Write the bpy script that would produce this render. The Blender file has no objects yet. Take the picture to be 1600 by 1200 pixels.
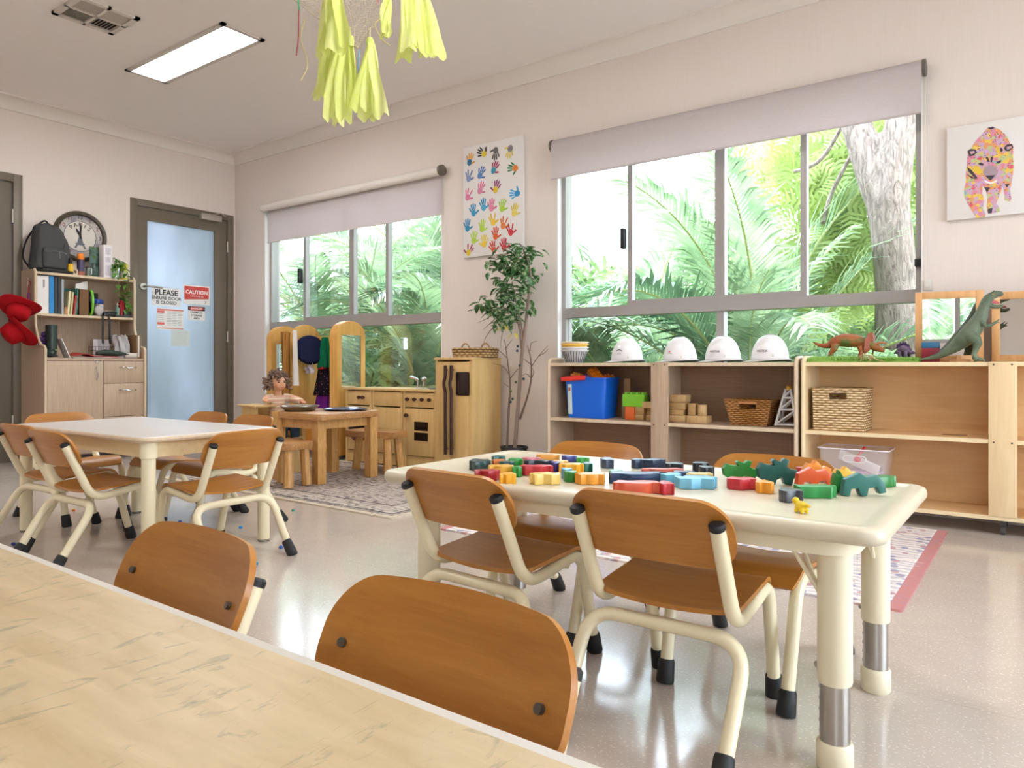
import bpy, bmesh, math, random
from mathutils import Vector, Matrix, Euler, noise
R = math.radians
PI = math.pi
rnd = random.Random(7)
SC = bpy.context.scene
COL = SC.collection

# ------------------------------------------------------------------ survey: camera 0.72 m above the floor, room axes X (along window wall) and Y
FOC, HOR, CAMZ = 1132.0, 571.0, 0.72
YAW = math.atan2(830.0, FOC)
CY, SY = math.cos(YAW), math.sin(YAW)
def _ray(u, v):
    a = (u - 800) / FOC
    return Vector((a * CY - SY, a * SY + CY, (HOR - v) / FOC))
def at_y(u, v, y):
    r = _ray(u, v); p = r * (y / r.y); return Vector((p.x, y, p.z + CAMZ))
def at_x(u, v, x):
    r = _ray(u, v); p = r * (x / r.x); return Vector((x, p.y, p.z + CAMZ))
def at_z(u, v, z):
    r = _ray(u, v); p = r * ((z - CAMZ) / r.z); return Vector((p.x, p.y, z))
def at_d(u, v, d):
    p = _ray(u, v) * d; return Vector((p.x, p.y, p.z + CAMZ))

# ------------------------------------------------------------------ materials
def lin(c):
    if isinstance(c, str):
        c = [int(c[i:i + 2], 16) for i in (0, 2, 4)]
    out = []
    for x in c:
        x = x / 255.0
        out.append(x / 12.92 if x <= 0.04045 else ((x + 0.055) / 1.055) ** 2.4)
    return (out[0], out[1], out[2], 1.0)
class NT:
    def __init__(s, name):
        s.m = bpy.data.materials.new(name); s.m.use_nodes = True
        s.t = s.m.node_tree; s.t.nodes.clear()
        s.out = s.t.nodes.new('ShaderNodeOutputMaterial')
    def n(s, typ, **kw):
        nd = s.t.nodes.new('ShaderNode' + typ)
        for k, v in kw.items():
            if k in nd.inputs.keys(): s.set(nd.inputs[k], v)
            else: setattr(nd, k, v)
        return nd
    def set(s, inp, v):
        if hasattr(v, 'is_output'): s.t.links.new(v, inp)
        elif hasattr(v, 'outputs'): s.t.links.new(v.outputs[0], inp)
        else: inp.default_value = v
    def math(s, op, a, b=0.0, clamp=False):
        nd = s.t.nodes.new('ShaderNodeMath'); nd.operation = op; nd.use_clamp = clamp
        s.set(nd.inputs[0], a); s.set(nd.inputs[1], b); return nd.outputs[0]
    def mix(s, f, a, b):
        nd = s.t.nodes.new('ShaderNodeMix'); nd.data_type = 'RGBA'
        s.set(nd.inputs[0], f); s.set(nd.inputs[6], a); s.set(nd.inputs[7], b); return nd.outputs[2]
    def ramp(s, f, stops, const=False):
        nd = s.t.nodes.new('ShaderNodeValToRGB'); s.set(nd.inputs[0], f)
        e = nd.color_ramp.elements
        if const: nd.color_ramp.interpolation = 'CONSTANT'
        while len(e) > 1: e.remove(e[-1])
        e[0].position, e[0].color = stops[0][0], stops[0][1]
        for p, c in stops[1:]:
            x = e.new(p); x.color = c
        return nd.outputs[0]
    def coord(s, scale=(1, 1, 1), rot=(0, 0, 0), kind='Object'):
        tc = s.t.nodes.new('ShaderNodeTexCoord'); mp = s.t.nodes.new('ShaderNodeMapping')
        s.t.links.new(tc.outputs[kind], mp.inputs[0])
        mp.inputs['Scale'].default_value = scale; mp.inputs['Rotation'].default_value = rot
        return mp.outputs[0]
    def noise(s, vec, scale=5, detail=3, rough=.5, dist=0):
        nd = s.n('TexNoise'); s.set(nd.inputs['Vector'], vec)
        nd.inputs['Scale'].default_value = scale; nd.inputs['Detail'].default_value = detail
        nd.inputs['Roughness'].default_value = rough; nd.inputs['Distortion'].default_value = dist
        return nd.outputs[0]
    def bsdf(s, color, rough=.5, metal=0, spec=.5, bump=None, bstr=.2, bdist=.01, **kw):
        b = s.t.nodes.new('ShaderNodeBsdfPrincipled')
        s.set(b.inputs['Base Color'], color); s.set(b.inputs['Roughness'], rough)
        b.inputs['Metallic'].default_value = metal; b.inputs['Specular IOR Level'].default_value = spec
        for k, v in kw.items(): s.set(b.inputs[k.replace('_', ' ')], v)
        if bump is not None:
            bp = s.t.nodes.new('ShaderNodeBump'); bp.inputs['Strength'].default_value = bstr
            bp.inputs['Distance'].default_value = bdist
            s.set(bp.inputs['Height'], bump); s.t.links.new(bp.outputs[0], b.inputs['Normal'])
        return b
    def done(s, sh):
        s.t.links.new(sh.outputs[0], s.out.inputs[0]); return s.m
_mc = {}
def plain(c, rough=.5, metal=0, spec=.5, var=.06, name=None, coat=0):
    """one colour with a faint grain of its own"""
    key = (str(c), rough, metal, spec, var, coat)
    if key in _mc: return _mc[key]
    t = NT(name or 'paint_%s' % (c if isinstance(c, str) else '%d_%d_%d' % tuple(c)))
    col = lin(c)
    v = t.noise(t.coord(), 9, 3)
    hi = tuple(min(1, x * (1 + var)) for x in col[:3]) + (1,)
    lo = tuple(x * (1 - var) for x in col[:3]) + (1,)
    b = t.bsdf(t.mix(v, lo, hi), rough, metal, spec)
    if coat: b.inputs['Coat Weight'].default_value = coat
    _mc[key] = t.done(b)
    return _mc[key]
def wood(name, c1, c2, axis=0, scale=1.0, rough=.4, stretch=14, dist=.6, coat=0, fine=.25):
    """plain sawn grain running along the chosen axis (0, 1, 2)"""
    t = NT(name)
    sc = [stretch * scale] * 3; sc[axis] = 1.0 * scale
    v = t.noise(t.coord(tuple(sc)), 3, 5, .6, dist)
    sc2 = [90 * scale] * 3; sc2[axis] = 3.0 * scale
    f = t.noise(t.coord(tuple(sc2)), 2, 2, .6)
    k = t.math('ADD', t.math('MULTIPLY', v, 1 - fine), t.math('MULTIPLY', f, fine))
    c = t.ramp(k, [(.32, lin(c1)), (.68, lin(c2))])
    b = t.bsdf(c, rough, bump=f, bstr=.05)
    if coat: b.inputs['Coat Weight'].default_value = coat; b.inputs['Coat Roughness'].default_value = .12
    return t.done(b)
def glassy(name, tint=(1, 1, 1, 1), refl=.06, rough=0.0, fres=.5):
    t = NT(name)
    tr = t.n('BsdfTransparent'); tr.inputs[0].default_value = tint
    gl = t.n('BsdfGlossy'); gl.inputs['Roughness'].default_value = rough
    lw = t.n('LayerWeight'); lw.inputs[0].default_value = .35
    f = t.math('ADD', t.math('MULTIPLY', lw.outputs['Fresnel'], fres), refl, True)
    mx = t.n('MixShader'); t.set(mx.inputs[0], f)
    t.t.links.new(tr.outputs[0], mx.inputs[1]); t.t.links.new(gl.outputs[0], mx.inputs[2])
    return t.done(mx)
def leafy(name, c1, c2, trans=.4, rough=.45, scale=4, kind='Object'):
    t = NT(name)
    v = t.noise(t.coord(kind=kind), scale, 2)
    col = t.ramp(v, [(.35, lin(c1)), (.65, lin(c2))])
    b = t.bsdf(col, rough)
    tl = t.n('BsdfTranslucent'); t.set(tl.inputs[0], col)
    mx = t.n('MixShader'); mx.inputs[0].default_value = trans
    t.t.links.new(b.outputs[0], mx.inputs[1]); t.t.links.new(tl.outputs[0], mx.inputs[2])
    return t.done(mx)

# ------------------------------------------------------------------ mesh building
class MB:
    def __init__(s):
        s.bm = bmesh.new(); s.mi = 0
    def _new(s, f0):
        fs = [f for f in s.bm.faces if f not in f0]
        for f in fs: f.material_index = s.mi
        return fs
    def box(s, x0, x1, y0, y1, z0, z1, bev=0, M=None, seg=2):
        b = bmesh.new()
        bmesh.ops.create_cube(b, size=1)
        for v in b.verts:
            v.co = Vector((x0 + (v.co.x + .5) * (x1 - x0), y0 + (v.co.y + .5) * (y1 - y0), z0 + (v.co.z + .5) * (z1 - z0)))
        if bev: bmesh.ops.bevel(b, geom=b.edges[:], offset=bev, segments=seg, affect='EDGES', profile=.5)
        return s._merge(b, M)
    def _merge(s, b, M=None):
        if M is not None: bmesh.ops.transform(b, matrix=M, verts=b.verts)
        mp = {}
        b.verts.ensure_lookup_table()
        for v in b.verts: mp[v] = s.bm.verts.new(v.co)
        for f in b.faces:
            try:
                nf = s.bm.faces.new([mp[v] for v in f.verts]); nf.material_index = s.mi; nf.smooth = True
            except ValueError: pass
        b.free(); return s
    def tube(s, pts, r, seg=10, caps=True, M=None, closed=False, flat=1.0):
        pts = [Vector(p) for p in pts]; n = len(pts)
        rr = r if isinstance(r, (list, tuple)) else [r] * n
        b = bmesh.new(); rings = []
        up = None
        for i, p in enumerate(pts):
            if closed: d = pts[(i + 1) % n] - pts[i - 1]
            else: d = pts[min(i + 1, n - 1)] - pts[max(i - 1, 0)]
            if d.length < 1e-9: d = Vector((0, 0, 1))
            d.normalize()
            if up is None:
                up = Vector((0, 0, 1)) if abs(d.z) < .9 else Vector((0, 1, 0))
            a = d.cross(up)
            if a.length < 1e-6: a = d.orthogonal()
            a.normalize(); up = a.cross(d).normalized()
            rings.append([b.verts.new(p + (a * math.cos(2 * PI * k / seg) + up * math.sin(2 * PI * k / seg) * flat) * rr[i]) for k in range(seg)])
        m = n if closed else n - 1
        for i in range(m):
            A, B = rings[i], rings[(i + 1) % n]
            for k in range(seg):
                b.faces.new((A[k], A[(k + 1) % seg], B[(k + 1) % seg], B[k]))
        if caps and not closed:
            b.faces.new(rings[0][::-1]); b.faces.new(rings[-1])
        bmesh.ops.recalc_face_normals(b, faces=b.faces)
        return s._merge(b, M)
    def lathe(s, prof, seg=24, M=None, c=(0, 0, 0), sx=1, sy=1):
        b = bmesh.new(); rings = []
        for (r, z) in prof:
            if r < 1e-6: rings.append([b.verts.new((c[0], c[1], c[2] + z))])
            else: rings.append([b.verts.new((c[0] + sx * r * math.cos(2 * PI * k / seg), c[1] + sy * r * math.sin(2 * PI * k / seg), c[2] + z)) for k in range(seg)])
        for A, B in zip(rings, rings[1:]):
            for k in range(seg):
                k2 = (k + 1) % seg
                if len(A) == 1 and len(B) == 1: continue
                if len(A) == 1: b.faces.new((A[0], B[k], B[k2]))
                elif len(B) == 1: b.faces.new((A[k], B[0], A[k2]))
                else: b.faces.new((A[k], B[k], B[k2], A[k2]))
        bmesh.ops.recalc_face_normals(b, faces=b.faces)
        return s._merge(b, M)
    def cyl(s, p0, p1, r, seg=16, r2=None):
        return s.tube([p0, p1], [r, r if r2 is None else r2], seg)
    def ball(s, c, r, seg=12, M=None):
        if not isinstance(r, (tuple, list)): r = (r, r, r)
        b = bmesh.new(); bmesh.ops.create_uvsphere(b, u_segments=seg, v_segments=max(6, seg * 2 // 3), radius=1)
        for v in b.verts: v.co = Vector((c[0] + v.co.x * r[0], c[1] + v.co.y * r[1], c[2] + v.co.z * r[2]))
        return s._merge(b, M)
    def prism(s, poly, z0, z1, M=None, bev=0):
        b = bmesh.new()
        vs = [b.verts.new((p[0], p[1], z0)) for p in poly]
        f = b.faces.new(vs)
        ret = bmesh.ops.extrude_face_region(b, geom=[f])
        for v in [g for g in ret['geom'] if isinstance(g, bmesh.types.BMVert)]: v.co.z = z1
        bmesh.ops.recalc_face_normals(b, faces=b.faces)
        if bev:
            es = [e for e in b.edges if abs(e.verts[0].co.z - e.verts[1].co.z) < 1e-7]
            bmesh.ops.bevel(b, geom=es, offset=bev, segments=2, affect='EDGES', profile=.5)
        bmesh.ops.triangulate(b, faces=[f for f in b.faces if len(f.verts) > 4])
        return s._merge(b, M)
    def sheet(s, fn, nu, nv, thick=0, M=None, closed_u=False):
        b = bmesh.new()
        g = [[b.verts.new(fn(i / nu, j / nv)) for j in range(nv + 1)] for i in range(nu + (0 if closed_u else 1))]
        L = len(g)
        for i in range(nu):
            for j in range(nv):
                b.faces.new((g[i][j], g[(i + 1) % L][j], g[(i + 1) % L][j + 1], g[i][j + 1]))
        bmesh.ops.recalc_face_normals(b, faces=b.faces)
        if thick: bmesh.ops.solidify(b, geom=b.faces[:], thickness=thick)
        return s._merge(b, M)
    def quad(s, *p):
        vs = [s.bm.verts.new(Vector(q)) for q in p]
        f = s.bm.faces.new(vs); f.material_index = s.mi; f.smooth = True; return s
    def make(s, name, mat, parent=None, smooth=40, loc=None, rot=None):
        me = bpy.data.meshes.new(name)
        s.bm.to_mesh(me); s.bm.free()
        for m in (mat if isinstance(mat, (list, tuple)) else [mat]): me.materials.append(m)
        if smooth:
            me.shade_smooth(); me.set_sharp_from_angle(angle=R(smooth))
        else: me.shade_flat()
        o = bpy.data.objects.new(name, me); COL.objects.link(o)
        if parent is not None: o.parent = parent
        if loc is not None: o.location = loc
        if rot is not None: o.rotation_euler = rot
        return o
def fuse(o, voxel, smooth=6, iters=True):
    """melt the overlapping limbs of a figure into one continuous skin"""
    m = o.modifiers.new('skin', 'REMESH'); m.mode = 'VOXEL'; m.voxel_size = voxel; m.use_smooth_shade = True
    if smooth:
        k = o.modifiers.new('soft', 'SMOOTH'); k.iterations = smooth; k.factor = .5
    return o
def round_path(pts, rad, n=6):
    pts = [Vector(p) for p in pts]
    if not isinstance(rad, (list, tuple)): rad = [rad] * len(pts)
    out = [pts[0]]
    for i in range(1, len(pts) - 1):
        a, b, c = pts[i - 1], pts[i], pts[i + 1]
        d1, d2 = (a - b), (c - b)
        r = min(rad[i], d1.length * .48, d2.length * .48)
        p, q = b + d1.normalized() * r, b + d2.normalized() * r
        for k in range(n + 1):
            t = k / n
            out.append(p * (1 - t) ** 2 + b * 2 * t * (1 - t) + q * t * t)
    out.append(pts[-1]); return out
def spline(pts, n=6):
    P = [Vector(p) for p in pts]; P = [P[0] * 2 - P[1]] + P + [P[-1] * 2 - P[-2]]
    out = []
    for i in range(1, len(P) - 2):
        for k in range(n):
            t = k / n
            out.append(.5 * (2 * P[i] + (P[i + 1] - P[i - 1]) * t + (2 * P[i - 1] - 5 * P[i] + 4 * P[i + 1] - P[i + 2]) * t * t + (3 * P[i] - P[i - 1] - 3 * P[i + 1] + P[i + 2]) * t ** 3))
    out.append(P[-2]); return out
def lerp_list(v, n):
    out = []
    for a, b in zip(v, v[1:]):
        out += [a + (b - a) * k / n for k in range(n)]
    return out + [v[-1]]
def rrect(w, h, r, n=5, cx=0, cy=0):
    out = []
    for (sx, sy, a0) in ((1, 1, 0), (-1, 1, 90), (-1, -1, 180), (1, -1, 270)):
        for k in range(n + 1):
            a = R(a0 + 90 * k / n)
            out.append((cx + sx * (w / 2 - r) + r * math.cos(a), cy + sy * (h / 2 - r) + r * math.sin(a)))
    return out
def thing(name, label, cat, loc=(0, 0, 0), rz=0, group=None):
    o = bpy.data.objects.new(name, None); COL.objects.link(o)
    o.empty_display_size = .05
    o.location = loc; o.rotation_euler = (0, 0, rz)
    return tag(o, label, cat, group)
def tag(o, label, cat, group=None, kind=None):
    o['label'] = label; o['category'] = cat
    if group: o['group'] = group
    if kind: o['kind'] = kind
    return o
def struct(o, label=None, cat=None):
    o['kind'] = 'structure'
    if label: o['label'] = label
    if cat: o['category'] = cat
    return o
def text(body, size, mat, parent, M, extrude=.0004, align='CENTER', name='lettering', sx=1.0, bold=.012):
    c = bpy.data.curves.new(name, 'FONT'); c.body = body; c.size = size; c.extrude = extrude
    c.align_x = align; c.align_y = 'CENTER'; c.materials.append(mat); c.resolution_u = 3; c.offset = size * bold
    o = bpy.data.objects.new(name, c); COL.objects.link(o)
    if parent is not None: o.parent = parent
    o.matrix_local = M @ Matrix.Diagonal((sx, 1, 1, 1)); return o
def T(x, y, z): return Matrix.Translation((x, y, z))
def RX(a): return Matrix.Rotation(a, 4, 'X')
def RY(a): return Matrix.Rotation(a, 4, 'Y')
def RZ(a): return Matrix.Rotation(a, 4, 'Z')
FACE_Y = RX(R(90))                    # local XY plane turned to face -Y (towards the room from the window wall)
FACE_X = RZ(R(90)) @ RX(R(90))        # ... to face +X (towards the room from the door wall)
_kids = {}
def copy_tree(o, parent=None):
    c = o.copy(); COL.objects.link(c)
    if parent is not None: c.parent = parent
    for ch in list(o.children): copy_tree(ch, c)
    return c
def rel(o, label, group=None, loc=None, rz=None):
    o['label'] = label
    if group: o['group'] = group
    if loc is not None: o.location = loc
    if rz is not None: o.rotation_euler.z = rz
    return o

# ------------------------------------------------------------------ shared materials
M_WHITE = plain('ECEAE6', .5); M_OFF = plain('DAD6D0', .6)
M_BLACK = plain('151516', .45); M_RUBBER = plain('1B1C1E', .6)
M_CREAM = plain('EBE0BE', .32, var=.03, coat=.3, name='cream_enamel')
M_CHROME = plain('C9C9CB', .22, 1.0, var=.04)
M_STEEL = plain('B7B2AC', .33, 1.0, var=.08)
M_GREYFRAME = plain('6E6456', .42, var=.03, name='door_paint')
M_ALU = plain('A5A09E', .4, .25, var=.03, name='anodised_frame')
M_PLY = wood('beech_ply', 'A2641E', 'BC8034', 0, 1.0, .38, 10, .4, .15)
M_PLYE = wood('ply_edge', 'D9A15C', 'E8BD80', 0, 3, .4)
M_LAM = wood('oak_laminate', 'A88F78', 'BFA78E', 2, 1.2, .45, 26, .2, 0, .5)
M_LAMH = wood('oak_laminate_level', 'A88F78', 'BFA78E', 0, 1.2, .45, 26, .2, 0, .5)
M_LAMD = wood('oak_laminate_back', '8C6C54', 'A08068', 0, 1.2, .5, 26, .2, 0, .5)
M_EDGE = wood('oak_edging', 'C9B295', 'D8C4A8', 2, 1.0, .45, 10, .1)
M_MAPLE = wood('maple_laminate', 'DBB07C', 'E6C290', 0, 1.0, .4, 9, .8, 0, .15)
M_MAPLEV = wood('maple_laminate_upright', 'DDBE90', 'E8CFA6', 2, 1.0, .4, 9, .8, 0, .15)
M_BIRCH = wood('birch_play_wood', 'C9A366', 'DBB97E', 2, 1.2, .42, 8, .6)
M_PINE = wood('pine_wood', 'C8893F', 'DDA65C', 2, 1.4, .4, 9, .9)
M_LOG = wood('log_wood', 'B27E42', 'DCAD6C', 2, 2.2, .38, 7, 1.4)
M_LOGT = wood('log_slab_wood', 'A06C3E', 'CB9A62', 0, 2.2, .35, 7, 1.6)
M_DARKW = plain('3A1D15', .35, name='dark_stained_wood')
# ================================================================== the room
XL, YW, ZC = -6.17, 3.98, 2.70
XR, YF = 2.4, -2.6
t = NT('wall_vinyl')
v = t.noise(t.coord((60, 60, 1.2)), 4, 2); v2 = t.noise(t.coord(), .8, 2)
c = t.mix(v, lin('E0D4CD'), lin('E9DED8')); c = t.mix(t.math('MULTIPLY', v2, .35), c, lin('D9CEC6'))
M_WALL = t.done(t.bsdf(c, .75, spec=.2, bump=v, bstr=.03))
M_CEIL = plain('F0EAE7', .85, spec=.2, var=.015, name='ceiling_paint')
M_CORN = plain('E6DED8', .7, spec=.25, var=.01, name='cornice_paint')
M_REVEAL = plain('EFEDEB', .5, var=.01, name='reveal_paint')
t = NT('sealed_concrete')
co = t.coord()
a = t.noise(co, 1.1, 4, .6); b_ = t.noise(co, 14, 3, .6); sp = t.noise(co, 160, 1, .5)
c = t.ramp(a, [(.3, lin('B4A79D')), (.7, lin('C6BAB0'))])
c = t.mix(t.math('MULTIPLY', b_, .35), c, lin('CDC2B6'))
c = t.mix(t.ramp(sp, [(.62, (0, 0, 0, 1)), (.68, (.5, .5, .5, 1))]), c, lin('EAE4DA'))
br = t.n('TexBrick'); t.set(br.inputs['Vector'], t.coord((.5, .5, .5), (0, 0, R(0))))
br.offset = 0
br.inputs['Scale'].default_value = 1; br.inputs['Mortar Size'].default_value = .0012; br.inputs['Brick Width'].default_value = 1.2; br.inputs['Row Height'].default_value = .9
c = t.mix(t.math('MULTIPLY', br.outputs['Fac'], .16), c, lin('8E8374'))
M_FLOOR = t.done(t.bsdf(c, t.ramp(b_, [(.3, (.1, .1, .1, 1)), (.7, (.17, .17, .17, 1))]), spec=.62))

def slab(name, mat, *b, **k):
    return struct(MB().box(*b).make(name, mat, smooth=0), **k)
slab('floor', M_FLOOR, XL - .3, XR + .2, YF - .2, YW + .16, -.12, 0)
slab('ceiling', M_CEIL, XL - .2, XR + .2, YF - .2, YW + .2, ZC, ZC + .12)
# window wall with two openings
BW = (-2.552, -.468, .46, 2.13)      # big window opening x0 x1 z0 z1
SW = (-5.700, -3.556, .46, 2.13)     # small window
w = MB()
y0, y1 = YW, YW + .16
w.box(XL - .2, SW[0], y0, y1, 0, ZC); w.box(SW[1], BW[0], y0, y1, 0, ZC); w.box(BW[1], XR + .2, y0, y1, 0, ZC)
for q in (SW, BW):
    w.box(q[0], q[1], y0, y1, 0, q[2]); w.box(q[0], q[1], y0, y1, q[3], ZC)
struct(w.make('wall_back', M_WALL, smooth=0))
# door wall with one opening for the glazed door and one for the flush door
D2 = (3.003, 3.959, 2.130); D1 = (1.15, 2.207, 2.142)
w = MB()
x0, x1 = XL - .14, XL
w.box(x0, x1, YF, D1[0], 0, ZC); w.box(x0, x1, D1[1], D2[0], 0, ZC); w.box(x0, x1, D2[1], YW, 0, ZC)
w.box(x0, x1, D1[0], D1[1], D1[2], ZC); w.box(x0, x1, D2[0], D2[1], D2[2], ZC)
struct(w.make('wall_left', M_WALL, smooth=0))
RW = (.9, 3.1, .08, 2.1)             # unseen glazed opening, added to brighten the right side of the room
w = MB()
w.box(XR, XR + .15, YF, RW[0], 0, ZC); w.box(XR, XR + .15, RW[1], YW, 0, ZC); w.box(XR, XR + .15, RW[0], RW[1], 0, RW[2]); w.box(XR, XR + .15, RW[0], RW[1], RW[3], ZC)
struct(w.make('wall_right', M_WALL, smooth=0))
# wall behind the camera with one high window
FW = (.35, 2.1, 1.0, 2.2)
w = MB()
w.box(XL - .14, FW[0], YF - .15, YF, 0, ZC); w.box(FW[1], XR + .15, YF - .15, YF, 0, ZC)
w.box(FW[0], FW[1], YF - .15, YF, 0, FW[2]); w.box(FW[0], FW[1], YF - .15, YF, FW[3], ZC)
struct(w.make('wall_front', M_WALL, smooth=0))
# coved cornice
def cornice(name, A, B, inward):
    A, B, n = Vector(A), Vector(B), Vector(inward)
    prof = [(0, -.092), (.012, -.092), (.014, -.085)]
    for k in range(9):
        a = R(90 * k / 8); prof.append((.094 - .08 * math.cos(a), -.085 + .073 * math.sin(a)))
    prof += [(.1, -.012), (.1, 0), (0, 0)]
    m = MB(); P = [[p + n * x + Vector((0, 0, z)) for (x, z) in prof] for p in (A, B)]
    k = len(prof)
    for i in range(k): m.quad(P[0][i], P[0][(i + 1) % k], P[1][(i + 1) % k], P[1][i])
    bmesh.ops.recalc_face_normals(m.bm, faces=m.bm.faces)
    return struct(m.make(name, M_CORN, smooth=30))
cornice('trim_1', (XL, YF, ZC), (XL, YW, ZC), (1, 0, 0))
cornice('trim_2', (XL, YW, ZC), (XR, YW, ZC), (0, -1, 0))

# ------------------------------------------------------------------ windows
M_PANE = glassy('window_glass', (.97, .99, .98, 1), .012, fres=.28)
def window(name, q, yf, rail, ms, lowm, cover):
    """aluminium frame: sliders above the rail, fixed lights below"""
    o = thing(name, 'x', 'window'); o['kind'] = 'structure'; del o['label']; del o['category']
    x0, x1, z0, z1 = q
    f = MB()
    f.box(x0, x0 + .035, yf - .03, yf + .05, z0, z1); f.box(x1 - .035, x1, yf - .03, yf + .05, z0, z1)
    f.box(x0, x1, yf - .03, yf + .05, z0, z0 + .045); f.box(x0, x1, yf - .03, yf + .05, z1 - .04, z1)
    f.box(x0 + .03, x1 - .03, yf - .034, yf + .05, rail[0], rail[1])
    for mx in lowm: f.box(mx - .022, mx + .022, yf - .02, yf + .04, z0 + .04, rail[0])
    f.make('window_frame', M_ALU, o, 30)
    s = MB()
    for i, (mx, w_) in enumerate(ms):
        s.box(mx - w_ / 2, mx + w_ / 2, yf - .024, yf + .02, rail[1], z1 - .03)
        if w_ > .04: s.box(mx - .004, mx + .004, yf - .027, yf, rail[1], z1 - .03)
    xs = [x0 + .035] + [m_[0] for m_ in ms] + [x1 - .035]
    s.box(xs[1], xs[3], yf - .028, yf + .02, rail[1] - .004, rail[1] + .028)
    s.make('sash_frame', M_ALU, o, 30)
    for a, b in zip(xs, xs[1:]):
        MB().box(a, b, yf, yf + .005, rail[1], z1 - .03).make('pane', M_PANE, o, 0)
    ys = [x0 + .035] + list(lowm) + [x1 - .035]
    for a, b in zip(ys, ys[1:]):
        MB().box(a, b, yf + .006, yf + .011, z0 + .04, rail[0]).make('pane', M_PANE, o, 0)
    return o
yf = YW + .075
w1 = window('window_1', SW, yf, (1.04, 1.112), [(-5.2, .03), (-4.595, .055), (-4.18, .03)], [-4.595], 0)
w2 = window('window_2', BW, yf, (1.03, 1.092), [(-2.055, .03), (-1.487, .058), (-1.03, .032)], [-1.487], 0)
for w_, px in ((w1, -5.225), (w2, -2.075)):
    MB().box(px - .03, px - .002, yf - .06, yf - .02, 1.44, 1.565, .004).make('latch', M_BLACK, w_)
MB().box(-.505, -.48, yf - .06, yf - .03, 1.2, 1.24, .004).make('latch', M_BLACK, w2)
# painted reveals (white jamb linings)
for nm, q in (('trim_3', SW), ('trim_4', BW)):
    m = MB(); e = .006
    m.box(q[0] - .001, q[0] + e, YW - .002, YW + .05, q[2], q[3]); m.box(q[1] - e, q[1] + .001, YW - .002, YW + .05, q[2], q[3])
    m.box(q[0], q[1], YW - .004, YW + .05, q[2] - .002, q[2] + .012)
    struct(m.make(nm, M_REVEAL, smooth=0))
o = thing('window_3', 'x', 'window'); o['kind'] = 'structure'; del o['label']; del o['category']
f = MB(); n = 2
f.box(FW[0], FW[1], YF - .09, YF - .03, FW[2], FW[2] + .05); f.box(FW[0], FW[1], YF - .09, YF - .03, FW[3] - .05, FW[3])
for k in range(n + 1):
    x = FW[0] + (FW[1] - FW[0]) * k / n; f.box(x - .03, x + .03, YF - .09, YF - .03, FW[2], FW[3])
f.make('window_frame', M_ALU, o, 0)
for k in range(n):
    x = FW[0] + (FW[1] - FW[0]) * k / n
    MB().box(x + .03, x + (FW[1] - FW[0]) / n - .03, YF - .062, YF - .057, FW[2] + .05, FW[3] - .05).make('pane', M_PANE, o, 0)

o = thing('added_window', 'x', 'window'); o['kind'] = 'structure'; del o['label']; del o['category']  # frame and panes of the unseen opening put in for daylight from the right
f = MB(); n = 3
f.box(XR + .03, XR + .09, RW[0], RW[1], RW[2], RW[2] + .05); f.box(XR + .03, XR + .09, RW[0], RW[1], RW[3] - .05, RW[3])
for k in range(n + 1):
    y = RW[0] + (RW[1] - RW[0]) * k / n; f.box(XR + .03, XR + .09, y - .03, y + .03, RW[2], RW[3])
f.make('window_frame', M_ALU, o, 0)
for k in range(n):
    y = RW[0] + (RW[1] - RW[0]) * k / n
    MB().box(XR + .057, XR + .062, y + .03, y + (RW[1] - RW[0]) / n - .03, RW[2] + .05, RW[3] - .05).make('pane', M_PANE, o, 0)

# ------------------------------------------------------------------ roller blinds
t = NT('blind_fabric')
v = t.noise(t.coord((1, 1, 1)), 260, 2); v2 = t.noise(t.coord((8, 8, 200)), 3, 2)
c = t.mix(t.math('MULTIPLY', t.math('ADD', v, v2), .5), lin('D0C5C6'), lin('ECE3E4'))
bs = t.bsdf(c, .9, spec=.1); tl = t.n('BsdfTranslucent'); t.set(tl.inputs[0], c)
mx = t.n('MixShader'); mx.inputs[0].default_value = .38
t.t.links.new(bs.outputs[0], mx.inputs[1]); t.t.links.new(tl.outputs[0], mx.inputs[2])
M_BLIND = t.done(mx)
M_BACKF = plain('E4DDD6', .8, var=.02)
def chain(o, x, y, z0, z1):
    m = MB(); m.tube([(x, y, z0), (x, y, z1)], .0016, 6); m.tube([(x + .012, y, z0), (x + .012, y, z1)], .0016, 6)
    m.tube([(x + .006 + .006 * math.cos(R(a)), y, z0 + .006 * math.sin(R(a))) for a in range(180, 361, 30)], .0016, 6)
    m.make('bead_chain', M_OFF, o)
b1 = thing('roller_blind', 'grey roller blind with exposed white tube above the darker far window', 'blind')
m = MB(); m.cyl((-5.66, 3.935, 2.135), (-3.53, 3.935, 2.135), .034, 20); m.make('roller_tube', M_BACKF, b1)
m = MB(); m.sheet(lambda a, b: (-5.635 + 2.095 * a, 3.966 + .004 * math.sin(a * 9) * (1 - b), 1.826 + .296 * b), 24, 6, .002); m.make('fabric', M_BLIND, b1)
m = MB(); m.cyl((-5.64, 3.966, 1.826), (-3.535, 3.966, 1.826), .006, 8); m.make('bottom_bar', M_OFF, b1)
m = MB(); m.cyl((-3.53, 3.935, 2.135), (-3.505, 3.935, 2.135), .04, 18); m.make('bracket', plain('6E675F', .4, .4), b1)
m = MB(); m.cyl((-5.67, 3.94, 2.135), (-5.66, 3.94, 2.135), .04, 18); m.make('bracket', M_OFF, b1)
chain(b1, -3.525, 3.955, 1.2, 2.11)
b2 = thing('roller_blind', 'wide grey roller blind above the big window with the tree trunk', 'blind')
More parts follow.
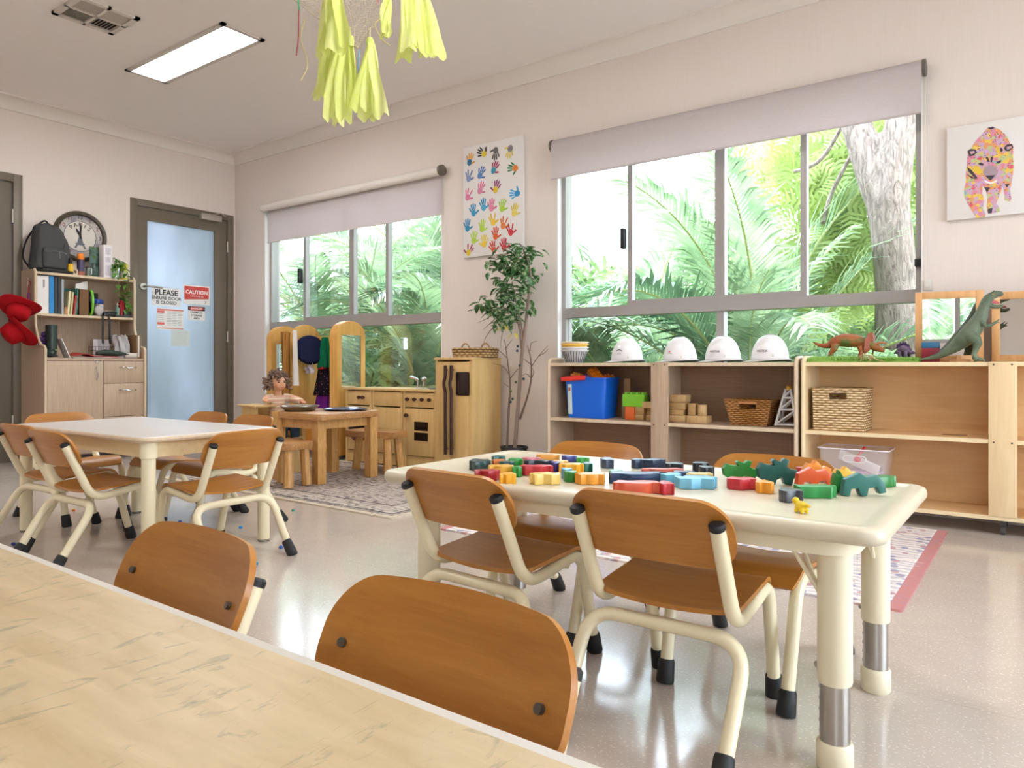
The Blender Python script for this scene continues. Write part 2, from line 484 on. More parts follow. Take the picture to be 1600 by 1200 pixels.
def bl(a, b):
    x = -2.548 + 2.084 * a; th = b * 1.0
    if b < .8: return (x, 3.898, 1.915 + (2.135 - 1.915) * b / .8)
    k = (b - .8) / .2 * R(120)
    return (x, 3.936 - .038 * math.cos(k), 2.135 + .038 * math.sin(k))
m = MB(); m.sheet(bl, 10, 20, .0015); m.make('fabric', M_BLIND, b2)
m = MB(); m.cyl((-2.55, 3.936, 2.133), (-.462, 3.936, 2.133), .035, 18); m.make('roller_tube', M_BACKF, b2)
m = MB(); m.cyl((-2.55, 3.898, 1.915), (-.464, 3.898, 1.915), .005, 8); m.make('bottom_bar', M_BLIND, b2)
for x in (-2.566, -.462):
    m = MB(); m.cyl((x, 3.936, 2.135), (x + .014, 3.936, 2.135), .041, 18); m.make('bracket', plain('6E675F', .4, .4), b2)
chain(b2, -.452, 3.95, 1.12, 2.1)
m = MB(); m.box(-.462, -.43, 3.964, 3.98, 1.08, 1.13, .003); m.cyl((-.446, 3.95, 1.1), (-.446, 3.965, 1.1), .008); m.make('chain_holder', M_OFF, b2)

# ------------------------------------------------------------------ ceiling fittings
L = NT('light_diffuser'); e = L.n('Emission'); e.inputs[0].default_value = (1, .98, .97, 1); e.inputs[1].default_value = 14.0
M_LAMP = L.done(e)
def ceiling_light(x0, x1, y0, y1, label):
    o = thing('ceiling_light', label, 'light', ((x0 + x1) / 2, (y0 + y1) / 2, ZC))
    w_, d_ = (x1 - x0) / 2, (y1 - y0) / 2
    f = MB(); b = .03
    f.box(-w_, w_, -d_, -d_ + b, -.012, 0); f.box(-w_, w_, d_ - b, d_, -.012, 0)
    f.box(-w_, -w_ + b, -d_, d_, -.012, 0); f.box(w_ - b, w_, -d_, d_, -.012, 0)
    f.make('frame', plain('CFC8C2', .5), o, 0)
    MB().box(-w_ + b, w_ - b, -d_ + b, d_ - b, -.008, -.001).make('diffuser', M_LAMP, o, 0)
    return o
ceiling_light(-4.95, -3.81, 2.375, 2.66, 'lit rectangular panel light set in the ceiling')
ceiling_light(-1.9, -.76, 1.78, 2.06, 'panel light in the ceiling over the puzzle table, out of the picture')
ceiling_light(.6, 1.74, .9, 1.18, 'panel light in the ceiling by the right wall, out of the picture')
ceiling_light(-4.95, -3.81, -.6, -.32, 'panel light in the ceiling near the door side, out of the picture')
o = thing('air_vent', 'square white ceiling air vent with dark louvres', 'air vent', (-4.31, 1.91, ZC))
f = MB(); w_ = .165; b = .03
for (a, b2_, c_, d_) in ((-w_, w_, -w_, -w_ + b), (-w_, w_, w_ - b, w_), (-w_, -w_ + b, -w_, w_), (w_ - b, w_, -w_, w_), (-.008, .008, -w_, w_), (-w_, w_, -.008, .008)):
    f.box(a, b2_, c_, d_, -.014, 0)
f.make('frame', plain('D5CDC4', .5), o, 0)
MB().box(-w_ + b, w_ - b, -w_ + b, w_ - b, -.002, -.0005).make('duct_opening', plain('2A2724', .8), o, 0)
f = MB()
for k in range(7):
    p = .02 + k * .018
    f.box(-.13, -.01, -.0075, .0075, -.001, .001, 0, T(0, p, -.007) @ RX(R(40)))
    f.box(-.0075, .0075, -.13, -.01, -.001, .001, 0, T(-p, 0, -.007) @ RY(R(40)))
    f.box(.01, .13, -.0075, .0075, -.001, .001, 0, T(0, -p, -.007) @ RX(R(-40)))
    f.box(-.0075, .0075, .01, .13, -.001, .001, 0, T(p, 0, -.007) @ RY(R(-40)))
f.make('louvre', plain('B9B0A6', .5), o, 0)

# ------------------------------------------------------------------ doors in the door wall
o = thing('door_2', 'x', 'door'); o['kind'] = 'structure'; del o['label']; del o['category']
xa, xb = XL - .12, XL + .012
f = MB(); q = .058
f.box(xa, xb, D2[0], D2[0] + q, 0, D2[2], .003); f.box(xa, xb, D2[1] - q, D2[1], 0, D2[2], .003); f.box(xa, xb, D2[0] + q, D2[1] - q, D2[2] - .056, D2[2], .003)
f.make('door_frame', M_GREYFRAME, o, 30)
ly0, ly1 = D2[0] + q + .004, D2[1] - q - .004
gy0, gy1, gz0, gz1 = 3.152, 3.778, .22, 1.962
f = MB(); xc, xd = XL - .05, XL - .008
f.box(xc, xd, ly0, gy0, .01, 2.07); f.box(xc, xd, gy1, ly1, .01, 2.07); f.box(xc, xd, gy0, gy1, gz1, 2.07); f.box(xc, xd, gy0, gy1, .01, gz0)
f.make('leaf_frame', M_GREYFRAME, o, 30)
t = NT('frosted_glass')
v = t.noise(t.coord((1, 1, .35)), 2.2, 3); c = t.ramp(v, [(.35, lin('AAB6BE')), (.65, lin('C8D2DE'))])
bs = t.bsdf(c, .22, spec=.6); tl = t.n('BsdfTranslucent'); t.set(tl.inputs[0], c)
mx = t.n('MixShader'); mx.inputs[0].default_value = .35
t.t.links.new(bs.outputs[0], mx.inputs[1]); t.t.links.new(tl.outputs[0], mx.inputs[2])
M_FROST = t.done(mx)
MB().box(XL - .034, XL - .026, gy0, gy1, gz0, gz1).make('frosted_pane', M_FROST, o, 0)
f = MB(); f.cyl((XL - .008, 3.116, 1.393), (XL + .004, 3.116, 1.393), .028, 20)
f.tube(round_path([(XL + .0, 3.116, 1.393), (XL + .05, 3.116, 1.393), (XL + .052, 3.25, 1.39)], .02), .009, 10)
f.make('lever_handle', M_STEEL, o)
f = MB(); f.box(XL - .008, XL + .045, 3.62, 3.82, 2.045, 2.1, .004); f.make('door_closer', plain('B9B2AA', .4, .5), o)
f = MB(); f.tube(round_path([(XL + .03, 3.74, 2.1), (XL + .09, 3.78, 2.115), (XL + .02, 3.87, 2.1)], .02), .007, 8); f.make('closer_arm', M_STEEL, o)
for z in (1.83, .99):
    f = MB(); f.cyl((XL + .004, D2[1] - q - .002, z - .05), (XL + .004, D2[1] - q - .002, z + .05), .008, 10); f.make('hinge', M_STEEL, o)
o = thing('door_1', 'x', 'door'); o['kind'] = 'structure'; del o['label']; del o['category']
f = MB(); q = .06
f.box(xa, xb, D1[0], D1[0] + q, 0, D1[2], .003); f.box(xa, xb, D1[1] - q, D1[1], 0, D1[2], .003); f.box(xa, xb, D1[0] + q, D1[1] - q, D1[2] - .06, D1[2], .003)
f.make('door_frame', M_GREYFRAME, o, 30)
MB().box(XL - .05, XL - .01, D1[0] + q + .004, D1[1] - q - .004, .001, D1[2] - .064, .002).make('door_leaf', plain('70675B', .45, var=.03), o, 30)
for z in (1.83, .3):
    f = MB(); f.cyl((XL + .002, D1[1] - q - .002, z - .05), (XL + .002, D1[1] - q - .002, z + .05), .008, 10); f.make('hinge', M_STEEL, o)
# signs taped on the frosted pane: each one a thing
XS = XL - .0255
def sign(name, label, y0, y1, z0, z1, col, deep=.0012, tilt=0):
    o = thing(name, label, 'sign', (XS, (y0 + y1) / 2, (z0 + z1) / 2)); o.rotation_euler.x = tilt
    w_, h_ = (y1 - y0) / 2, (z1 - z0) / 2
    MB().box(0, deep, -w_, w_, -h_, h_).make('sheet', plain(col, .55, var=.02), o, 0)
    return o, w_, h_, deep
def fx(y, z, d): return T(d, y, z) @ FACE_X
M_INK = plain('26262A', .6); M_RED = plain('D0443A', .5); M_SOFTRED = plain('D8695F', .5)
s, w_, h_, d = sign('door_notice', 'white notice reading please ensure door is closed', 3.2, 3.458, 1.24, 1.398, 'E9E6E6')
text('PLEASE', .066, M_INK, s, fx(0, .036, d + .001), bold=.025); text('ENSURE DOOR', .039, M_INK, s, fx(0, -.012, d + .001), bold=.02); text('IS CLOSED', .039, M_INK, s, fx(0, -.05, d + .001), bold=.02)
s, w_, h_, d = sign('caution_sign', 'red and white caution sign, upper right on the glazed door', 3.482, 3.738, 1.272, 1.445, 'E6E2DE')
m = MB(); m.prism([(-.117, .075), (.117, .075), (.117, -.03), (-.117, -.048)], 0, .0008, fx(0, 0, d)); m.make('red_panel', M_RED, s, 0)
text('CAUTION', .047, M_WHITE, s, fx(0, .022, d + .0016), bold=.03); text('chemical storage area', .015, M_OFF, s, fx(0, -.012, d + .0016)); text('7', .03, M_INK, s, fx(.085, -.066, d + .001))
s, w_, h_, d = sign('danger_sign', 'small danger chemical storage area sign below the caution sign', 3.525, 3.692, 1.128, 1.258, 'E8E5E2')
m = MB(); m.box(0, .0006, -.082, .082, .022, .062, 0, T(d, 0, 0)); m.make('black_band', M_INK, s, 0)
m = MB(); m.lathe([(0, 0), (.072, 0), (.072, .0006), (0, .0006)], 24, T(d + .0008, 0, .042) @ FACE_X @ Matrix.Diagonal((1, .23, 1, 1))); m.make('red_oval', M_RED, s, 0)
text('DANGER', .026, M_WHITE, s, fx(0, .042, d + .002))
for k, b in enumerate(('CHEMICAL', 'STORAGE', 'AREA')): text(b, .024, M_INK, s, fx(0, .006 - .027 * k, d + .001))
s, w_, h_, d = sign('safety_chart', 'laminated chart with red headings under the door notice', 3.243, 3.487, 1.035, 1.218, 'E4E2DE')
m = MB()
m.box(0, .0006, -.12, .12, .075, .087, 0, T(d, 0, 0)); m.box(0, .0006, -.12, -.055, .052, .072, 0, T(d, 0, 0)); m.box(0, .0006, -.12, -.055, -.05, -.03, 0, T(d, 0, 0)); m.box(0, .0006, -.12, .12, -.084, -.078, 0, T(d, 0, 0))
m.make('red_heading', M_SOFTRED, s, 0)
m = MB()
for k in range(9):
    for j in range(3): m.box(0, .0005, -.03 + j * .048, .006 + j * .048, .06 - k * .014, .064 - k * .014, 0, T(d, 0, 0))
m.make('printed_table', plain('A9A6A3', .6), s, 0); m = MB()
for k in range(5): m.box(0, .0005, -.115, -.062, .04 - k * .016, .043 - k * .016, 0, T(d, 0, 0))
m.make('printed_lines', plain('A9A6A3', .6), s, 0)
s, w_, h_, d = sign('paper_sheet', 'pale paper sheet hanging below the red chart on the glass', 3.372, 3.545, .892, 1.032, 'CFD6D2', .0008)
m = MB()
for k in range(8): m.box(0, .0004, -.07, .06, .05 - k * .014, .053 - k * .014, 0, T(d, 0, 0))
m.make('printed_lines', plain('BEC4C2', .6), s, 0)
# ================================================================== chairs
def make_chair():
    o = thing('child_chair', 'x', 'chair')
    r = .0142
    for sx in (-1, 1):
        p = round_path([(sx * .14, -.09, .437), (sx * .14, .005, .232), (sx * .139, .222, .268), (sx * .134, .284, .03)], [0, .06, .055, 0], 7)
        MB().tube(p, r, 12).make('side_tube', M_CREAM, o)
        m = MB(); m.tube([(sx * .14, -.0935, .4445), (sx * .14, -.0925, .442), (sx * .14, -.089, .435)], [.012, .0149, .0151], 20); m.make('tube_plug', M_RUBBER, o)
    p = round_path([(-.16, -.118, .03), (-.164, .0, .214), (.164, .0, .214), (.16, -.118, .03)], [0, .07, .07, 0], 8)
    MB().tube(p, r, 12).make('rear_leg_hoop', M_CREAM, o)
    MB().tube([(-.138, .17, .243), (.138, .17, .243)], .009, 8).make('crossbar', M_CREAM, o)
    for (a, b) in (((-.162, -.139, 0), (-.1578, -.104, .052)), ((.162, -.139, 0), (.1578, -.104, .052)), ((-.1333, .292, 0), (-.1343, .2795, .05)), ((.1333, .292, 0), (.1343, .2795, .05))):
        a, b = Vector(a), Vector(b); d = (b - a)
        m = MB(); m.tube([a + Vector((0, 0, .0)), a + d * .1, a + d * .9, b], [.019, .0205, .0185, .0165], 12); m.make('foot_cap', M_RUBBER, o)
    def seat(u, v):
        x = (u - .5) * 2; y = -.012 + v * .252
        w = .148 - .012 * max(0, (v - .7)) - .03 * max(0, 1 - v * 7) ** 2 - .01 * max(0, v * 9 - 8) ** 2
        z = .258 + .022 * v - .008 * (1 - x * x) * (1 - .6 * v)
        if v > .8: z -= .9 * (v - .8) ** 2 * 1.0
        return (x * w, y, z)
    MB().sheet(seat, 20, 24, -.009).make('seat', M_PLY, o, 50)
    hw = .162
    def back(u, v):
        a = -math.cos(PI * u); x = a * hw
        rc = .056; s_ = max(0, (abs(x) - (hw - rc)) / rc); zc, h = .417, .064
        e = (h - rc * (1 - math.sqrt(max(0, 1 - s_ * s_)))) / h if s_ < 1 else (h - rc) / h
        t_ = (v * 2 - 1) * e
        z = zc + h * t_ + .006 * (1 - a * a) * (1 if t_ > 0 else .3)
        y = -.061 - (z - zc) * .455 + .022 * (a * a - .72)
        return (x, y + .0, z)
    MB().sheet(back, 40, 12, .009).make('backrest', M_PLY, o, 50)
    for sx in (-1, 1):
        n = Vector((-.25 * sx, .9, .41)).normalized()
        c = Vector((sx * .13, -.0545, .417))
        m = MB(); m.cyl(c - n * .012, c - n * .0022, .005, 14); m.make('bolt', plain('6A6560', .35, .8), o)
    return o
CH = make_chair()
_first = [True]
def chair(x, y, rz, label, group):
    o = CH if _first[0] else copy_tree(CH); _first[0] = False
    return rel(o, label, group, (x, y, 0), rz)
G = 'chairs at the puzzle table'
chair(-.6, 1.318, R(1), 'ply chair with its back to us at the right half of the puzzle table', G)
chair(-1.065, 1.315, R(-4), 'small ply chair with its back to us at the left half of the puzzle table', G)
chair(-.56, 1.825, R(180), 'small ply chair tucked in beyond the puzzle table in front of the clear tub', G)
chair(-1.09, 1.835, R(181), 'small ply chair tucked in beyond the puzzle table under the blue tub', G)
G = 'chairs at the plain far table'
chair(-2.93, 1.215, R(2), 'ply chair at the far table, right one of the two facing away', G)
chair(-3.33, 1.26, R(3), 'small ply chair at the left picture edge, front left of the far table', G)
chair(-2.43, 1.56, R(92), 'small ply chair at the right end of the far table, near the rug', G)
chair(-3.0, 1.95, R(178), 'small ply chair beyond the far table closest to the doll and log table', G)
chair(-3.375, 1.95, R(181), 'small ply chair beyond the far table in front of the glazed door', G)
chair(-3.82, 1.56, R(-88), 'small ply chair beyond the far table in front of the hutch doors', G)
G = 'chairs at the scuffed near table'
chair(-.492, .474, R(180), 'ply chair facing us across the scuffed near table, the large one in the middle', G)
chair(-.968, .474, R(178), 'ply chair facing us across the scuffed near table, below the far white table', G)

# ================================================================== tables
t = NT('cream_table_top'); v = t.noise(t.coord(), 6, 3)
M_TOP = t.done(t.bsdf(t.mix(v, lin('CABFA6'), lin('D8CEB8')), .3, spec=.5))
M_PLASTIC = plain('E9DFC4', .38, var=.02, name='cream_plastic')
def top_rim(m, x0, x1, y0, y1, z0, z1, r):
    """moulded top with a rounded, slightly raised rim"""
    w, h = x1 - x0, y1 - y0; cx, cy = (x0 + x1) / 2, (y0 + y1) / 2; t_ = z1 - z0
    prof = [(-.03, 0), (.0, 0), (-.006, -.0)]
    rings = []
    def ring(off, z): return [(p[0], p[1], z) for p in rrect(w + 2 * off, h + 2 * off, max(.005, r + off), 6, cx, cy)]
    levels = [(-.05, z1 - .003), (-.04, z1 - .003), (-.034, z1)]
    for k in range(7):
        a = R(90 - 180 * k / 6); levels.append((-.011 + .011 * math.cos(a), z0 + t_ / 2 + t_ / 2 * math.sin(a)))
    levels += [(-.06, z0)]
    rs = [ring(*l) for l in levels]
    n = len(rs[0])
    b = bmesh.new(); V = [[b.verts.new(p) for p in q] for q in rs]
    for A, B in zip(V, V[1:]):
        for k in range(n): b.faces.new((A[k], A[(k + 1) % n], B[(k + 1) % n], B[k]))
    b.faces.new(V[0]); b.faces.new(V[-1][::-1])
    bmesh.ops.recalc_face_normals(b, faces=b.faces)
    m._merge(b)
# the puzzle table with adjustable legs
PT = (-1.375, -.205, 1.29, 1.868); PZ = .452
o = thing('play_table', 'cream rectangular table covered with wooden puzzle pieces', 'table', ((PT[0] + PT[1]) / 2, (PT[2] + PT[3]) / 2, 0))
cx, cy = o.location.x, o.location.y
m = MB(); top_rim(m, PT[0] - cx, PT[1] - cx, PT[2] - cy, PT[3] - cy, PZ - .03, PZ, .045); m.make('tabletop', M_TOP, o, 35)
m = MB(); m.prism(rrect(1.06, .49, .06), PZ - .062, PZ - .034); m.make('underframe', M_PLASTIC, o, 35)
for sx in (-1, 1):
    for sy in (-1, 1):
        lx, ly = sx * .49, sy * .195
        m = MB(); m.lathe([(0, .155), (.0285, .155), (.0295, .158), (.0295, .39), (0, .39)], 24, c=(lx, ly, 0)); lg = m.make('leg', M_PLASTIC, o, 40)
        m = MB(); m.lathe([(0, .05), (.0255, .05), (.0255, .16), (0, .16)], 24, c=(lx, ly, 0)); m.make('steel_sleeve', M_STEEL, lg, 40)
        m = MB(); m.lathe([(0, 0), (.028, 0), (.031, .004), (.031, .046), (.028, .052), (0, .052)], 24, c=(lx, ly, 0)); m.make('foot', M_PLASTIC, lg, 40)
        m = MB(); sgn = -sx
        for k in range(5): m.cyl((lx - .0262, ly, .062 + k * .02), (lx - .0248, ly, .062 + k * .02), .0035, 8)
        m.make('peg_hole', M_BLACK, lg)
        m = MB(); m.ball((lx - .03, ly, .18), .006, 8); m.make('clip', M_STEEL, lg)
        m = MB()
        for q in (-1, 1):
            m.tube([(lx - sx * .085, ly - sy * .07 * (q > 0), PZ - .05), (lx - sx * .026, ly, .31)], .0042, 8)
            m.tube([(lx - sx * .02 * (q > 0), ly - sy * .09, PZ - .05), (lx, ly - sy * .027, .3)], .0042, 8)
        m.make('brace', M_PLASTIC, lg)
# far table: square frame with corner legs
o = thing('play_table', 'pale rectangular table with six chairs around it, nothing on it', 'table', (-3.075, 1.545, 0), R(1.5))
t = NT('grey_white_top'); v = t.noise(t.coord(), 5, 3)
M_TOP2 = t.done(t.bsdf(t.mix(v, lin('D9D3CE'), lin('E3DEDA')), .28))
hx, hy, z1 = .53, .275, .466
m = MB(); m.prism(rrect(2 * hx, 2 * hy, .035), z1 - .02, z1, bev=.003); m.make('tabletop', M_TOP2, o, 35)
m = MB()
ring = rrect(2 * hx + .003, 2 * hy + .003, .0365)
m.tube([(p[0], p[1], z1 - .011) for p in ring], .0095, 8, closed=True); m.make('edge_band', M_EDGE, o)
m = MB()
for s_ in (-1, 1):
    m.box(-hx + .05, hx - .05, s_ * (hy - .03) - .009, s_ * (hy - .03) + .009, z1 - .075, z1 - .021)
    m.box(s_ * (hx - .03) - .009, s_ * (hx - .03) + .009, -hy + .05, hy - .05, z1 - .075, z1 - .021)
m.make('apron', wood('birch_rail', 'D9C091', 'E8D3A8', 0, 1, .4), o)
for sx in (-1, 1):
    for sy in (-1, 1):
        m = MB(); c = (sx * (hx - .034), sy * (hy - .034), 0)
        m.lathe([(0, .004), (.024, .004), (.024, z1 - .078), (.0295, z1 - .076), (.0295, z1 - .02), (0, z1 - .02)], 20, c=c); lg = m.make('leg', M_CREAM, o)
        m = MB(); m.lathe([(0, 0), (.023, 0), (.0245, .008), (0, .008)], 20, c=c); m.make('foot_cap', M_RUBBER, lg)
# near table, scuffed
t = NT('scuffed_top'); co = t.coord()
v = t.noise(t.coord((3, 14, 3)), 2.2, 4, .6, .4); g = t.noise(co, 7, 5, .65, .8); g2 = t.noise(t.coord((14, 5, 9), (0, 0, R(30))), 2.2, 4, .7, 1.5)
c = t.ramp(v, [(.3, lin('BCA47C')), (.7, lin('D2BC96'))])
f1 = t.ramp(g, [(.5, (0, 0, 0, 1)), (.7, (.5, .5, .5, 1))]); f2 = t.ramp(g2, [(.56, (0, 0, 0, 1)), (.72, (.8, .8, .8, 1))])
c = t.mix(f1, c, lin('C9BA97')); c = t.mix(f2, c, lin('86826E'))
M_SCUFF = t.done(t.bsdf(c, .42, spec=.35))
o = thing('play_table', 'scuffed wood-grain table across the bottom left corner, closest to us', 'table', (-.77, .105, 0))
hx, hy, z1 = .74, .317, .455
m = MB(); m.prism(rrect(2 * hx - .026, 2 * hy - .026, .02), z1 - .02, z1 + .0005); m.make('tabletop', M_SCUFF, o, 35)
m = MB(); m.prism(rrect(2 * hx, 2 * hy, .024), z1 - .022, z1, bev=.003); m.make('edge_band', plain('CBC4BA', .5), o, 35)
m = MB()
for s_ in (-1, 1):
    m.box(-hx + .05, hx - .05, s_ * (hy - .04) - .009, s_ * (hy - .04) + .009, z1 - .08, z1 - .023)
    m.box(s_ * (hx - .04) - .009, s_ * (hx - .04) + .009, -hy + .05, hy - .05, z1 - .08, z1 - .023)
m.make('apron', M_CREAM, o)
for sx in (-1, 1):
    for sy in (-1, 1):
        m = MB(); m.lathe([(0, 0), (.024, 0), (.024, z1 - .02), (0, z1 - .02)], 20, c=(sx * (hx - .04), sy * (hy - .04), 0)); m.make('leg', M_CREAM, o)

# ================================================================== rugs
def rug(name, label, x0, x1, y0, y1, mat, th=.008):
    cx, cy = (x0 + x1) / 2, (y0 + y1) / 2
    m = MB(); m.prism(rrect(x1 - x0, y1 - y0, .01, 3), 0, th)
    o = m.make(name, mat, smooth=30, loc=(cx, cy, 0)); return tag(o, label, 'rug')
def rug_mat(name, hx, hy, bands, field, motif, dark, scale, amt=.55):
    """woven rug: concentric borders, then a busy field of small motifs"""
    t = NT(name); co = t.coord()
    sx = t.n('SeparateXYZ'); t.set(sx.inputs[0], co)
    dx = t.math('SUBTRACT', hx, t.math('ABSOLUTE', sx.outputs[0])); dy = t.math('SUBTRACT', hy, t.math('ABSOLUTE', sx.outputs[1]))
    d = t.math('MINIMUM', dx, dy)
    base = t.ramp(t.math('MULTIPLY', d, 1.0), [(p, lin(c)) for p, c in bands], True)
    vo = t.n('TexVoronoi'); t.set(vo.inputs['Vector'], t.coord((scale, scale * .8, scale))); vo.inputs['Scale'].default_value = 1
    vo.feature = 'F1'
    vo2 = t.n('TexVoronoi'); t.set(vo2.inputs['Vector'], t.coord((scale * 2.3, scale * 2.3, scale))); vo2.inputs['Scale'].default_value = 1
    wv = t.n('TexWave'); t.set(wv.inputs['Vector'], t.coord((scale * .4,) * 3)); wv.wave_type = 'RINGS'; wv.inputs['Scale'].default_value = .8; wv.inputs['Distortion'].default_value = 9; wv.inputs['Detail'].default_value = 3
    big = t.noise(co, 2.2, 3)
    f1 = t.ramp(vo.outputs['Distance'], [(0, (1, 1, 1, 1)), (.34, (1, 1, 1, 1)), (.4, (0, 0, 0, 1)), (1, (0, 0, 0, 1))])
    f2 = t.ramp(vo2.outputs['Distance'], [(0, (1, 1, 1, 1)), (.3, (0, 0, 0, 1))])
    f3 = t.ramp(wv.outputs['Fac'], [(.55, (0, 0, 0, 1)), (.62, (1, 1, 1, 1))])
    c = t.mix(t.math('MULTIPLY', f1, amt), base, t.ramp(vo.outputs['Color'], [(0, lin(motif[0])), (.33, lin(motif[1])), (.66, lin(motif[2])), (.9, lin(motif[3]))], True))
    c = t.mix(t.math('MULTIPLY', f3, .4), c, lin(dark))
    c = t.mix(t.math('MULTIPLY', f2, .6), c, t.ramp(vo2.outputs['Color'], [(0, lin(field)), (.5, lin(dark)), (.75, lin(motif[1]))], True))
    plainb = t.ramp(d, [(0, (1, 1, 1, 1)), (bands[1][0], (0, 0, 0, 1))], True)
    c = t.mix(t.math('MULTIPLY', plainb, .8), c, base)
    fz = t.noise(t.coord((220, 220, 220)), 1, 1)
    return t.done(t.bsdf(c, .95, spec=.1, bump=fz, bstr=.3, bdist=.004))
m1 = rug_mat('persian_rug_weave', 1.05, .62, [(0, 'D2C4AE'), (.035, 'B4A89C'), (.06, '6E6466'), (.075, 'CABEB2'), (.2, '7A6A68'), (.215, 'C2B4AA')], 'D2C6B8', ('4E4A54', '8A746C', 'C4B6A6', '3A3942'), '46424A', 30, .75)
rug('persian_rug', 'grey-brown oriental rug with a cream edge under the log table', -4.55, -2.45, 2.395, 3.63, m1)
m2 = rug_mat('faded_rug_weave', .905, .695, [(0, 'C08480'), (.04, 'F0EAE6'), (.05, 'E6DCD4'), (.27, 'C4928A'), (.282, 'E6DCD4')], 'EAE0D8', ('C4908A', '8E8CA8', 'E6DAD0', 'B8756E'), '8482A6', 24, .8)
rug('faded_rug', 'faded pink and cream oriental rug beyond the puzzle table', -2.135, -.33, 2.37, 3.62, m2)

# ================================================================== wooden puzzle pieces
PZT = PZ + .0
_pm = {}
def pmat(c):
    if c not in _pm: _pm[c] = plain(c, .35, var=.08, name='puzzle_stain')
    return _pm[c]
M_RAW = plain('D9BC93', .6)
def wavy(L, W, seed, n=34, k=3):
    """outline of one jigsaw piece: a long blob with knobs and bites"""
    r_ = random.Random(seed); ph = [r_.uniform(0, 6.28) for _ in range(4)]
    out = []
    for i in range(n):
        a = 2 * PI * i / n
        rr = 1 + .24 * math.sin(k * a + ph[0]) + .17 * math.sin((k + 2) * a + ph[1]) + .1 * math.sin(7 * a + ph[2])
        cx_, sx_ = math.cos(a), math.sin(a)
        out.append((L / 2 * math.copysign(abs(cx_) ** .8, cx_) * (.85 + .15 * rr), W / 2 * math.copysign(abs(sx_) ** .8, sx_) * max(.45, rr)))
    return out
def puzzle(x, y, L, W, rot, col, label, seed, h=.026, k=3, name='puzzle_piece'):
    m = MB(); m.prism(wavy(L, W, seed, k=k), 0, h, bev=.0015)
    o = m.make(name, pmat(col), smooth=30, loc=(x, y, PZT - .0025), rot=(0, 0, rot))
    return tag(o, label, 'puzzle piece', 'wooden puzzle pieces on the table')
def standing(x, y, L, H, rot, col, label, shape, name='puzzle_animal', th=.02):
    """puzzle animal standing on edge: a sawn outline with its own thickness"""
    m = MB(); P = [((p[0] - .5) * L, p[1] * H) for p in shape]
    m.prism(P, -th / 2, th / 2, FACE_Y, bev=.0015)
    o = m.make(name, pmat(col), smooth=30, loc=(x, y, PZT - .0025), rot=(0, 0, rot))
    return tag(o, label, 'puzzle piece', 'wooden puzzle pieces on the table')
DINO = [(0, .62), (.03, .3), (.12, .2), (.2, .28), (.27, .02), (.42, .0), (.46, .2), (.6, .3), (.66, .04), (.84, .0), (.88, .25), (1, .3), (.97, .55), (.8, .62), (.72, .7), (.78, .95), (.68, 1), (.58, .86), (.42, .98), (.36, .9), (.42, .74), (.22, .78), (.1, .85)]
FISH = [(0, .1), (.2, .0), (.33, .12), (.48, .0), (.7, .05), (.85, .0), (1, .2), (.98, .6), (.82, .72), (.7, .62), (.58, .85), (.45, 1), (.36, .8), (.2, .88), (.06, .6)]
LIZ = [(0, .05), (.16, .0), (.2, .3), (.36, .35), (.42, .02), (.56, .0), (.6, .34), (.78, .4), (.86, .1), (1, .16), (.97, .6), (.8, .9), (.55, .8), (.4, 1), (.24, .85), (.05, .7)]
def pz(u, v, w_px, depth=.045):
    a = at_z(u - w_px / 2, v, PZT); b = at_z(u + w_px / 2, v, PZT)
    d = (b - a); n = Vector((-d.y, d.x, 0)).normalized()
    c = (a + b) / 2 + n * depth / 2
    return c.x, c.y, d.length, math.atan2(d.y, d.x)
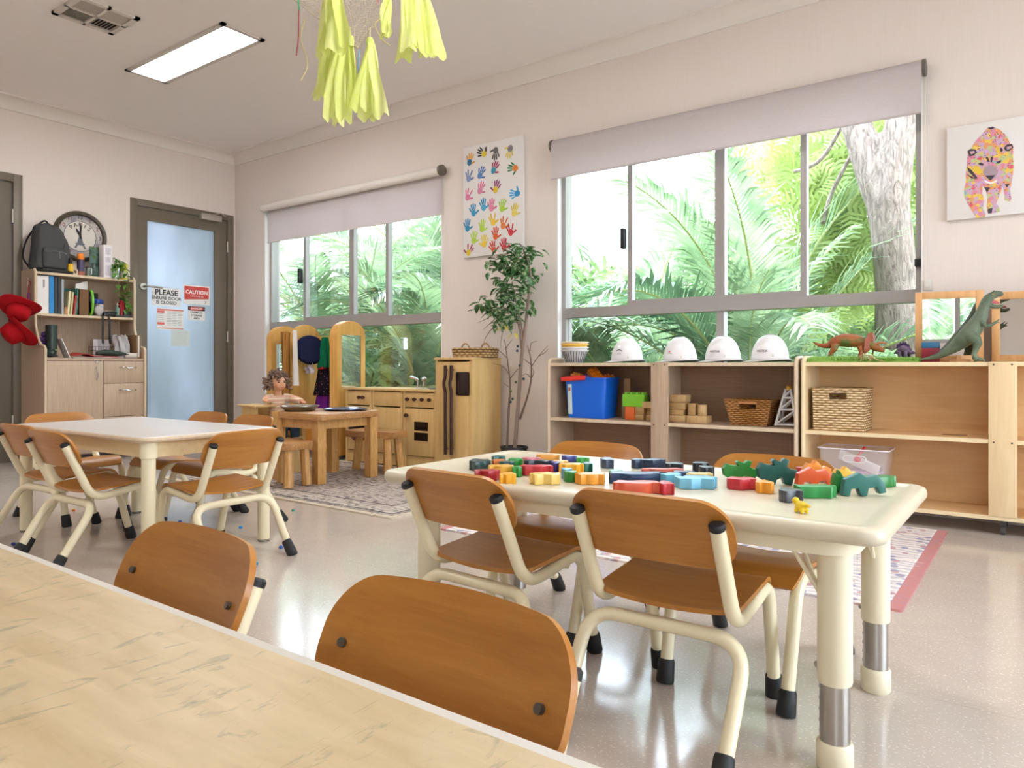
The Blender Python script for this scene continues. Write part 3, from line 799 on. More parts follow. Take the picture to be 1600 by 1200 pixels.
flat = [
 (749, 734, 34, '1E3B38', 'dark teal piece at the far left of the puzzle spread', .06), (778, 726, 22, '1F5A55', 'teal piece behind the dark teal one, far left', .035),
 (779, 732, 20, 'D9772A', 'small orange piece among the teal ones, far left', .03), (792, 735, 24, '1C4A48', 'deep teal strip piece behind the yellow lizard piece', .03),
 (782, 742, 40, 'E0A83A', 'long yellow lizard-shaped piece behind the red bar', .04), (760, 750, 40, 'A32430', 'crimson bar piece, front left of the spread', .035),
 (793, 756, 26, 'E2A222', 'yellow knobbly piece, front left of the spread', .04), (808, 744, 15, '2E8A3A', 'small green two-lobed piece right of the yellow lizard', .03),
 (806, 730, 23, '2F9440', 'bright green piece in the back left cluster', .03), (838, 742, 52, 'C0303A', 'long red piece with three lobes, middle left', .035),
 (842, 733, 46, '222A36', 'black scalloped piece behind the long red one', .03), (869, 736, 16, '3A2D7A', 'purple piece at the right end of the long red one', .035),
 (857, 723, 36, 'E3A045', 'pale orange piece at the back of the left cluster', .03), (893, 739, 38, 'E6A92C', 'yellow wavy piece right of the purple one', .04),
 (919, 738, 16, '1E6152', 'dark green piece at the right end of the yellow wavy one', .04), (890, 725, 24, '4A4C92', 'violet-blue piece at the back of the left cluster', .03),
 (912, 728, 20, '3B9C4A', 'green piece beside the violet-blue one', .03), (853, 756, 48, 'E8C770', 'big pale yellow piece, front of the left cluster', .04),
 (886, 747, 17, '5B9DB8', 'sky blue piece behind the green and orange row', .03), (892, 752, 20, '2C8438', 'green piece at the left end of the orange star piece', .03),
 (924, 756, 46, 'E39A32', 'orange star-edged piece at the front', .04), (951, 731, 20, '4A566E', 'slate blue piece standing alone at the table back', .06),
 (1015, 731, 54, '23344E', 'long navy piece alone at the table back', .035), (1057, 738, 28, '262A33', 'black piece right of the long navy one', .04),
 (1098, 737, 24, '22262C', 'black piece, the rear of the pair near the standing animals', .04), (1108, 744, 22, '2A3138', 'black piece, the front of the pair near the standing animals', .04),
 (1000, 755, 92, '22395E', 'long navy wavy piece in the middle of the table', .045), (1036, 744, 66, 'C25A46', 'thin coral strip behind the navy wavy piece', .02),
 (1050, 756, 34, '68AECB', 'light blue pointed piece at the end of the navy wavy one', .04), (1092, 763, 64, '74B5D2', 'light blue bar piece in the middle right', .05),
 (1095, 752, 40, 'E3C27A', 'pale yellow strip behind the light blue bar', .025), (998, 771, 74, 'CE5A3E', 'orange-red long piece, front middle of the table', .045),
 (1044, 772, 22, 'B82C36', 'crimson end piece beside the orange-red long one', .045), (964, 751, 22, '2B7A42', 'green piece at the left end of the navy wavy one', .04),
 (1163, 764, 44, 'C0303A', 'red piece lying before the green standing animal', .04), (1199, 770, 26, 'E2952A', 'orange knobbly piece at the right end of the red one', .04),
 (1280, 777, 62, '2C8A44', 'green bar piece with fluted end, right front', .04), (1241, 784, 34, '4A4D55', 'grey knobbly piece by the small yellow toy', .04),
 (1374, 760, 60, '2F7C3A', 'long green bar at the right end of the table', .035), (1268, 745, 36, 'B9404A', 'crimson piece behind the orange standing animal', .035),
 (830, 726, 30, 'C9707A', 'pinkish piece at the back of the left cluster', .025), (875, 731, 26, 'E9B45A', 'amber strip behind the yellow wavy piece', .025),
 (1070, 749, 34, '2C3F63', 'dark blue strip behind the light blue bar', .025),
]
for i, (u, v, w_, c, lab, dp) in enumerate(flat):
    x, y, L, a = pz(u, v, w_, dp)
    puzzle(x, y, L, dp, a, c, lab, i + 3, .0235 if dp > .028 else .02, 3 + (w_ > 36) * 2)
for (u, v, w_, h, c, lab, sh, k) in [
 (1160, 752, 58, .05, '2F8236', 'green animal puzzle standing upright, left of the row', DINO, 0), (1217, 757, 64, .06, '15514A', 'dark teal animal puzzle standing upright in the row', DINO, 0),
 (1275, 762, 58, .046, 'D2582E', 'orange-red animal puzzle standing upright', LIZ, 0), (1325, 757, 46, .042, 'E2AE3C', 'yellow animal puzzle standing upright near the table end', FISH, 0),
 (1352, 774, 68, .048, '2E6A62', 'blue-green animal puzzle standing upright at the right front', LIZ, 0), (1315, 770, 24, .048, '2A7A34', 'green narrow animal puzzle beside the blue-green one', FISH, 0),
 (1278, 752, 46, .05, 'E08B2E', 'amber animal puzzle standing behind the orange-red one', FISH, 0)]:
    a = at_z(u - w_ / 2, v, PZT); b = at_z(u + w_ / 2, v, PZT); d = b - a
    n = Vector((-d.y, d.x, 0)).normalized(); c_ = (a + b) / 2 + n * .012
    standing(c_.x, c_.y, d.length, h, math.atan2(d.y, d.x), c, lab, sh)
# small yellow toy animal
m = MB(); p = at_z(1252, 799, PZT)
m.ball((0, 0, .012), (.014, .009, .010), 10); m.ball((.013, 0, .02), .007, 10); m.ball((-.015, 0, .015), (.007, .004, .004), 8); m.ball((.02, 0, .019), (.005, .003, .002), 8)
for sx in (-.007, .007):
    for sy in (-.005, .005): m.tube([(sx, sy, .01), (sx, sy * 1.2, 0)], .0035, 8)
tg = m.make('toy_animal', plain('E9C62A', .35), loc=(p.x, p.y, PZT - .0025), rot=(0, 0, R(150))); fuse(tg, .0014, 3)
tag(tg, 'tiny yellow plastic toy on the front right of the puzzle table', 'toy')
# beads on the floor
M_BB = plain('2E6FC0', .4)
for i, (u, v, c, lab) in enumerate([(281, 817, '2E6FC0', 'tiny blue bead on the floor under the far table, beside its near leg'), (376, 826, '2A8AD0', 'tiny blue bead on the floor under the far table chair at its right end'), (439, 857, '2E5FB0', 'tiny blue bead on the floor by a black chair foot'), (400, 883, '2AA0DC', 'bright blue bead on open floor, right of the near chair back'), (458, 799, '5AA08A', 'tiny green bead on the floor in front of the oriental rug'), (21, 852, '2B3F8A', 'dark blue bead on the floor at the left picture edge'), (115, 799, 'D98A3A', 'tiny orange bead on the floor under the far table')]):
    p = at_z(u, v, 0); m = MB()
    m.lathe([(.003, 0), (.007, .001), (.0085, .006), (.007, .011), (.003, .012), (.003, 0)], 12)
    tag(m.make('floor_bead', plain(c, .4), loc=p), lab, 'bead', 'beads dropped on the floor')
# ================================================================== low shelf units on castors
def shelf_unit(label, x0, x1, post, mats, right_end=True):
    mh, mv, mb, me_ = mats
    o = thing('shelf_unit', label, 'shelf unit', (x0, 3.67, 0))
    W = x1 - x0; D = .285
    def side(nm, xa):
        poly = [(0, .06), (D, .06), (D, .757)]
        for k in range(7):
            a = R(90 + 90 * k / 6); poly.append((.035 + .035 * math.cos(a), .722 + .035 * math.sin(a)))
        m = MB(); m.prism(poly, 0, .02, T(xa, 0, 0) @ Matrix(((0, 0, 1, 0), (1, 0, 0, 0), (0, 1, 0, 0), (0, 0, 0, 1)))); pn = m.make(nm, mv, o, 30)
        m = MB(); e = [(p[0] - .0012 if p[0] < .03 else p[0], p[1] + (.0012 if p[1] > .75 else 0)) for p in poly]
        m.tube([(xa + .01, -.0005, .062), (xa + .01, -.0005, .72)] + [(xa + .01, p[0] - .0005, p[1]) for p in reversed(poly[3:])] + [(xa + .01, D, .757)], .0102, 8, flat=1); m.make('edge_band', me_, pn)
    side('side_panel', 0)
    if right_end: side('side_panel', W - .02)
    for z, nm in ((.717, 'top_board'), (.389, 'shelf'), (.066, 'base_board')):
        m = MB(); m.box(.02, W - .02 * right_end, .006, D, z, z + .018); s_ = m.make(nm, mh, o, 0)
        m = MB(); m.box(.02, W - .02 * right_end, .003, .0062, z, z + .018); m.make('edge_band', me_, s_, 0)
    m = MB(); m.box(.02, W - .02 * right_end, D - .012, D, .084, .717); m.make('back_panel', mb, o, 0)
    for p in post:
        m = MB(); m.box(p - x0, p - x0 + .1, -.002, .016, .084, .736, .001); q = m.make('front_post', mv, o, 30)
        m = MB(); m.box(p - x0 + .042, p - x0 + .058, .016, D - .012, .084, .717); m.make('divider', mv, o, 0)
        m = MB()
        for zz in (.724, .395):
            for dx in (.018, .082): m.cyl((p - x0 + dx, -.0035, zz), (p - x0 + dx, 0, zz), .004, 10)
        m.make('screw_cap', plain('5C4634', .5), q)
    xs = [.06, W - .08] if not post else [.06, post[0] - x0 + .05, W - .08]
    for x in xs:
        for y in (.05, D - .05):
            m = MB(); m.tube([(x - .009, y, .021), (x + .009, y, .021)], .021, 14); m.box(x - .012, x + .012, y - .008, y + .008, .03, .066); m.make('castor', plain('4A4644', .5), o)
    return o
LAM = (M_LAMH, M_LAM, M_LAMD, M_EDGE)
MAP = (M_MAPLE, M_MAPLEV, M_MAPLE, plain('E5CFA6', .45))
shelf_unit('grey-oak low shelf unit holding the blue tub and wooden blocks', -2.425, -.962, [-1.742], LAM)
shelf_unit('maple low shelf unit holding the square seagrass basket', -.948, .9, [-.187], MAP)
SZ, TZ = .4075, .7355       # tops of middle shelf and of top board
YB = 3.76

# ------------------------------------------------------------------ blue tub of bricks
o = thing('storage_tub', 'blue plastic tub with a red carry handle on the grey-oak shelf', 'tub', (-2.195, 3.81, SZ))
M_BLUE = plain('0F63D6', .35, var=.03)
def taper(m, w0, d0, w1, d1, z0, z1, th, r=.02, lip=0):
    n = 5; A = rrect(w0, d0, r, n); B = rrect(w1, d1, r * 1.2, n)
    b = bmesh.new(); rings = []
    seq = [(A, z0), (B, z1)]
    if lip: seq += [([(p[0] * (1 + lip / w1 * 2), p[1] * (1 + lip / d1 * 2)) for p in B], z1), ([(p[0] * (1 + lip / w1 * 2), p[1] * (1 + lip / d1 * 2)) for p in B], z1 + .006)]
    k = 1 - 2 * th / min(w1, d1)
    seq += [([(p[0] * (1 - 2 * th / w1), p[1] * (1 - 2 * th / d1)) for p in B], z1 + (.006 if lip else 0)), ([(p[0] * (1 - 2 * th / w0), p[1] * (1 - 2 * th / d0)) for p in A], z0 + th)]
    V = [[b.verts.new((p[0], p[1], z)) for p in P] for P, z in seq]
    nn = len(A)
    for P, Q in zip(V, V[1:]):
        for i in range(nn): b.faces.new((P[i], P[(i + 1) % nn], Q[(i + 1) % nn], Q[i]))
    b.faces.new(V[0][::-1]); b.faces.new(V[-1])
    bmesh.ops.recalc_face_normals(b, faces=b.faces); m._merge(b)
m = MB(); taper(m, .25, .16, .285, .185, 0, .235, .003, .02, .008); m.make('tub_body', M_BLUE, o)
m = MB(); m.tube(round_path([(-.152, .05, .236), (-.16, -.1, .228), (.0, -.104, .24), (.01, -.098, .24)], .02), .0085, 8, flat=1.6); m.make('handle', plain('E0332C', .4), o)
m = MB(); m.box(-.116, -.088, -.0815, -.08, .02, .2, 0, T(0, -.08, 0) @ RX(R(3.1)) @ T(0, .08, 0)); lb = m.make('label_strip', plain('BFD3CF', .5), o)
m = MB(); m.box(-.11, -.097, -.0822, -.0815, .16, .18, 0, T(0, -.08, 0) @ RX(R(3.1)) @ T(0, .08, 0)); m.make('red_print', plain('A5423C', .5), lb)
def brick(nx, ny, u=.03, h=.034):
    m = MB(); m.box(-nx * u / 2, nx * u / 2, -ny * u / 2, ny * u / 2, 0, h, .0015)
    for i in range(nx):
        for j in range(ny):
            m.lathe([(u * .28, h), (u * .28, h + .011), (u * .25, h + .0125), (0, h + .0125)], 14, c=((i - (nx - 1) / 2) * u, (j - (ny - 1) / 2) * u, 0))
    return m
for (nx, ny, dx, dy, dz, rot, c, lab) in [
 (4, 2, .035, -.005, .232, (R(15), R(38), R(-20)), 'F08A1C', 'orange studded toy brick tilted on top of the blue tub'), (2, 2, -.115, -.02, .222, (R(-6), R(10), R(10)), 'F0901E', 'small orange studded brick at the left of the blue tub'),
 (3, 2, -.068, .0, .208, (R(5), R(-16), R(25)), '7A4FC0', 'purple studded toy brick in the blue tub'), (3, 2, .0, .045, .214, (R(0), R(-25), R(10)), 'C42A5E', 'magenta studded toy brick in the blue tub'),
 (2, 2, .115, .02, .212, (R(12), R(10), R(0)), 'E2761A', 'dark orange studded brick at the right of the blue tub'), (2, 2, .03, -.045, .196, (R(8), R(5), R(40)), '8E55C8', 'violet studded brick low in the blue tub')]:
    b = brick(nx, ny).make('toy_brick', plain(c, .3)); b.location = (-2.195 + dx * .88, 3.81 + dy, SZ + dz); b.rotation_euler = rot
    tag(b, lab, 'toy brick', 'studded bricks in the blue tub')
b = brick(4, 2, .034, .07).make('toy_brick', plain('7CC832', .3)); b.location = (-1.9, 3.8, SZ + .0755); b.rotation_euler.z = R(3)
tag(b, 'lime green studded brick on the wooden blocks', 'toy brick')
# wooden bottle shape
m = MB(); m.prism([(-.033, 0), (.033, 0), (.036, .04), (.034, .12), (.02, .165), (.021, .235), (-.021, .235), (-.02, .165), (-.034, .12), (-.036, .04)], -.017, .017, FACE_Y, bev=.003)
tag(m.make('wooden_bottle', wood('bark_wood', '8A6844', 'B48A60', 2, 4, .6), loc=(-1.978, 3.86, SZ)), 'bottle-shaped flat wooden block behind the green brick', 'wooden block')
M_BLK = wood('block_wood', '9A7647', 'C09B68', 0, 3, .55)
M_BLK2 = wood('block_wood_pale', 'B18D5C', 'D2AF7E', 2, 3, .55)
def block(x0, x1, y0, y1, z0, z1, lab, mat=None, name='wooden_block'):
    c = Vector(((x0 + x1) / 2, (y0 + y1) / 2, z0)); m = MB()
    m.box(x0 - c.x, x1 - c.x, y0 - c.y, y1 - c.y, 0, z1 - z0, .003)
    return tag(m.make(name, mat or M_BLK, smooth=30, loc=c), lab, 'wooden block', 'wooden blocks on the grey-oak shelf')
M_ORB = plain('D9642A', .5)
z = SZ
block(-1.945, -1.885, 3.755, 3.84, z, z + .075, 'orange painted block under the green studded brick', M_ORB)
block(-1.883, -1.828, 3.755, 3.85, z, z + .033, 'flat wooden block right of the orange one, bottom layer')
block(-1.883, -1.828, 3.76, 3.85, z + .0335, z + .075, 'wooden block right of the orange one, upper layer')
block(-1.82, -1.735, 3.765, 3.84, z, z + .032, 'flat wooden block just left of the shelf post, bottom')
block(-1.826, -1.77, 3.78, 3.85, z + .0325, z + .071, 'dark wooden block left of the shelf post, middle')
block(-1.838, -1.735, 3.755, 3.83, z + .0715, z + .106, 'wooden plank block left of the shelf post, topmost', M_BLK2)
block(-1.682, -1.57, 3.745, 3.81, z, z + .037, 'long flat block right of the shelf post, bottom of its stack', M_BLK2)
block(-1.672, -1.59, 3.755, 3.81, z + .0375, z + .069, 'block right of the shelf post, second from bottom')
block(-1.682, -1.582, 3.755, 3.83, z + .0695, z + .108, 'block right of the shelf post, third from bottom')
block(-1.682, -1.588, 3.78, 3.86, z + .1085, z + .15, 'block on the very top of the stack right of the post', M_BLK2)
block(-1.565, -1.452, 3.735, 3.82, z, z + .04, 'flat pale block at the right end of the block stacks', M_BLK2)
block(-1.565, -1.526, 3.76, 3.81, z + .0405, z + .105, 'upright block on the flat pale block')
m = MB(); m.lathe([(0, 0), (.023, 0), (.025, .004), (.025, .054), (.023, .058), (0, .058)], 20)
tag(m.make('wooden_block', M_BLK2, loc=(-1.493, 3.785, z + .0405)), 'round wooden block on the flat pale block', 'wooden block', 'wooden blocks on the grey-oak shelf')
# ------------------------------------------------------------------ baskets
def weave(name, c1, c2, rows, cols, dark):
    t = NT(name); co = t.coord(kind='Object'); s_ = t.n('SeparateXYZ'); t.set(s_.inputs[0], co)
    hor = t.math('ADD', s_.outputs[0], s_.outputs[1])
    row = t.math('MULTIPLY', s_.outputs[2], rows); odd = t.math('MULTIPLY', t.math('FLOOR', row), PI)
    a = t.math('ABSOLUTE', t.math('SINE', t.math('MULTIPLY', row, PI)))
    b = t.math('ADD', t.math('MULTIPLY', t.math('SINE', t.math('ADD', t.math('MULTIPLY', hor, cols), odd)), .5), .5)
    h = t.math('MULTIPLY', a, t.math('ADD', t.math('MULTIPLY', b, .6), .4))
    nz = t.noise(t.coord((60, 60, 60)), 1.5, 2)
    c = t.ramp(t.math('ADD', h, t.math('MULTIPLY', t.math('SUBTRACT', nz, .5), .5)), [(.1, lin(dark)), (.4, lin(c1)), (.85, lin(c2))])
    return t.done(t.bsdf(c, .7, spec=.2, bump=h, bstr=.9, bdist=.006))
M_WICK = weave('wicker_weave', 'A06E3A', 'C08A50', 100, 190, '4A2C14')
M_GRASS = weave('seagrass_weave', 'C9A87A', 'EAD3AC', 84, 150, '7A5A36')
o = thing('wicker_basket', 'brown wicker basket with cut-out handle on the grey-oak shelf', 'basket', (-1.232, 3.815, SZ))
def basket_wall(m, w0, d0, w1, d1, h, th, hole):
    """four tapered woven sides and a bottom; the front and back have a hand hole"""
    def pt(side, a, z):
        k = z / h; w_ = (w0 + (w1 - w0) * k) / 2; d_ = (d0 + (d1 - d0) * k) / 2
        return {'f': (a * w_, -d_), 'b': (-a * w_, d_), 'r': (w_, a * d_), 'l': (-w_, -a * d_)}[side]
    for side in 'fbrl':
        hs = hole if side in 'fb' else None
        aa = [-1, 1] if not hs else [-1, -hs[0], hs[0], 1]
        zz = [0, h] if not hs else [0, hs[1], hs[2], h]
        for i in range(len(aa) - 1):
            for j in range(len(zz) - 1):
                if hs and i == 1 and j == 1: continue
                P = []
                for zq in (zz[j], zz[j + 1]):
                    for aq in (aa[i], aa[i + 1]):
                        x_, y_ = pt(side, aq, zq); P.append(Vector((x_, y_, zq)))
                n = (P[1] - P[0]).cross(P[2] - P[0]).normalized() * th
                b = bmesh.new(); V = [b.verts.new(p) for p in (P[0], P[1], P[3], P[2])] + [b.verts.new(p - n) for p in (P[0], P[1], P[3], P[2])]
                for f in ((0, 1, 2, 3), (7, 6, 5, 4), (0, 4, 5, 1), (1, 5, 6, 2), (2, 6, 7, 3), (3, 7, 4, 0)): b.faces.new([V[q] for q in f])
                bmesh.ops.recalc_face_normals(b, faces=b.faces); m._merge(b)
    m.box(-w0 / 2, w0 / 2, -d0 / 2, d0 / 2, 0, th)
    m.tube([(p[0], p[1], h) for p in rrect(w1, d1, .012, 3)], .0055, 8, closed=True)
m = MB(); basket_wall(m, .185, .12, .245, .165, .13, .006, (.38, .085, .115)); m.make('woven_body', M_WICK, o, 30)
m = MB(); m.box(-.048, .048, -.083, -.072, .113, .13, .004); m.make('wrapped_grip', plain('BF8350', .6), o)
o = thing('seagrass_basket', 'square pale seagrass basket with a hand hole on the maple shelf', 'basket', (-.79, 3.81, SZ))
m = MB(); basket_wall(m, .225, .2, .232, .21, .2, .009, (.34, .15, .182)); m.make('woven_body', M_GRASS, o, 30)
# white lattice tower
o = thing('toy_tower', 'white plastic lattice tower with yellow top beside the wicker basket', 'toy', (-1.046, 3.815, SZ + .007))
m = MB(); hb, ht, H = .052, .013, .185
for sx in (-1, 1):
    for sy in (-1, 1): m.tube([(sx * hb, sy * hb, 0), (sx * ht, sy * ht, H)], [.0075, .006], 6)
for (za, zb) in ((.0, .075), (.075, .135), (.135, .18)):
    wa = hb + (ht - hb) * za / H; wb = hb + (ht - hb) * zb / H
    for s_ in (-1, 1):
        m.tube([(-wa, s_ * wa, za + .006), (wb, s_ * wb, zb)], .005, 6); m.tube([(s_ * wa, wa, za + .006), (s_ * wb, -wb, zb)], .005, 6)
        m.tube([(-wa, s_ * wa, za + .006), (wa, s_ * wa, za + .006)], .005, 6); m.tube([(s_ * wa, -wa, za + .006), (s_ * wa, wa, za + .006)], .005, 6)
m.make('lattice', plain('D8D6D6', .5), o)
m = MB(); m.lathe([(0, H - .004), (.016, H - .004), (.016, H + .012), (.012, H + .016), (0, H + .016)], 14); m.make('cap', plain('D9A22E', .4), o)
# clear tub
t = NT('clear_plastic'); bs = t.bsdf((.85, .83, .88, 1), .15, spec=.5); tr = t.n('BsdfTransparent'); mx = t.n('MixShader'); mx.inputs[0].default_value = .16
t.t.links.new(tr.outputs[0], mx.inputs[1]); t.t.links.new(bs.outputs[0], mx.inputs[2]); M_CLEAR = t.done(mx)
BZ = .0846
o = thing('clear_tub', 'clear plastic tub with a hand hole on the bottom maple shelf', 'tub', (-.725, 3.79, BZ))
m = MB(); taper(m, .25, .16, .3, .2, 0, .235, .002, .015, .005); m.make('tub_body', M_CLEAR, o)
m = MB(); m.tube([(p[0], -.0935 - .02 * (p[1] / .235 - .86), p[1]) for p in rrect(.1, .03, .0149, 6, .01, .195)], .0022, 6, closed=True); m.make('hand_hole_rim', M_WHITE, o)
m = MB(); m.tube([(p[0] * 1.0, p[1], .24) for p in rrect(.31, .21, .02, 4)], .0028, 6, closed=True); m.make('rim', plain('E6E2EA', .3), o)
tb = MB(); tb.box(-.1, .09, -.008, .008, 0, .05, .003); q = tb.make('toy_part', plain('EDE7E4', .4), loc=(-.71, 3.77, BZ + .15), rot=(R(20), R(20), R(-8))); tag(q, 'white flat plastic part lying slanted inside the clear tub', 'toy')
tb = MB(); tb.ball((0, 0, 0), .016, 12); tb.cyl((0, 0, .01), (.03, .02, .06), .006); q = tb.make('toy_mallet', plain('D8262C', .4), loc=(-.71, 3.732, BZ + .19), rot=(0, 0, 0)); tag(q, 'red toy mallet sticking out of the clear tub', 'toy')
tb = MB(); tb.box(-.07, .07, -.05, .05, 0, .13, .01); q = tb.make('toy_box', plain('C9A4C0', .5), loc=(-.685, 3.81, BZ + .006)); tag(q, 'pinkish box inside the clear tub', 'toy')
tb = MB(); tb.prism([(-.04, 0), (.04, 0), (0, .09)], -.006, .006, FACE_Y, bev=.002); q = tb.make('toy_part', plain('C7BCC4', .5), loc=(-.795, 3.765, BZ + .006), rot=(0, 0, R(-10))); tag(q, 'pale triangular plastic part at the left inside the clear tub', 'toy')
# coil on the maple shelf
m = MB(); m.tube([(.05 * math.cos(a), .018 * math.sin(a), .002) for a in [R(200 + 14 * k) for k in range(11)]], .0018, 6)
tag(m.make('wire_piece', plain('6A5A42', .6), loc=(-.32, 3.8, SZ)), 'thin curved piece of wire on the maple middle shelf', 'wire')
m = MB(); m.box(-.03, .03, -.04, .04, 0, .12, .002)
tag(m.make('wooden_box', M_MAPLEV, loc=(-.01, 3.75, BZ)), 'small pale wooden box at the right picture edge on the bottom maple shelf', 'box')
# ------------------------------------------------------------------ hard hats and bowls on the grey-oak top
def hard_hat(label, x, y, rz, peak, mark, tl=0):
    o = thing('hard_hat', label, 'hard hat', (x, y, TZ), rz, 'white hard hats on the shelf top')
    m = MB(); a_, b_, h = .094, .078, .128
    def dome(u, v):
        ph = 2 * PI * u; th = v * PI / 2
        r_ = math.cos(th) ** .84
        z = .012 + h * math.sin(th) ** 1.05
        ridge = .006 * max(0, math.cos(ph * 1)) * 0
        if abs(math.sin(ph)) < .35 and v > .1: z += .004 * (1 - abs(math.sin(ph)) / .35)
        return (a_ * r_ * math.cos(ph), b_ * r_ * math.sin(ph), z)
    m.sheet(dome, 40, 14, 0, closed_u=True)
    def brim(u, v):
        ph = 2 * PI * u; c = math.cos(ph)
        ex = .005 + (.044 * max(0, -c) ** 1.4) + .004 * max(0, c)
        e = v * ex
        return ((a_ + e) * c, (b_ + e * .9) * math.sin(ph), .012 - .009 * v * (max(0, -c)) + .006 * max(0, c) * (1 - v) + .004 * max(0, c))
    m.sheet(brim, 40, 3, 0, closed_u=True)
    q = m.make('shell', plain('E9E6E8', .28, var=.01, coat=.4), o, 35); sd = q.modifiers.new('thick', 'SOLIDIFY'); sd.thickness = .003; sd.offset = -1
    m = MB(); m.tube([(.083 * math.cos(R(k)) , .066 * math.sin(R(k)), .01) for k in range(0, 360, 15)], .005, 8, closed=True); m.tube(round_path([(.075, -.035, .012), (.1, -.02, .01), (.1, .02, .01), (.075, .035, .012)], .02), .006, 8); m.make('harness', plain('3A3634', .6), o)
    m = MB(); m.tube([(x_, -(.078 * math.sqrt(max(0, 1 - (x_ / .094) ** 2 )) ** 1.0) - .001, .035) for x_ in (.03, .034)], .007, 8); m.make('side_slot', M_OFF, o)
    if mark == 'VISITOR': text('VISITOR', .015, M_INK, o, T(-.02, -.0795, .058) @ RX(R(80)) @ RZ(R(0)))
    elif mark == 'dot':
        m = MB(); m.ball((-.035, -.074, .06), (.005, .003, .005), 8); m.make('red_dot', plain('C8324A', .5), o)
        text('site safety', .006, plain('A08A8C', .6), o, T(-.03, -.0785, .05) @ RX(R(80)))
    else:
        m = MB(); m.tube([(-.04 + .04 * k / 8, -.0785 - .001 * math.sin(PI * k / 8), .066 + .008 * math.sin(PI * k / 8)) for k in range(9)], [.0006 + .002 * math.sin(PI * k / 8) for k in range(9)], 6); m.make('swoosh', M_INK, o)
        text('access', .009, plain('77757A', .6), o, T(-.02, -.0795, .052) @ RX(R(80)))
    return o
hard_hat('white hard hat with a grey swoosh mark, next to the stacked bowls', -1.955, 3.8, R(8), 1, 'swoosh')
hard_hat('white hard hat with a red dot on its side', -1.628, 3.8, R(4), 1, 'dot')
hard_hat('white hard hat with a black word, directly right of the red-dot one', -1.385, 3.8, R(4), 1, 'VISITOR')
hard_hat('white hard hat with a black word, last in the row by the maple shelf', -1.137, 3.8, R(4), 1, 'VISITOR')
def bowl(label, zb, c, ribs):
    o = thing('fluted_bowl', label, 'bowl', (-2.31, 3.8, TZ + zb), 0, 'bowls stacked on the shelf corner')
    m = MB(); m.lathe([(0, .001), (.052, .001), (.078, .07), (.086, .072), (.086, .078), (.075, .076), (.05, .006), (0, .006)], 32); m.make('bowl_body', plain(c, .5), o)
    if ribs:
        m = MB()
        for k in range(28):
            a = 2 * PI * k / 28
            m.box(.0, .0022, -.003, .003, 0, .068, 0, RZ(a) @ T(.0535, 0, .004) @ RY(R(20)))
        m.make('ribs', plain('E4A63A' if 0 else '6B6B70', .5), o)
    return o
bowl('grey ribbed bowl at the bottom of the stack by the window', 0, 'C9C6C8', True)
bowl('white bowl in the middle of the stack by the window', .018, 'E6E2DF', False)
bowl('yellow bowl near the top of the stack by the window', .036, 'E9B94A', False)
bowl('cream bowl on the very top of the stack by the window', .05, 'EDDFC0', False)
# ================================================================== dinosaurs and mirrors on the maple top
t = NT('trex_skin'); n1 = t.noise(t.coord(), 16, 4); n2 = t.noise(t.coord(), 130, 3)
c = t.ramp(n1, [(.3, lin('4C5A45')), (.7, lin('72806A'))])
M_TREX = t.done(t.bsdf(c, .5, bump=n2, bstr=.5, bdist=.004))
# upper faces stay white, sides carry the stain: nothing here, the skin is one colour
TY = 3.735
def tp(u, v, dy=0): 
    p = at_y(u, v, TY + dy); return (p.x + .29, p.y - TY, p.z - TZ)
o = thing('toy_dinosaur', 'large green open-mouthed dinosaur standing before the framed mirror', 'toy dinosaur', (-.29, TY, TZ), 0)
m = MB()
sp = [(1434, 562, .003), (1450, 560, .008), (1468, 555, .014), (1485, 546, .022), (1500, 535, .032), (1512, 524, .038), (1523, 511, .036), (1531, 497, .029), (1536, 484, .022), (1541, 472, .021), (1546, 465, .02)]
pts = spline([tp(a, b) for a, b, _ in sp], 4); m.tube(pts, lerp_list([q[2] for q in sp], 4), 16)
m.tube([tp(1543, 467), tp(1551, 462), tp(1558, 459), tp(1564, 459.5), tp(1566, 462)], [.019, .018, .0145, .0125, .008], 14)          # upper jaw
m.tube([tp(1544, 475), tp(1552, 479), tp(1560, 479.5), tp(1568, 476.5)], [.013, .0105, .0085, .006], 12)                                   # lower jaw
for s_ in (-.018, .018): m.ball(tp(1553, 455.5, s_ * .6), .006, 8)
for s_ in (-1, 1):
    o_ = .026 * s_
    m.tube([tp(1516, 523, o_ * .8), tp(1524, 531, o_ * 1.2), tp(1528, 537, o_ * 1.3), tp(1525, 545, o_ * 1.2), tp(1522, 553, o_ * 1.2), tp(1524, 561, o_ * 1.2)], [.026, .025, .018, .0125, .0105, .012], 12)
    m.tube([tp(1521, 562.5, o_ * 1.2), tp(1530, 561, o_ * 1.25), tp(1537, 563, o_ * 1.3)], [.01, .0095, .006], 10)
    for k in (-1, 0, 1): m.tube([tp(1530, 562, o_ * 1.25 + k * .006), tp(1539, 564, o_ * 1.3 + k * .009)], [.006, .0035], 8)
    m.tube([tp(1533, 502, o_ * .8), tp(1540, 510, o_ * 1.2), tp(1549, 508, o_ * 1.1), tp(1556, 503.5, o_)], [.0105, .009, .007, .006], 10)
    for k in (-1, 1): m.tube([tp(1555, 504, o_), tp(1562, 501 + 3 * k, o_ + .003 * k)], [.0045, .0025], 8)
b = fuse(m.make('body', M_TREX, o), .0028, 3)
m = MB(); m.tube([tp(1549, 472), tp(1556, 472.5), tp(1562, 474)], [.009, .0075, .004], 10); m.make('tongue', plain('C0606A', .4), o)
m = MB()
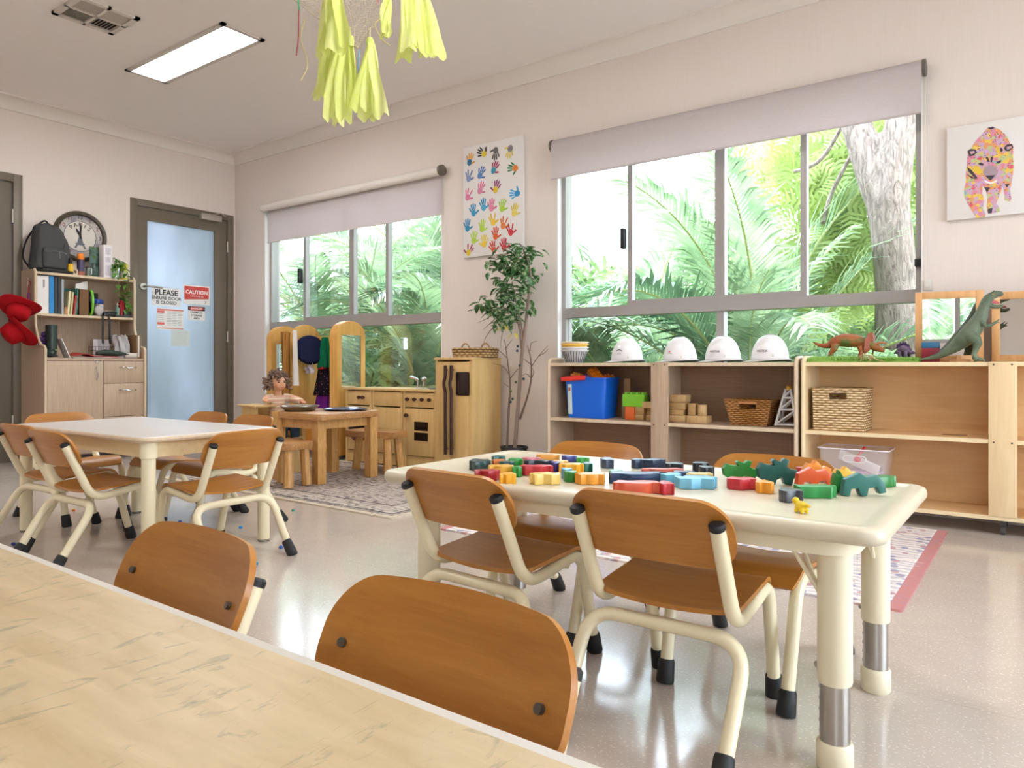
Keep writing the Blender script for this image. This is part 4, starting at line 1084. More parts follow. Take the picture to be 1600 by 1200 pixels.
for s_ in (-1, 1):
    for k in range(6):
        p = Vector(tp(1553 + k * 2.2, 466.5 - k * .3, s_ * .009)); m.tube([p, p + Vector((0, 0, -.006))], [.0016, .0004], 6)
        p = Vector(tp(1553 + k * 2.4, 476, s_ * .008)); m.tube([p, p + Vector((0, 0, .005))], [.0014, .0004], 6)
m.make('teeth', plain('E9E2CC', .4), o)
m = MB()
for s_ in (-1, 1): m.ball(tp(1551.5, 459.5, s_ * .0165), .0032, 8)
m.make('eye', plain('C9A23A', .2), o)
# triceratops
t = NT('triceratops_skin'); co = t.coord(); n1 = t.noise(co, 14, 3); n2 = t.noise(co, 120, 3)
c = t.ramp(n1, [(.36, lin('5E6B32')), (.46, lin('A0602E')), (.6, lin('A65A30')), (.7, lin('6B4A2C'))])
M_TRI = t.done(t.bsdf(c, .5, bump=n2, bstr=.4, bdist=.004))
DY = 3.82
def dp(u, v, dy=0):
    p = at_y(u, v, DY + dy); return (p.x + .77, p.y - DY, p.z - TZ)
o = thing('toy_dinosaur', 'orange and green three-horned dinosaur on the turf mat', 'toy dinosaur', (-.77, DY, TZ), 0)
m = MB()
sp = [(1270, 534, .003), (1280, 539, .009), (1293, 540, .015), (1303, 535, .024), (1315, 532, .031), (1327, 532, .033), (1340, 533, .03), (1352, 536, .023), (1360, 539, .02), (1369, 543, .019), (1378, 547, .012), (1382, 549, .006)]
m.tube(spline([dp(a, b) for a, b, _ in sp], 4), lerp_list([q[2] for q in sp], 4), 16)
for s_ in (-1, 1):
    m.tube([dp(1305, 538, .022 * s_), dp(1303, 546, .028 * s_), dp(1298, 552, .028 * s_), dp(1297, 559, .027 * s_)], [.021, .016, .011, .012], 12)
    m.tube([dp(1344, 541, .02 * s_), dp(1346, 550, .025 * s_), dp(1343, 560, .025 * s_)], [.016, .0115, .011], 12)
fuse(m.make('body', M_TRI, o), .0026, 3)
def disc(u, v):
    th = PI * (v - .5) * 1.5; r_ = .014 + .05 * u * (1 + .06 * math.sin(th * 9))
    p = Vector(dp(1364, 541)); q = Vector((.12, 0, .99)); 
    return p + q * (r_ * math.cos(th)) + Vector((.35, .93, 0)) * (r_ * math.sin(th) * .75) + Vector((-.014, .004, .004)) * u
m = MB(); m.sheet(disc, 6, 30, .004); m.make('frill', plain('9C5238', .5, var=.25), o)
m = MB()
for s_ in (-1, 1): m.tube(spline([dp(1370, 538, .009 * s_), dp(1377, 535, .012 * s_), dp(1389, 538, .013 * s_)], 4), [.0055] * 3 + [.0045] * 3 + [.003, .002, .001][:3], 8)
m.tube([dp(1379, 545), dp(1383, 540)], [.004, .001], 8); m.make('horn', plain('C4714E', .45), o)
# small spiky dinosaur
SYD = 3.80
p0 = at_y(1412, 556, SYD)
o = thing('toy_dinosaur', 'small purple spiky-backed dinosaur at the right end of the turf mat', 'toy dinosaur', (p0.x, SYD, TZ + .024), R(-20))
m = MB()
m.tube(spline([(-.045, 0, .016), (-.025, 0, .026), (0, 0, .036), (.02, 0, .03), (.034, 0, .02), (.045, 0, .02), (.052, 0, .017)], 3), lerp_list([.003, .012, .021, .017, .008, .008, .005], 3), 12)
for sx in (-.014, .016):
    for sy in (-.013, .013): m.tube([(sx, sy, .025), (sx + .002, sy * 1.2, 0)], [.009, .006], 8)
fuse(m.make('body', plain('6A5470', .5, var=.25), o), .0018, 2)
m = MB()
for k in range(5):
    x = -.026 + k * .012; h = .012 + .012 * math.sin(PI * (k + 1) / 6)
    for s_ in (-.005, .005): m.prism([(-.006, 0), (.006, 0), (.002, h * .8), (-.002, h * 1.2)], -.001, .001, T(x, s_, .044 + .008 * math.sin(PI * (k + .5) / 5) - .006) @ FACE_Y)
m.make('back_plates', plain('43305A', .45), o)
# skeleton dinosaur lying at the front of the turf
o = thing('toy_skeleton', 'small bone-coloured dinosaur skeleton lying on the shelf edge', 'toy dinosaur', (-.655, 3.692, TZ), R(-8))
m = MB()
m.tube(spline([(-.055, 0, .012), (-.035, .002, .03), (-.015, 0, .034), (.01, 0, .028), (.035, 0, .012), (.062, 0, .004)], 4), .0028, 6)
for k in range(6):
    x = -.03 + k * .01
    m.tube([(x, .0, .033), (x, -.012, .024), (x + .002, -.008, .01)], .0014, 5); m.tube([(x, .0, .033), (x, .012, .024), (x + .002, .008, .01)], .0014, 5)
for s_ in (-1, 1): m.tube([(.012, 0, .028), (.006, s_ * .013, .016), (.014, s_ * .016, .008), (.006, s_ * .018, .002)], .0022, 6); m.tube([(-.03, 0, .03), (-.026, s_ * .012, .014), (-.034, s_ * .013, .002)], .0018, 6)
m.ball((-.06, 0, .012), (.012, .007, .008), 10); m.tube([(-.062, 0, .006), (-.074, 0, .003)], [.005, .003], 8)
m.make('bones', plain('B59B72', .6), o)
# turf mat: short blades nobody could count
m = MB(); r_ = random.Random(5)
def turf(x0, x1, y0, y1, n, h):
    m.box(x0, x1, y0, y1, 0, .006)
    for _ in range(n):
        x = r_.uniform(x0 + .003, x1 - .003); y = r_.uniform(y0 + .002, y1); a = r_.uniform(0, 6.28); l = r_.uniform(.6, 1) * h; w_ = .0016
        dx, dy = math.cos(a) * w_, math.sin(a) * w_; bx, by = r_.uniform(-.008, .008), r_.uniform(-.01, .006)
        m.quad((x - dx, y - dy, .005), (x + dx, y + dy, .005), (x + bx * .5 + dx * .7, y + by * .5 + dy * .7, l * .7), (x + bx * .5 - dx * .7, y + by * .5 - dy * .7, l * .7))
        m.quad((x + bx * .5 - dx * .7, y + by * .5 - dy * .7, l * .7), (x + bx * .5 + dx * .7, y + by * .5 + dy * .7, l * .7), (x + bx + dx * .1, y + by + dy * .1, l), (x + bx - dx * .1, y + by - dy * .1, l))
turf(-.925, -.7, 3.685, 3.94, 3400, .032); turf(-.7, -.45, 3.70, 3.94, 3200, .026)
g = m.make('turf_mat', leafy('turf_blade', '84B84C', 'BEE07C', .3), smooth=0, loc=(0, 0, TZ)); tag(g, 'strip of artificial green turf under the toy dinosaurs', 'grass', kind='stuff')
# leafy sprig in the turf
m = MB()
for k in range(16):
    a = k * 2.4; p = Vector((-.60 + .012 * k - .09, 3.86 + .02 * math.sin(k), .026 + .016 * (k % 3)))
    d = Vector((math.cos(a), math.sin(a) * .7, .25)); n_ = Vector((-d.y, d.x, 0)).normalized()
    q = [p, p + d * .012 + n_ * .008, p + d * .03 + Vector((0, 0, -.002)), p + d * .012 - n_ * .008]; m.quad(*q)
sp_ = m.make('plastic_sprig', leafy('sprig_leaf', '3F8A3A', '8CC878', .3), loc=(0, 0, TZ)); tag(sp_, 'green plastic leaf sprig behind the three-horned dinosaur', 'toy plant'); sd = sp_.modifiers.new('thick', 'SOLIDIFY'); sd.thickness = .001
# red and blue tins
o = thing('tin_box', 'small red and blue box behind the big dinosaur tail', 'box', (-.412, 3.785, TZ), R(4))
m = MB(); m.box(-.036, .036, -.025, .025, 0, .063, .002); m.make('red_base', plain('8E1F30', .4, var=.2), o)
m = MB(); m.box(-.037, .037, -.026, .026, .0632, .09, .003); m.make('blue_lid', plain('2F6F96', .3, var=.2), o)
# framed mirrors
t = NT('mirror_glass'); M_MIRROR = t.done(t.bsdf((.88, .9, .9, 1), .015, 1.0))
def framed_mirror(label, x0, x1, yc, rz, h, panel):
    o = thing('framed_mirror', label, 'mirror', ((x0 + x1) / 2, yc, TZ), rz); w_ = (x1 - x0) / 2; b_ = .03
    f = MB(); f.box(-w_, -w_ + b_, -.012, .012, 0, h, .002); f.box(w_ - b_, w_, -.012, .012, 0, h, .002); f.box(-w_ + b_, w_ - b_, -.0115, .0115, h - .033, h - .0005, .002); f.box(-w_ + b_, w_ - b_, -.0115, .0115, .0005, .03, .002)
    f.make('frame', M_PINE2, o, 30)
    MB().box(-w_ + b_ - .002, w_ - b_ + .002, -.002, .004, .028, h - .03).make('mirror_glass', panel, o, 0)
    return o
M_PINE2 = wood('pale_pine', 'D39A62', 'E6B57E', 2, 1.5, .45, 8, .6)
framed_mirror('wood-framed mirror reflecting the big dinosaur', -.485, -.215, 3.872, R(9), .325, M_MIRROR)
o2 = framed_mirror('second wood-framed mirror at the right picture edge', -.185, .12, 3.87, R(-3), .31, M_MIRROR)
m = MB(); m.box(-.32, -.30, 3.845, 3.858, 0, .03); m.box(-.345, -.26, 3.83, 3.842, 0, .012)
tag(m.make('wooden_prop', M_PINE2, loc=(0, 0, TZ)), 'small wooden mirror foot behind the big dinosaur leg', 'wooden block')
# twine on the shelf front
m = MB(); m.tube(spline([(-.16, 3.68, .004), (-.1, 3.69, .005), (-.03, 3.678, .004), (.05, 3.69, .004), (.12, 3.68, .004)], 5), .003, 6)
tag(m.make('twine', plain('B9935E', .8), loc=(0, 0, TZ)), 'thin natural twine lying along the maple top edge', 'twine')

# ================================================================== pictures on the window wall
def wp(u, v, y=YW - .022):
    p = at_y(u, v, y); return p.x, p.z
M_CANVAS = plain('E3DFDD', .8, var=.015, name='canvas')
o = thing('handprint_canvas', 'white canvas of coloured handprints between the windows', 'picture', (-3.07, YW - .012, 1.875))
MB().box(-.262, .262, -.012, .01, -.39, .39, .002).make('canvas', M_CANVAS, o, 30)
def hand(cx, cz, s_, rot, palm, fing, mirror=1, miss=()):
    m = MB(); z0, z1 = 0, .0012; Mx = T(cx, -.0122, cz) @ FACE_Y @ RZ(rot) @ Matrix.Diagonal((mirror * s_, s_, 1, 1))
    P = [(.018 * math.cos(2 * PI * k / 18) * (1 + .12 * math.sin(2 * PI * k / 18)), .02 * math.sin(2 * PI * k / 18)) for k in range(18)]
    m.prism(P, z0, z1, Mx); m.mi = 1
    for i, (bx, by, ang, l, w_) in enumerate([(-.016, .012, 24, .030, .0042), (-.007, .02, 8, .036, .0045), (.003, .0215, -4, .038, .0046), (.012, .018, -17, .034, .0043), (.016, -.006, -62, .028, .005)]):
        if i in miss: continue
        a = R(ang); d = (-math.sin(a), math.cos(a)); nn = (d[1], -d[0]); Q = []
        for (t_, ww) in ((0, .8), (.35, 1), (.8, 1.05), (.96, .7), (1.02, .15)): Q.append((bx + d[0] * l * t_ + nn[0] * w_ * ww, by + d[1] * l * t_ + nn[1] * w_ * ww))
        for (t_, ww) in ((1.02, .15), (.96, .7), (.8, 1.05), (.35, 1), (0, .8)): Q.append((bx + d[0] * l * t_ - nn[0] * w_ * ww, by + d[1] * l * t_ - nn[1] * w_ * ww))
        m.prism(Q, z0, z1, Mx)
    return m.make('handprint', [plain(palm, .7, var=.15), plain(fing, .7, var=.2)], o, 0)
# crop pixel (695 x 1200 over 720..830, 220..410)
def hp(x, y): 
    u = 720 + x * 110 / 695; v = 220 + y * 190 / 1200; X, Z = wp(u, v); return X + 3.07, Z - 1.875
for (x, y, rot, a, b, mi) in [(88, 215, -12, '2B6F96', 'D8A03A', 1), (232, 130, 60, 'D9C33A', '332F2E', 1), (347, 95, 175, '6B6765', '5A5654', 1), (490, 75, 165, '8A7F86', 'D9C56A', 1), (325, 295, -30, '3E93B0', 'A8305A', 1), (540, 270, 75, 'E0802E', '2F7A56', -1),
   (80, 375, -8, '7F8FBE', '5F6FA0', 1), (190, 345, -30, '5A86BE', '4A72AC', 1), (70, 560, -20, 'D97FA0', 'D26A90', 1), (190, 495, -25, 'D98AA8', 'D878A0', 1), (345, 485, -18, 'D9B92E', '8A3A6A', -1), (560, 520, 85, '2F8FC4', '3F9FD0', 1),
   (130, 715, 10, '3E9AC4', '2E86B4', 1), (228, 660, 8, '4FA6CC', '3A96C0', 1), (305, 665, 0, 'D9809E', 'CF6A8E', 1), (410, 670, -10, 'A9CC3C', '9CC43A', 1), (530, 715, -12, 'E6D06A', 'E0C64A', 1), (68, 865, 2, '2E86B0', '2A7AA6', 1),
   (212, 870, -6, 'AECB3E', 'B4D24A', 1), (322, 805, 8, 'E6C43A', 'E2BC32', 1), (420, 840, -14, 'E0803E', 'DB7030', 1), (345, 945, 0, 'DB6232', 'C6442C', 1), (495, 905, 6, 'CC3440', 'C02C3A', 1), (130, 985, -8, 'B0CC48', 'B8D250', 1),
   (232, 1020, -4, 'E4C23C', 'E6CC58', -1), (330, 1080, 20, 'D8502E', 'CF4030', 1), (432, 1055, 10, 'CC3440', 'C22C3C', 1), (78, 1105, -20, 'DBC03A', 'A8324A', -1)]:
    X, Z = hp(x, y); hand(X, Z, 1.18, R(rot), a, b, mi, (2,) if (x + y) % 7 == 0 else ())

# walking big cat print
o = thing('leopard_canvas', 'white canvas print of a colourful spotted big cat walking forward', 'picture', (-.13, YW - .012, 1.617))
MB().box(-.236, .236, -.012, .01, -.217, .217, .002).make('canvas', M_CANVAS, o, 30)
def lp(x, y):
    u = 1440 + x / 6.0; v = 170 + y / 6.0; X, Z = wp(u, v); return (X + .13, Z - 1.617)
t = NT('patchwork_coat'); co = t.coord()
vo = t.n('TexVoronoi'); t.set(vo.inputs['Vector'], t.coord((66, 66, 66))); vo.inputs['Scale'].default_value = 1
vo2 = t.n('TexVoronoi'); t.set(vo2.inputs['Vector'], t.coord((110, 110, 110))); vo2.inputs['Scale'].default_value = 1
c = t.ramp(vo.outputs['Color'], [(0, lin('D98A9E')), (.25, lin('C9A6C4')), (.4, lin('E6C25A')), (.52, lin('B9C48A')), (.62, lin('E09A6A')), (.75, lin('CFA0B4')), (.88, lin('D8606A')), (.95, lin('8FB4B0'))], True)
k = t.ramp(vo2.outputs['Distance'], [(.22, (1, 1, 1, 1)), (.32, (0, 0, 0, 1))])
nz = t.noise(co, 40, 3); k = t.math('MULTIPLY', k, t.ramp(nz, [(.45, (0, 0, 0, 1)), (.6, (1, 1, 1, 1))]))
c = t.mix(k, c, lin('4A3A4A')); M_CAT = t.done(t.bsdf(c, .7))
def patch(pts, z0, z1, mat, nm):
    m = MB(); m.prism([lp(*p) for p in pts], z0, z1, T(0, -.0122, 0) @ FACE_Y); return m.make(nm, mat, o, 0)
patch([(660, 165), (610, 190), (560, 245), (500, 310), (460, 380), (432, 395), (430, 450), (425, 520), (415, 600), (415, 690), (398, 760), (400, 830), (440, 900), (490, 990), (520, 1025), (590, 1020), (600, 985), (575, 940), (590, 860), (570, 800), (575, 720), (600, 760), (620, 830), (610, 900), (618, 975), (650, 985), (735, 965), (725, 920), (700, 890), (735, 800), (760, 730), (775, 800), (780, 860), (830, 870), (840, 840), (830, 760), (850, 660), (862, 560), (858, 440), (860, 350), (830, 325), (800, 260), (740, 200)], 0, .0008, M_CAT, 'coat')
dk = plain('3E3642', .6)
patch([(430, 400), (455, 378), (505, 382), (520, 410), (490, 440), (450, 450)], .001, .0014, dk, 'ear'); patch([(770, 370), (800, 335), (850, 332), (860, 365), (820, 400), (785, 395)], .001, .0014, dk, 'ear')
patch([(450, 402), (495, 395), (500, 415), (465, 430)], .0015, .0018, plain('C9A0A8', .6), 'inner_ear'); patch([(795, 362), (845, 348), (842, 372), (805, 385)], .0015, .0018, plain('C9A0A8', .6), 'inner_ear')
patch([(590, 545), (640, 530), (700, 545), (715, 600), (690, 650), (645, 672), (600, 640), (575, 600)], .001, .0013, plain('A8939C', .6), 'muzzle')
patch([(598, 628), (690, 625), (650, 672), (640, 672)], .0014, .0018, dk, 'nose')
patch([(585, 668), (640, 690), (650, 690), (710, 665), (700, 690), (650, 706), (600, 695)], .0014, .0018, plain('ECE7E6', .6), 'chin')
for P in ([(530, 512), (560, 505), (585, 520), (575, 535), (545, 530)], [(705, 500), (735, 485), (750, 492), (735, 510), (712, 516)]): patch(P, .0014, .0018, dk, 'eye')
for P in ([(425, 545), (470, 575), (530, 655), (500, 650), (440, 590)], [(415, 610), (480, 640), (530, 665), (470, 655)], [(600, 455), (620, 450), (640, 500), (620, 500)], [(650, 450), (672, 450), (660, 505), (645, 500)], [(740, 360), (765, 385), (750, 410), (735, 395)], [(585, 735), (640, 740), (615, 790)], [(780, 710), (830, 700), (800, 740)], [(620, 940), (665, 930), (660, 975), (625, 985)], [(615, 180), (660, 172), (690, 180), (650, 196)]): patch(P, .0009, .0012, dk, 'stripe')
for P in ([(480, 535), (540, 540), (570, 590), (520, 620), (485, 580)], [(690, 370), (720, 350), (735, 400), (710, 430)]): patch(P, .0009, .0011, plain('E3C03E', .6), 'yellow_patch')
# ================================================================== wooden play kitchen along the window wall
KY = 3.65
def kitchen_unit(name, label, x0, x1, h, cat):
    o = thing(name, label, cat, ((x0 + x1) / 2, KY, 0)); return o, (x1 - x0) / 2
KD = .30
o, w_ = kitchen_unit('play_washer', 'wooden play washing machine unit, left end of the toy kitchen', -4.225, -3.945, .55, 'toy kitchen unit')
def carcass(o, w_, h, plinth=.075):
    m = MB(); m.box(-w_, -w_ + .02, 0, KD, .0, h); m.box(w_ - .02, w_, 0, KD, 0, h); m.box(-w_ + .02, w_ - .02, KD - .01, KD, .02, h); m.box(-w_ + .02, w_ - .02, .012, .03, .01, plinth); m.box(-w_ + .02, w_ - .02, .01, KD - .01, plinth, plinth + .015)
    m.make('carcass', M_BIRCH, o, 0)
def front(o, nm, x0, x1, z0, z1, y=.0, th=.014, mat=None):
    m = MB(); m.box(x0, x1, y, y + th, z0, z1, .0015); return m.make(nm, mat or M_BIRCH, o, 30)
def knob(p, x, z, r=.013, nm='knob'):
    m = MB(); m.lathe([(0, 0), (r * .6, 0), (r * .6, .01), (r, .012), (r, .022), (r * .8, .026), (0, .026)], 14, T(x, 0, z) @ RX(R(90))); return m.make(nm, M_DARKW, p)
carcass(o, w_, .538)
f = front(o, 'control_panel', -w_ + .022, w_ - .022, .43, .532); knob(f, .02, .485); knob(f, .062, .485)
d = front(o, 'door', -w_ + .022, w_ - .022, .095, .42)
m = MB(); m.lathe([(0, 0), (.1, 0), (.1, .004), (0, .004)], 28, T(0, -.0005, .26) @ RX(R(90))); m.make('porthole', plain('1B1A1C', .1), d)
m = MB(); m.tube([(.1 * math.cos(R(a)), -.003, .26 + .1 * math.sin(R(a))) for a in range(0, 360, 12)], .007, 8, closed=True); m.make('porthole_ring', plain('7A2B20', .4), d)
o, w_ = kitchen_unit('play_sink', 'wooden play sink unit in the middle of the toy kitchen', -3.938, -3.632, .55, 'toy kitchen unit')
carcass(o, w_, .538); front(o, 'upper_panel', -w_ + .022, w_ - .022, .43, .532); front(o, 'door', -w_ + .022, w_ - .022, .095, .42)
m = MB(); m.lathe([(0, 0), (.02, 0), (.02, .008), (0, .008)], 14, c=(.16, .15, .566)); m.tube(round_path([(.16, .15, .57), (.16, .15, .62), (.12, .11, .64)], .02), .009, 10); m.tube([(.2, .17, .57), (.2, .17, .615)], .008, 8); m.ball((.2, .17, .62), .02, 10); m.make('tap', M_CHROME, o)
o, w_ = kitchen_unit('play_oven', 'wooden play oven with four dark knobs beside the toy fridge', -3.625, -3.312, .55, 'toy kitchen unit')
carcass(o, w_, .538)
f = front(o, 'control_panel', -w_ + .022, w_ - .022, .43, .532)
for k in range(4): knob(f, -.105 + k * .07, .485)
d = front(o, 'door', -w_ + .022, w_ - .022, .095, .42); knob(d, -.115, .372, .014)
m = MB(); m.box(-.048, .085, -.0015, .0, .2, .332); m.make('oven_window', plain('15110F', .12), d)
m = MB(); m.box(-.048, .085, -.004, .0, .258, .27); m.box(-.056, -.048, -.004, 0, .194, .338); m.box(.085, .093, -.004, 0, .194, .338); m.box(-.048, .085, -.004, 0, .194, .2); m.box(-.048, .085, -.004, 0, .332, .338); m.make('window_frame', M_BIRCH, d)
# one worktop across the three units
o = thing('kitchen_worktop', 'one thin wooden worktop across the toy kitchen units', 'worktop', (-3.77, KY, .539))
m = MB(); m.box(-.458, .458, -.012, KD, 0, .016, .003); m.make('board', M_BIRCH, o, 30)
m = MB()
for (x, y) in ((.25, .08), (.38, .08), (.25, .2), (.38, .2)): m.lathe([(0, .016), (.045, .016), (.045, .019), (0, .019)], 20, c=(x, y, 0))
m.make('hotplate', M_BLACK, o)
# fridge
o = thing('play_fridge', 'wooden play fridge with two long dark wavy handles', 'toy fridge', (-3.142, 3.632, 0))
w_ = .158; D = .31; H = .755
m = MB(); m.box(-w_, -w_ + .02, 0, D, 0, H); m.box(w_ - .02, w_, 0, D, 0, H); m.box(-w_ + .02, w_ - .02, D - .012, D, .02, H); m.box(-w_ + .02, w_ - .02, .01, .03, .0, .07); m.make('carcass', M_BIRCH, o, 0)
m = MB(); m.box(-w_ - .006, w_ + .006, -.014, D, H, H + .018, .003); m.make('top_board', M_BIRCH, o, 30)
sx_ = -.027
for i, (a, b) in enumerate(((-w_ + .022, sx_ - .002), (sx_ + .002, w_ - .022))):
    d = front(o, 'door', a, b, .075, H - .01, -.002)
    hx = sx_ + (-.026 if i == 0 else .026)
    P = [(hx, -.022, .13), (hx, -.022, .55), (hx - .012, -.022, .585), (hx - .012, -.022, .61), (hx, -.022, .645), (hx, -.022, .72)]
    m = MB(); m.tube(round_path(P, .02), .011, 8); m.tube([(hx, -.022, .17), (hx, .0, .17)], .005, 6); m.tube([(hx, -.022, .69), (hx, 0, .69)], .005, 6); m.make('handle', M_DARKW, d)
    if i: 
        m = MB(); m.prism(rrect(.115, .155, .012, 4, .083, .6), 0, .006, T(0, -.002, 0) @ FACE_Y, bev=.002); m.make('dispenser_panel', plain('21120F', .25), d)
# tray basket on the fridge
o = thing('seagrass_tray', 'woven tray with two loop handles on top of the toy fridge', 'basket', (-3.085, 3.79, H + .0185), R(6))
m = MB(); n = 5
for (z0, k) in ((.0, 1.0), (.012, 1.02), (.024, 1.03), (.036, 1.04), (.048, 1.05)): m.tube([(p[0] * k, p[1] * k, z0 + .008) for p in rrect(.27, .16, .03)], .0078, 8, closed=True)
m.box(-.13, .13, -.075, .075, .001, .006); m.make('woven_body', weave('tray_weave', 'A3835A', 'C8A878', 60, 150, '5E4426'), o)
for sx in (-1, 1):
    m = MB(); m.tube([(sx * .08 + .032 * math.cos(R(a)), 0 + .0, .052 + .042 * math.sin(R(a))) for a in range(-15, 196, 15)], .006, 8); m.make('loop_handle', plain('A88860', .7, var=.2), o)
# narrow dark gap unit: folded boards between kitchen and dressing stand
# ================================================================== dressing-up stand
PLY2 = wood('honey_ply', 'C8913F', 'DFAE62', 2, 1.2, .4, 7, .7)
o = thing('dressing_stand', 'honey wood dressing-up stand with three arched end panels', 'dressing-up stand', (-4.6, 3.66, 0))
def arch(w0, w1, z1, hole=None):
    """outline in (y, z): straight sides with a round head"""
    r_ = (w1 - w0) / 2; c = (w0 + w1) / 2
    return [(w0, .03), (w1, .03)] + [(c + r_ * math.cos(R(a)), z1 - r_ * .8 + r_ * .8 * math.sin(R(a))) for a in range(0, 181, 10)]
YZ = Matrix(((0, 0, 1, 0), (1, 0, 0, 0), (0, 1, 0, 0), (0, 0, 0, 1)))
def arch_frame(nm, xa, th, z1, zb0, zb1, m_=.045):
    m = MB(); out = arch(0, .285, z1)
    inner = [(m_, zb0), (.285 - m_, zb0), (.285 - m_, zb1), (m_, zb1)]
    # frame built as four slabs plus the round head
    Mx = T(xa, 0, 0) @ YZ
    m.prism([(0, .03), (m_, .03), (m_, zb1), (0, zb1)], 0, th, Mx); m.prism([(.285 - m_, .03), (.285, .03), (.285, zb1), (.285 - m_, zb1)], 0, th, Mx)
    m.prism([(m_, .03), (.285 - m_, .03), (.285 - m_, zb0), (m_, zb0)], 0, th, Mx)
    m.prism([(0, zb1)] + [(.285, zb1)] + [p for p in out[2:] if p[1] >= zb1 - .001], 0, th, Mx)
    return m.make(nm, PLY2, o, 30)
pm = arch_frame('mirror_panel', .18, .085, 1.065, .55, .955)
MB().box(.256, .26, .043, .242, .545, .96).make('mirror_glass', M_MIRROR, pm, 0)
m = MB(); m.prism(arch(0, .29, 1.055), 0, .02, T(-.31, 0, 0) @ YZ); m.make('arched_panel', PLY2, o, 30)
arch_frame('arched_panel', -.62, .07, 1.05, .3, .9)
for za, zb in ((.86, .96), (.05, .3)):
    m = MB(); m.box(-.29, .18, .26, .275, za, zb); m.make('rear_rail', PLY2, o, 0)
m = MB(); m.box(-.55, .18, .03, .27, .05, .068); m.make('base_shelf', PLY2, o, 0)
m = MB(); m.cyl((-.56, .14, .98), (-.3, .14, .98), .012, 12); m.make('hanging_rod', PLY2, o)
for x in (-.2, -.06, .08):
    m = MB(); m.tube([(x, .262, .93), (x, .235, .925), (x, .23, .94)], .005, 8); m.make('peg', M_DARKW, o)
# clothes hanging on the stand
def cloth(name, label, mat, fn, nu=24, nv=20, th=.004, loc=(0, 0, 0)):
    m = MB(); m.sheet(fn, nu, nv, th); o_ = m.make(name, mat, loc=loc, smooth=60); return tag(o_, label, 'dress-up clothing', 'clothes on the dressing-up stand')
def fab(c, rough=.9): return plain(c, rough, var=.12, spec=.1)
m = MB(); m.lathe([(0, .02), (.06, .035), (.11, .028), (.123, .0), (.115, -.02), (.085, -.03), (.06, -.025), (0, -.02)], 28, RZ(R(-25)) @ RY(R(78)))
h = m.make('beret', fab('1F2440'), loc=(-4.8, 3.775, .846)); tag(h, 'flat round navy cap hanging on the dressing-up stand', 'dress-up clothing', 'clothes on the dressing-up stand')
m = MB(); r_ = random.Random(3)
m.sheet(lambda u, v: (-.05 + .1 * u + .01 * math.sin(v * 7), .012 * math.sin(u * 14 + v * 3), .07 * v * (1 - .3 * math.sin(u * 6))), 16, 10, .003)
q = m.make('lace_scrap', fab('C9BDC4'), loc=(-4.8, 3.76, .655)); tag(q, 'grey-white lace scrap hanging below the navy cap', 'dress-up clothing', 'clothes on the dressing-up stand')
def skirtfn(cx, w_top, w_bot, z0, z1, fold, amp, ph=0):
    def f(u, v):
        k = v; w = w_bot + (w_top - w_bot) * k; a = 2 * PI * u
        r_ = 1 + amp * math.sin(fold * a + ph) * (1 - .6 * k)
        return (cx + w / 2 * math.cos(a) * r_, .045 * math.sin(a) * r_ * (1 - .5 * k), z0 + (z1 - z0) * k)
    return f
def dress_piece(nm, mat, fn, par):
    m = MB(); m.sheet(fn, 48, 14, 0, closed_u=True); q = m.make(nm, mat, par, 60); sd = q.modifiers.new('thick', 'SOLIDIFY'); sd.thickness = .003; return q
o = thing('costume_dress', 'green, red, spotted and purple costume dress hanging by the mirror', 'dress-up clothing', (-4.725, 3.86, 0), 0, 'clothes on the dressing-up stand')
dress_piece('bodice', fab('126A48'), skirtfn(.005, .06, .14, .7, .95, 6, .3, .7), o)
dress_piece('waistband', fab('C2213A'), skirtfn(-.01, .1, .115, .69, .726, 4, .05), o)
t = NT('spotted_cotton'); vo = t.n('TexVoronoi'); t.set(vo.inputs['Vector'], t.coord((46, 46, 46))); vo.inputs['Scale'].default_value = 1; vo.inputs['Randomness'].default_value = .6
M_SPOT = t.done(t.bsdf(t.mix(t.ramp(vo.outputs['Distance'], [(.16, (1, 1, 1, 1)), (.22, (0, 0, 0, 1))]), lin('1D1724'), lin('C9708A')), .9, spec=.1))
dress_piece('spotted_skirt', M_SPOT, skirtfn(-.01, .12, .2, .475, .7, 8, .24, 1.3), o)
dress_piece('purple_underskirt', fab('6A2380'), skirtfn(-.005, .16, .19, .36, .5, 6, .24, 1), o)
cloth('brown_cloak', 'brown fabric draped over the rod between the left arches', fab('9C6636'), lambda u, v: (-5.02 + .11 * u + .01 * math.sin(v * 5), 3.75 - .16 * u + .015 * math.sin(u * 16), .46 + .53 * v), 30, 12)
cloth('white_scarf', 'long white scarf hanging between the left arches', fab('D8D2CC'), lambda u, v: (-4.835 + (.045 + .03 * (1 - v)) * u, 3.63 + .012 * math.sin(u * 9), .56 + .44 * v), 14, 12)
cloth('tan_cloak', 'tan fabric edge hanging right of the white scarf', fab('B07A3E'), lambda u, v: (-4.88 + .04 * u, 3.585 + .02 * math.sin(u * 10), .45 + .54 * v), 14, 10)
o_ = thing('straw_wig', 'pale blond doll wig hanging between the dress and the mirror', 'dress-up clothing', (-4.6, 3.9, .55), 0, 'clothes on the dressing-up stand')
m = MB()
for k in range(14):
    a = k * .45; m.tube(spline([(.02 * math.cos(a), .015 * math.sin(a), .14), (.03 * math.cos(a + .4), .02 * math.sin(a + .4), .07), (.022 * math.cos(a + .8), .02 * math.sin(a + .8), 0)], 4), .007, 6)
m.make('hair', plain('BFA878', .7), o_)

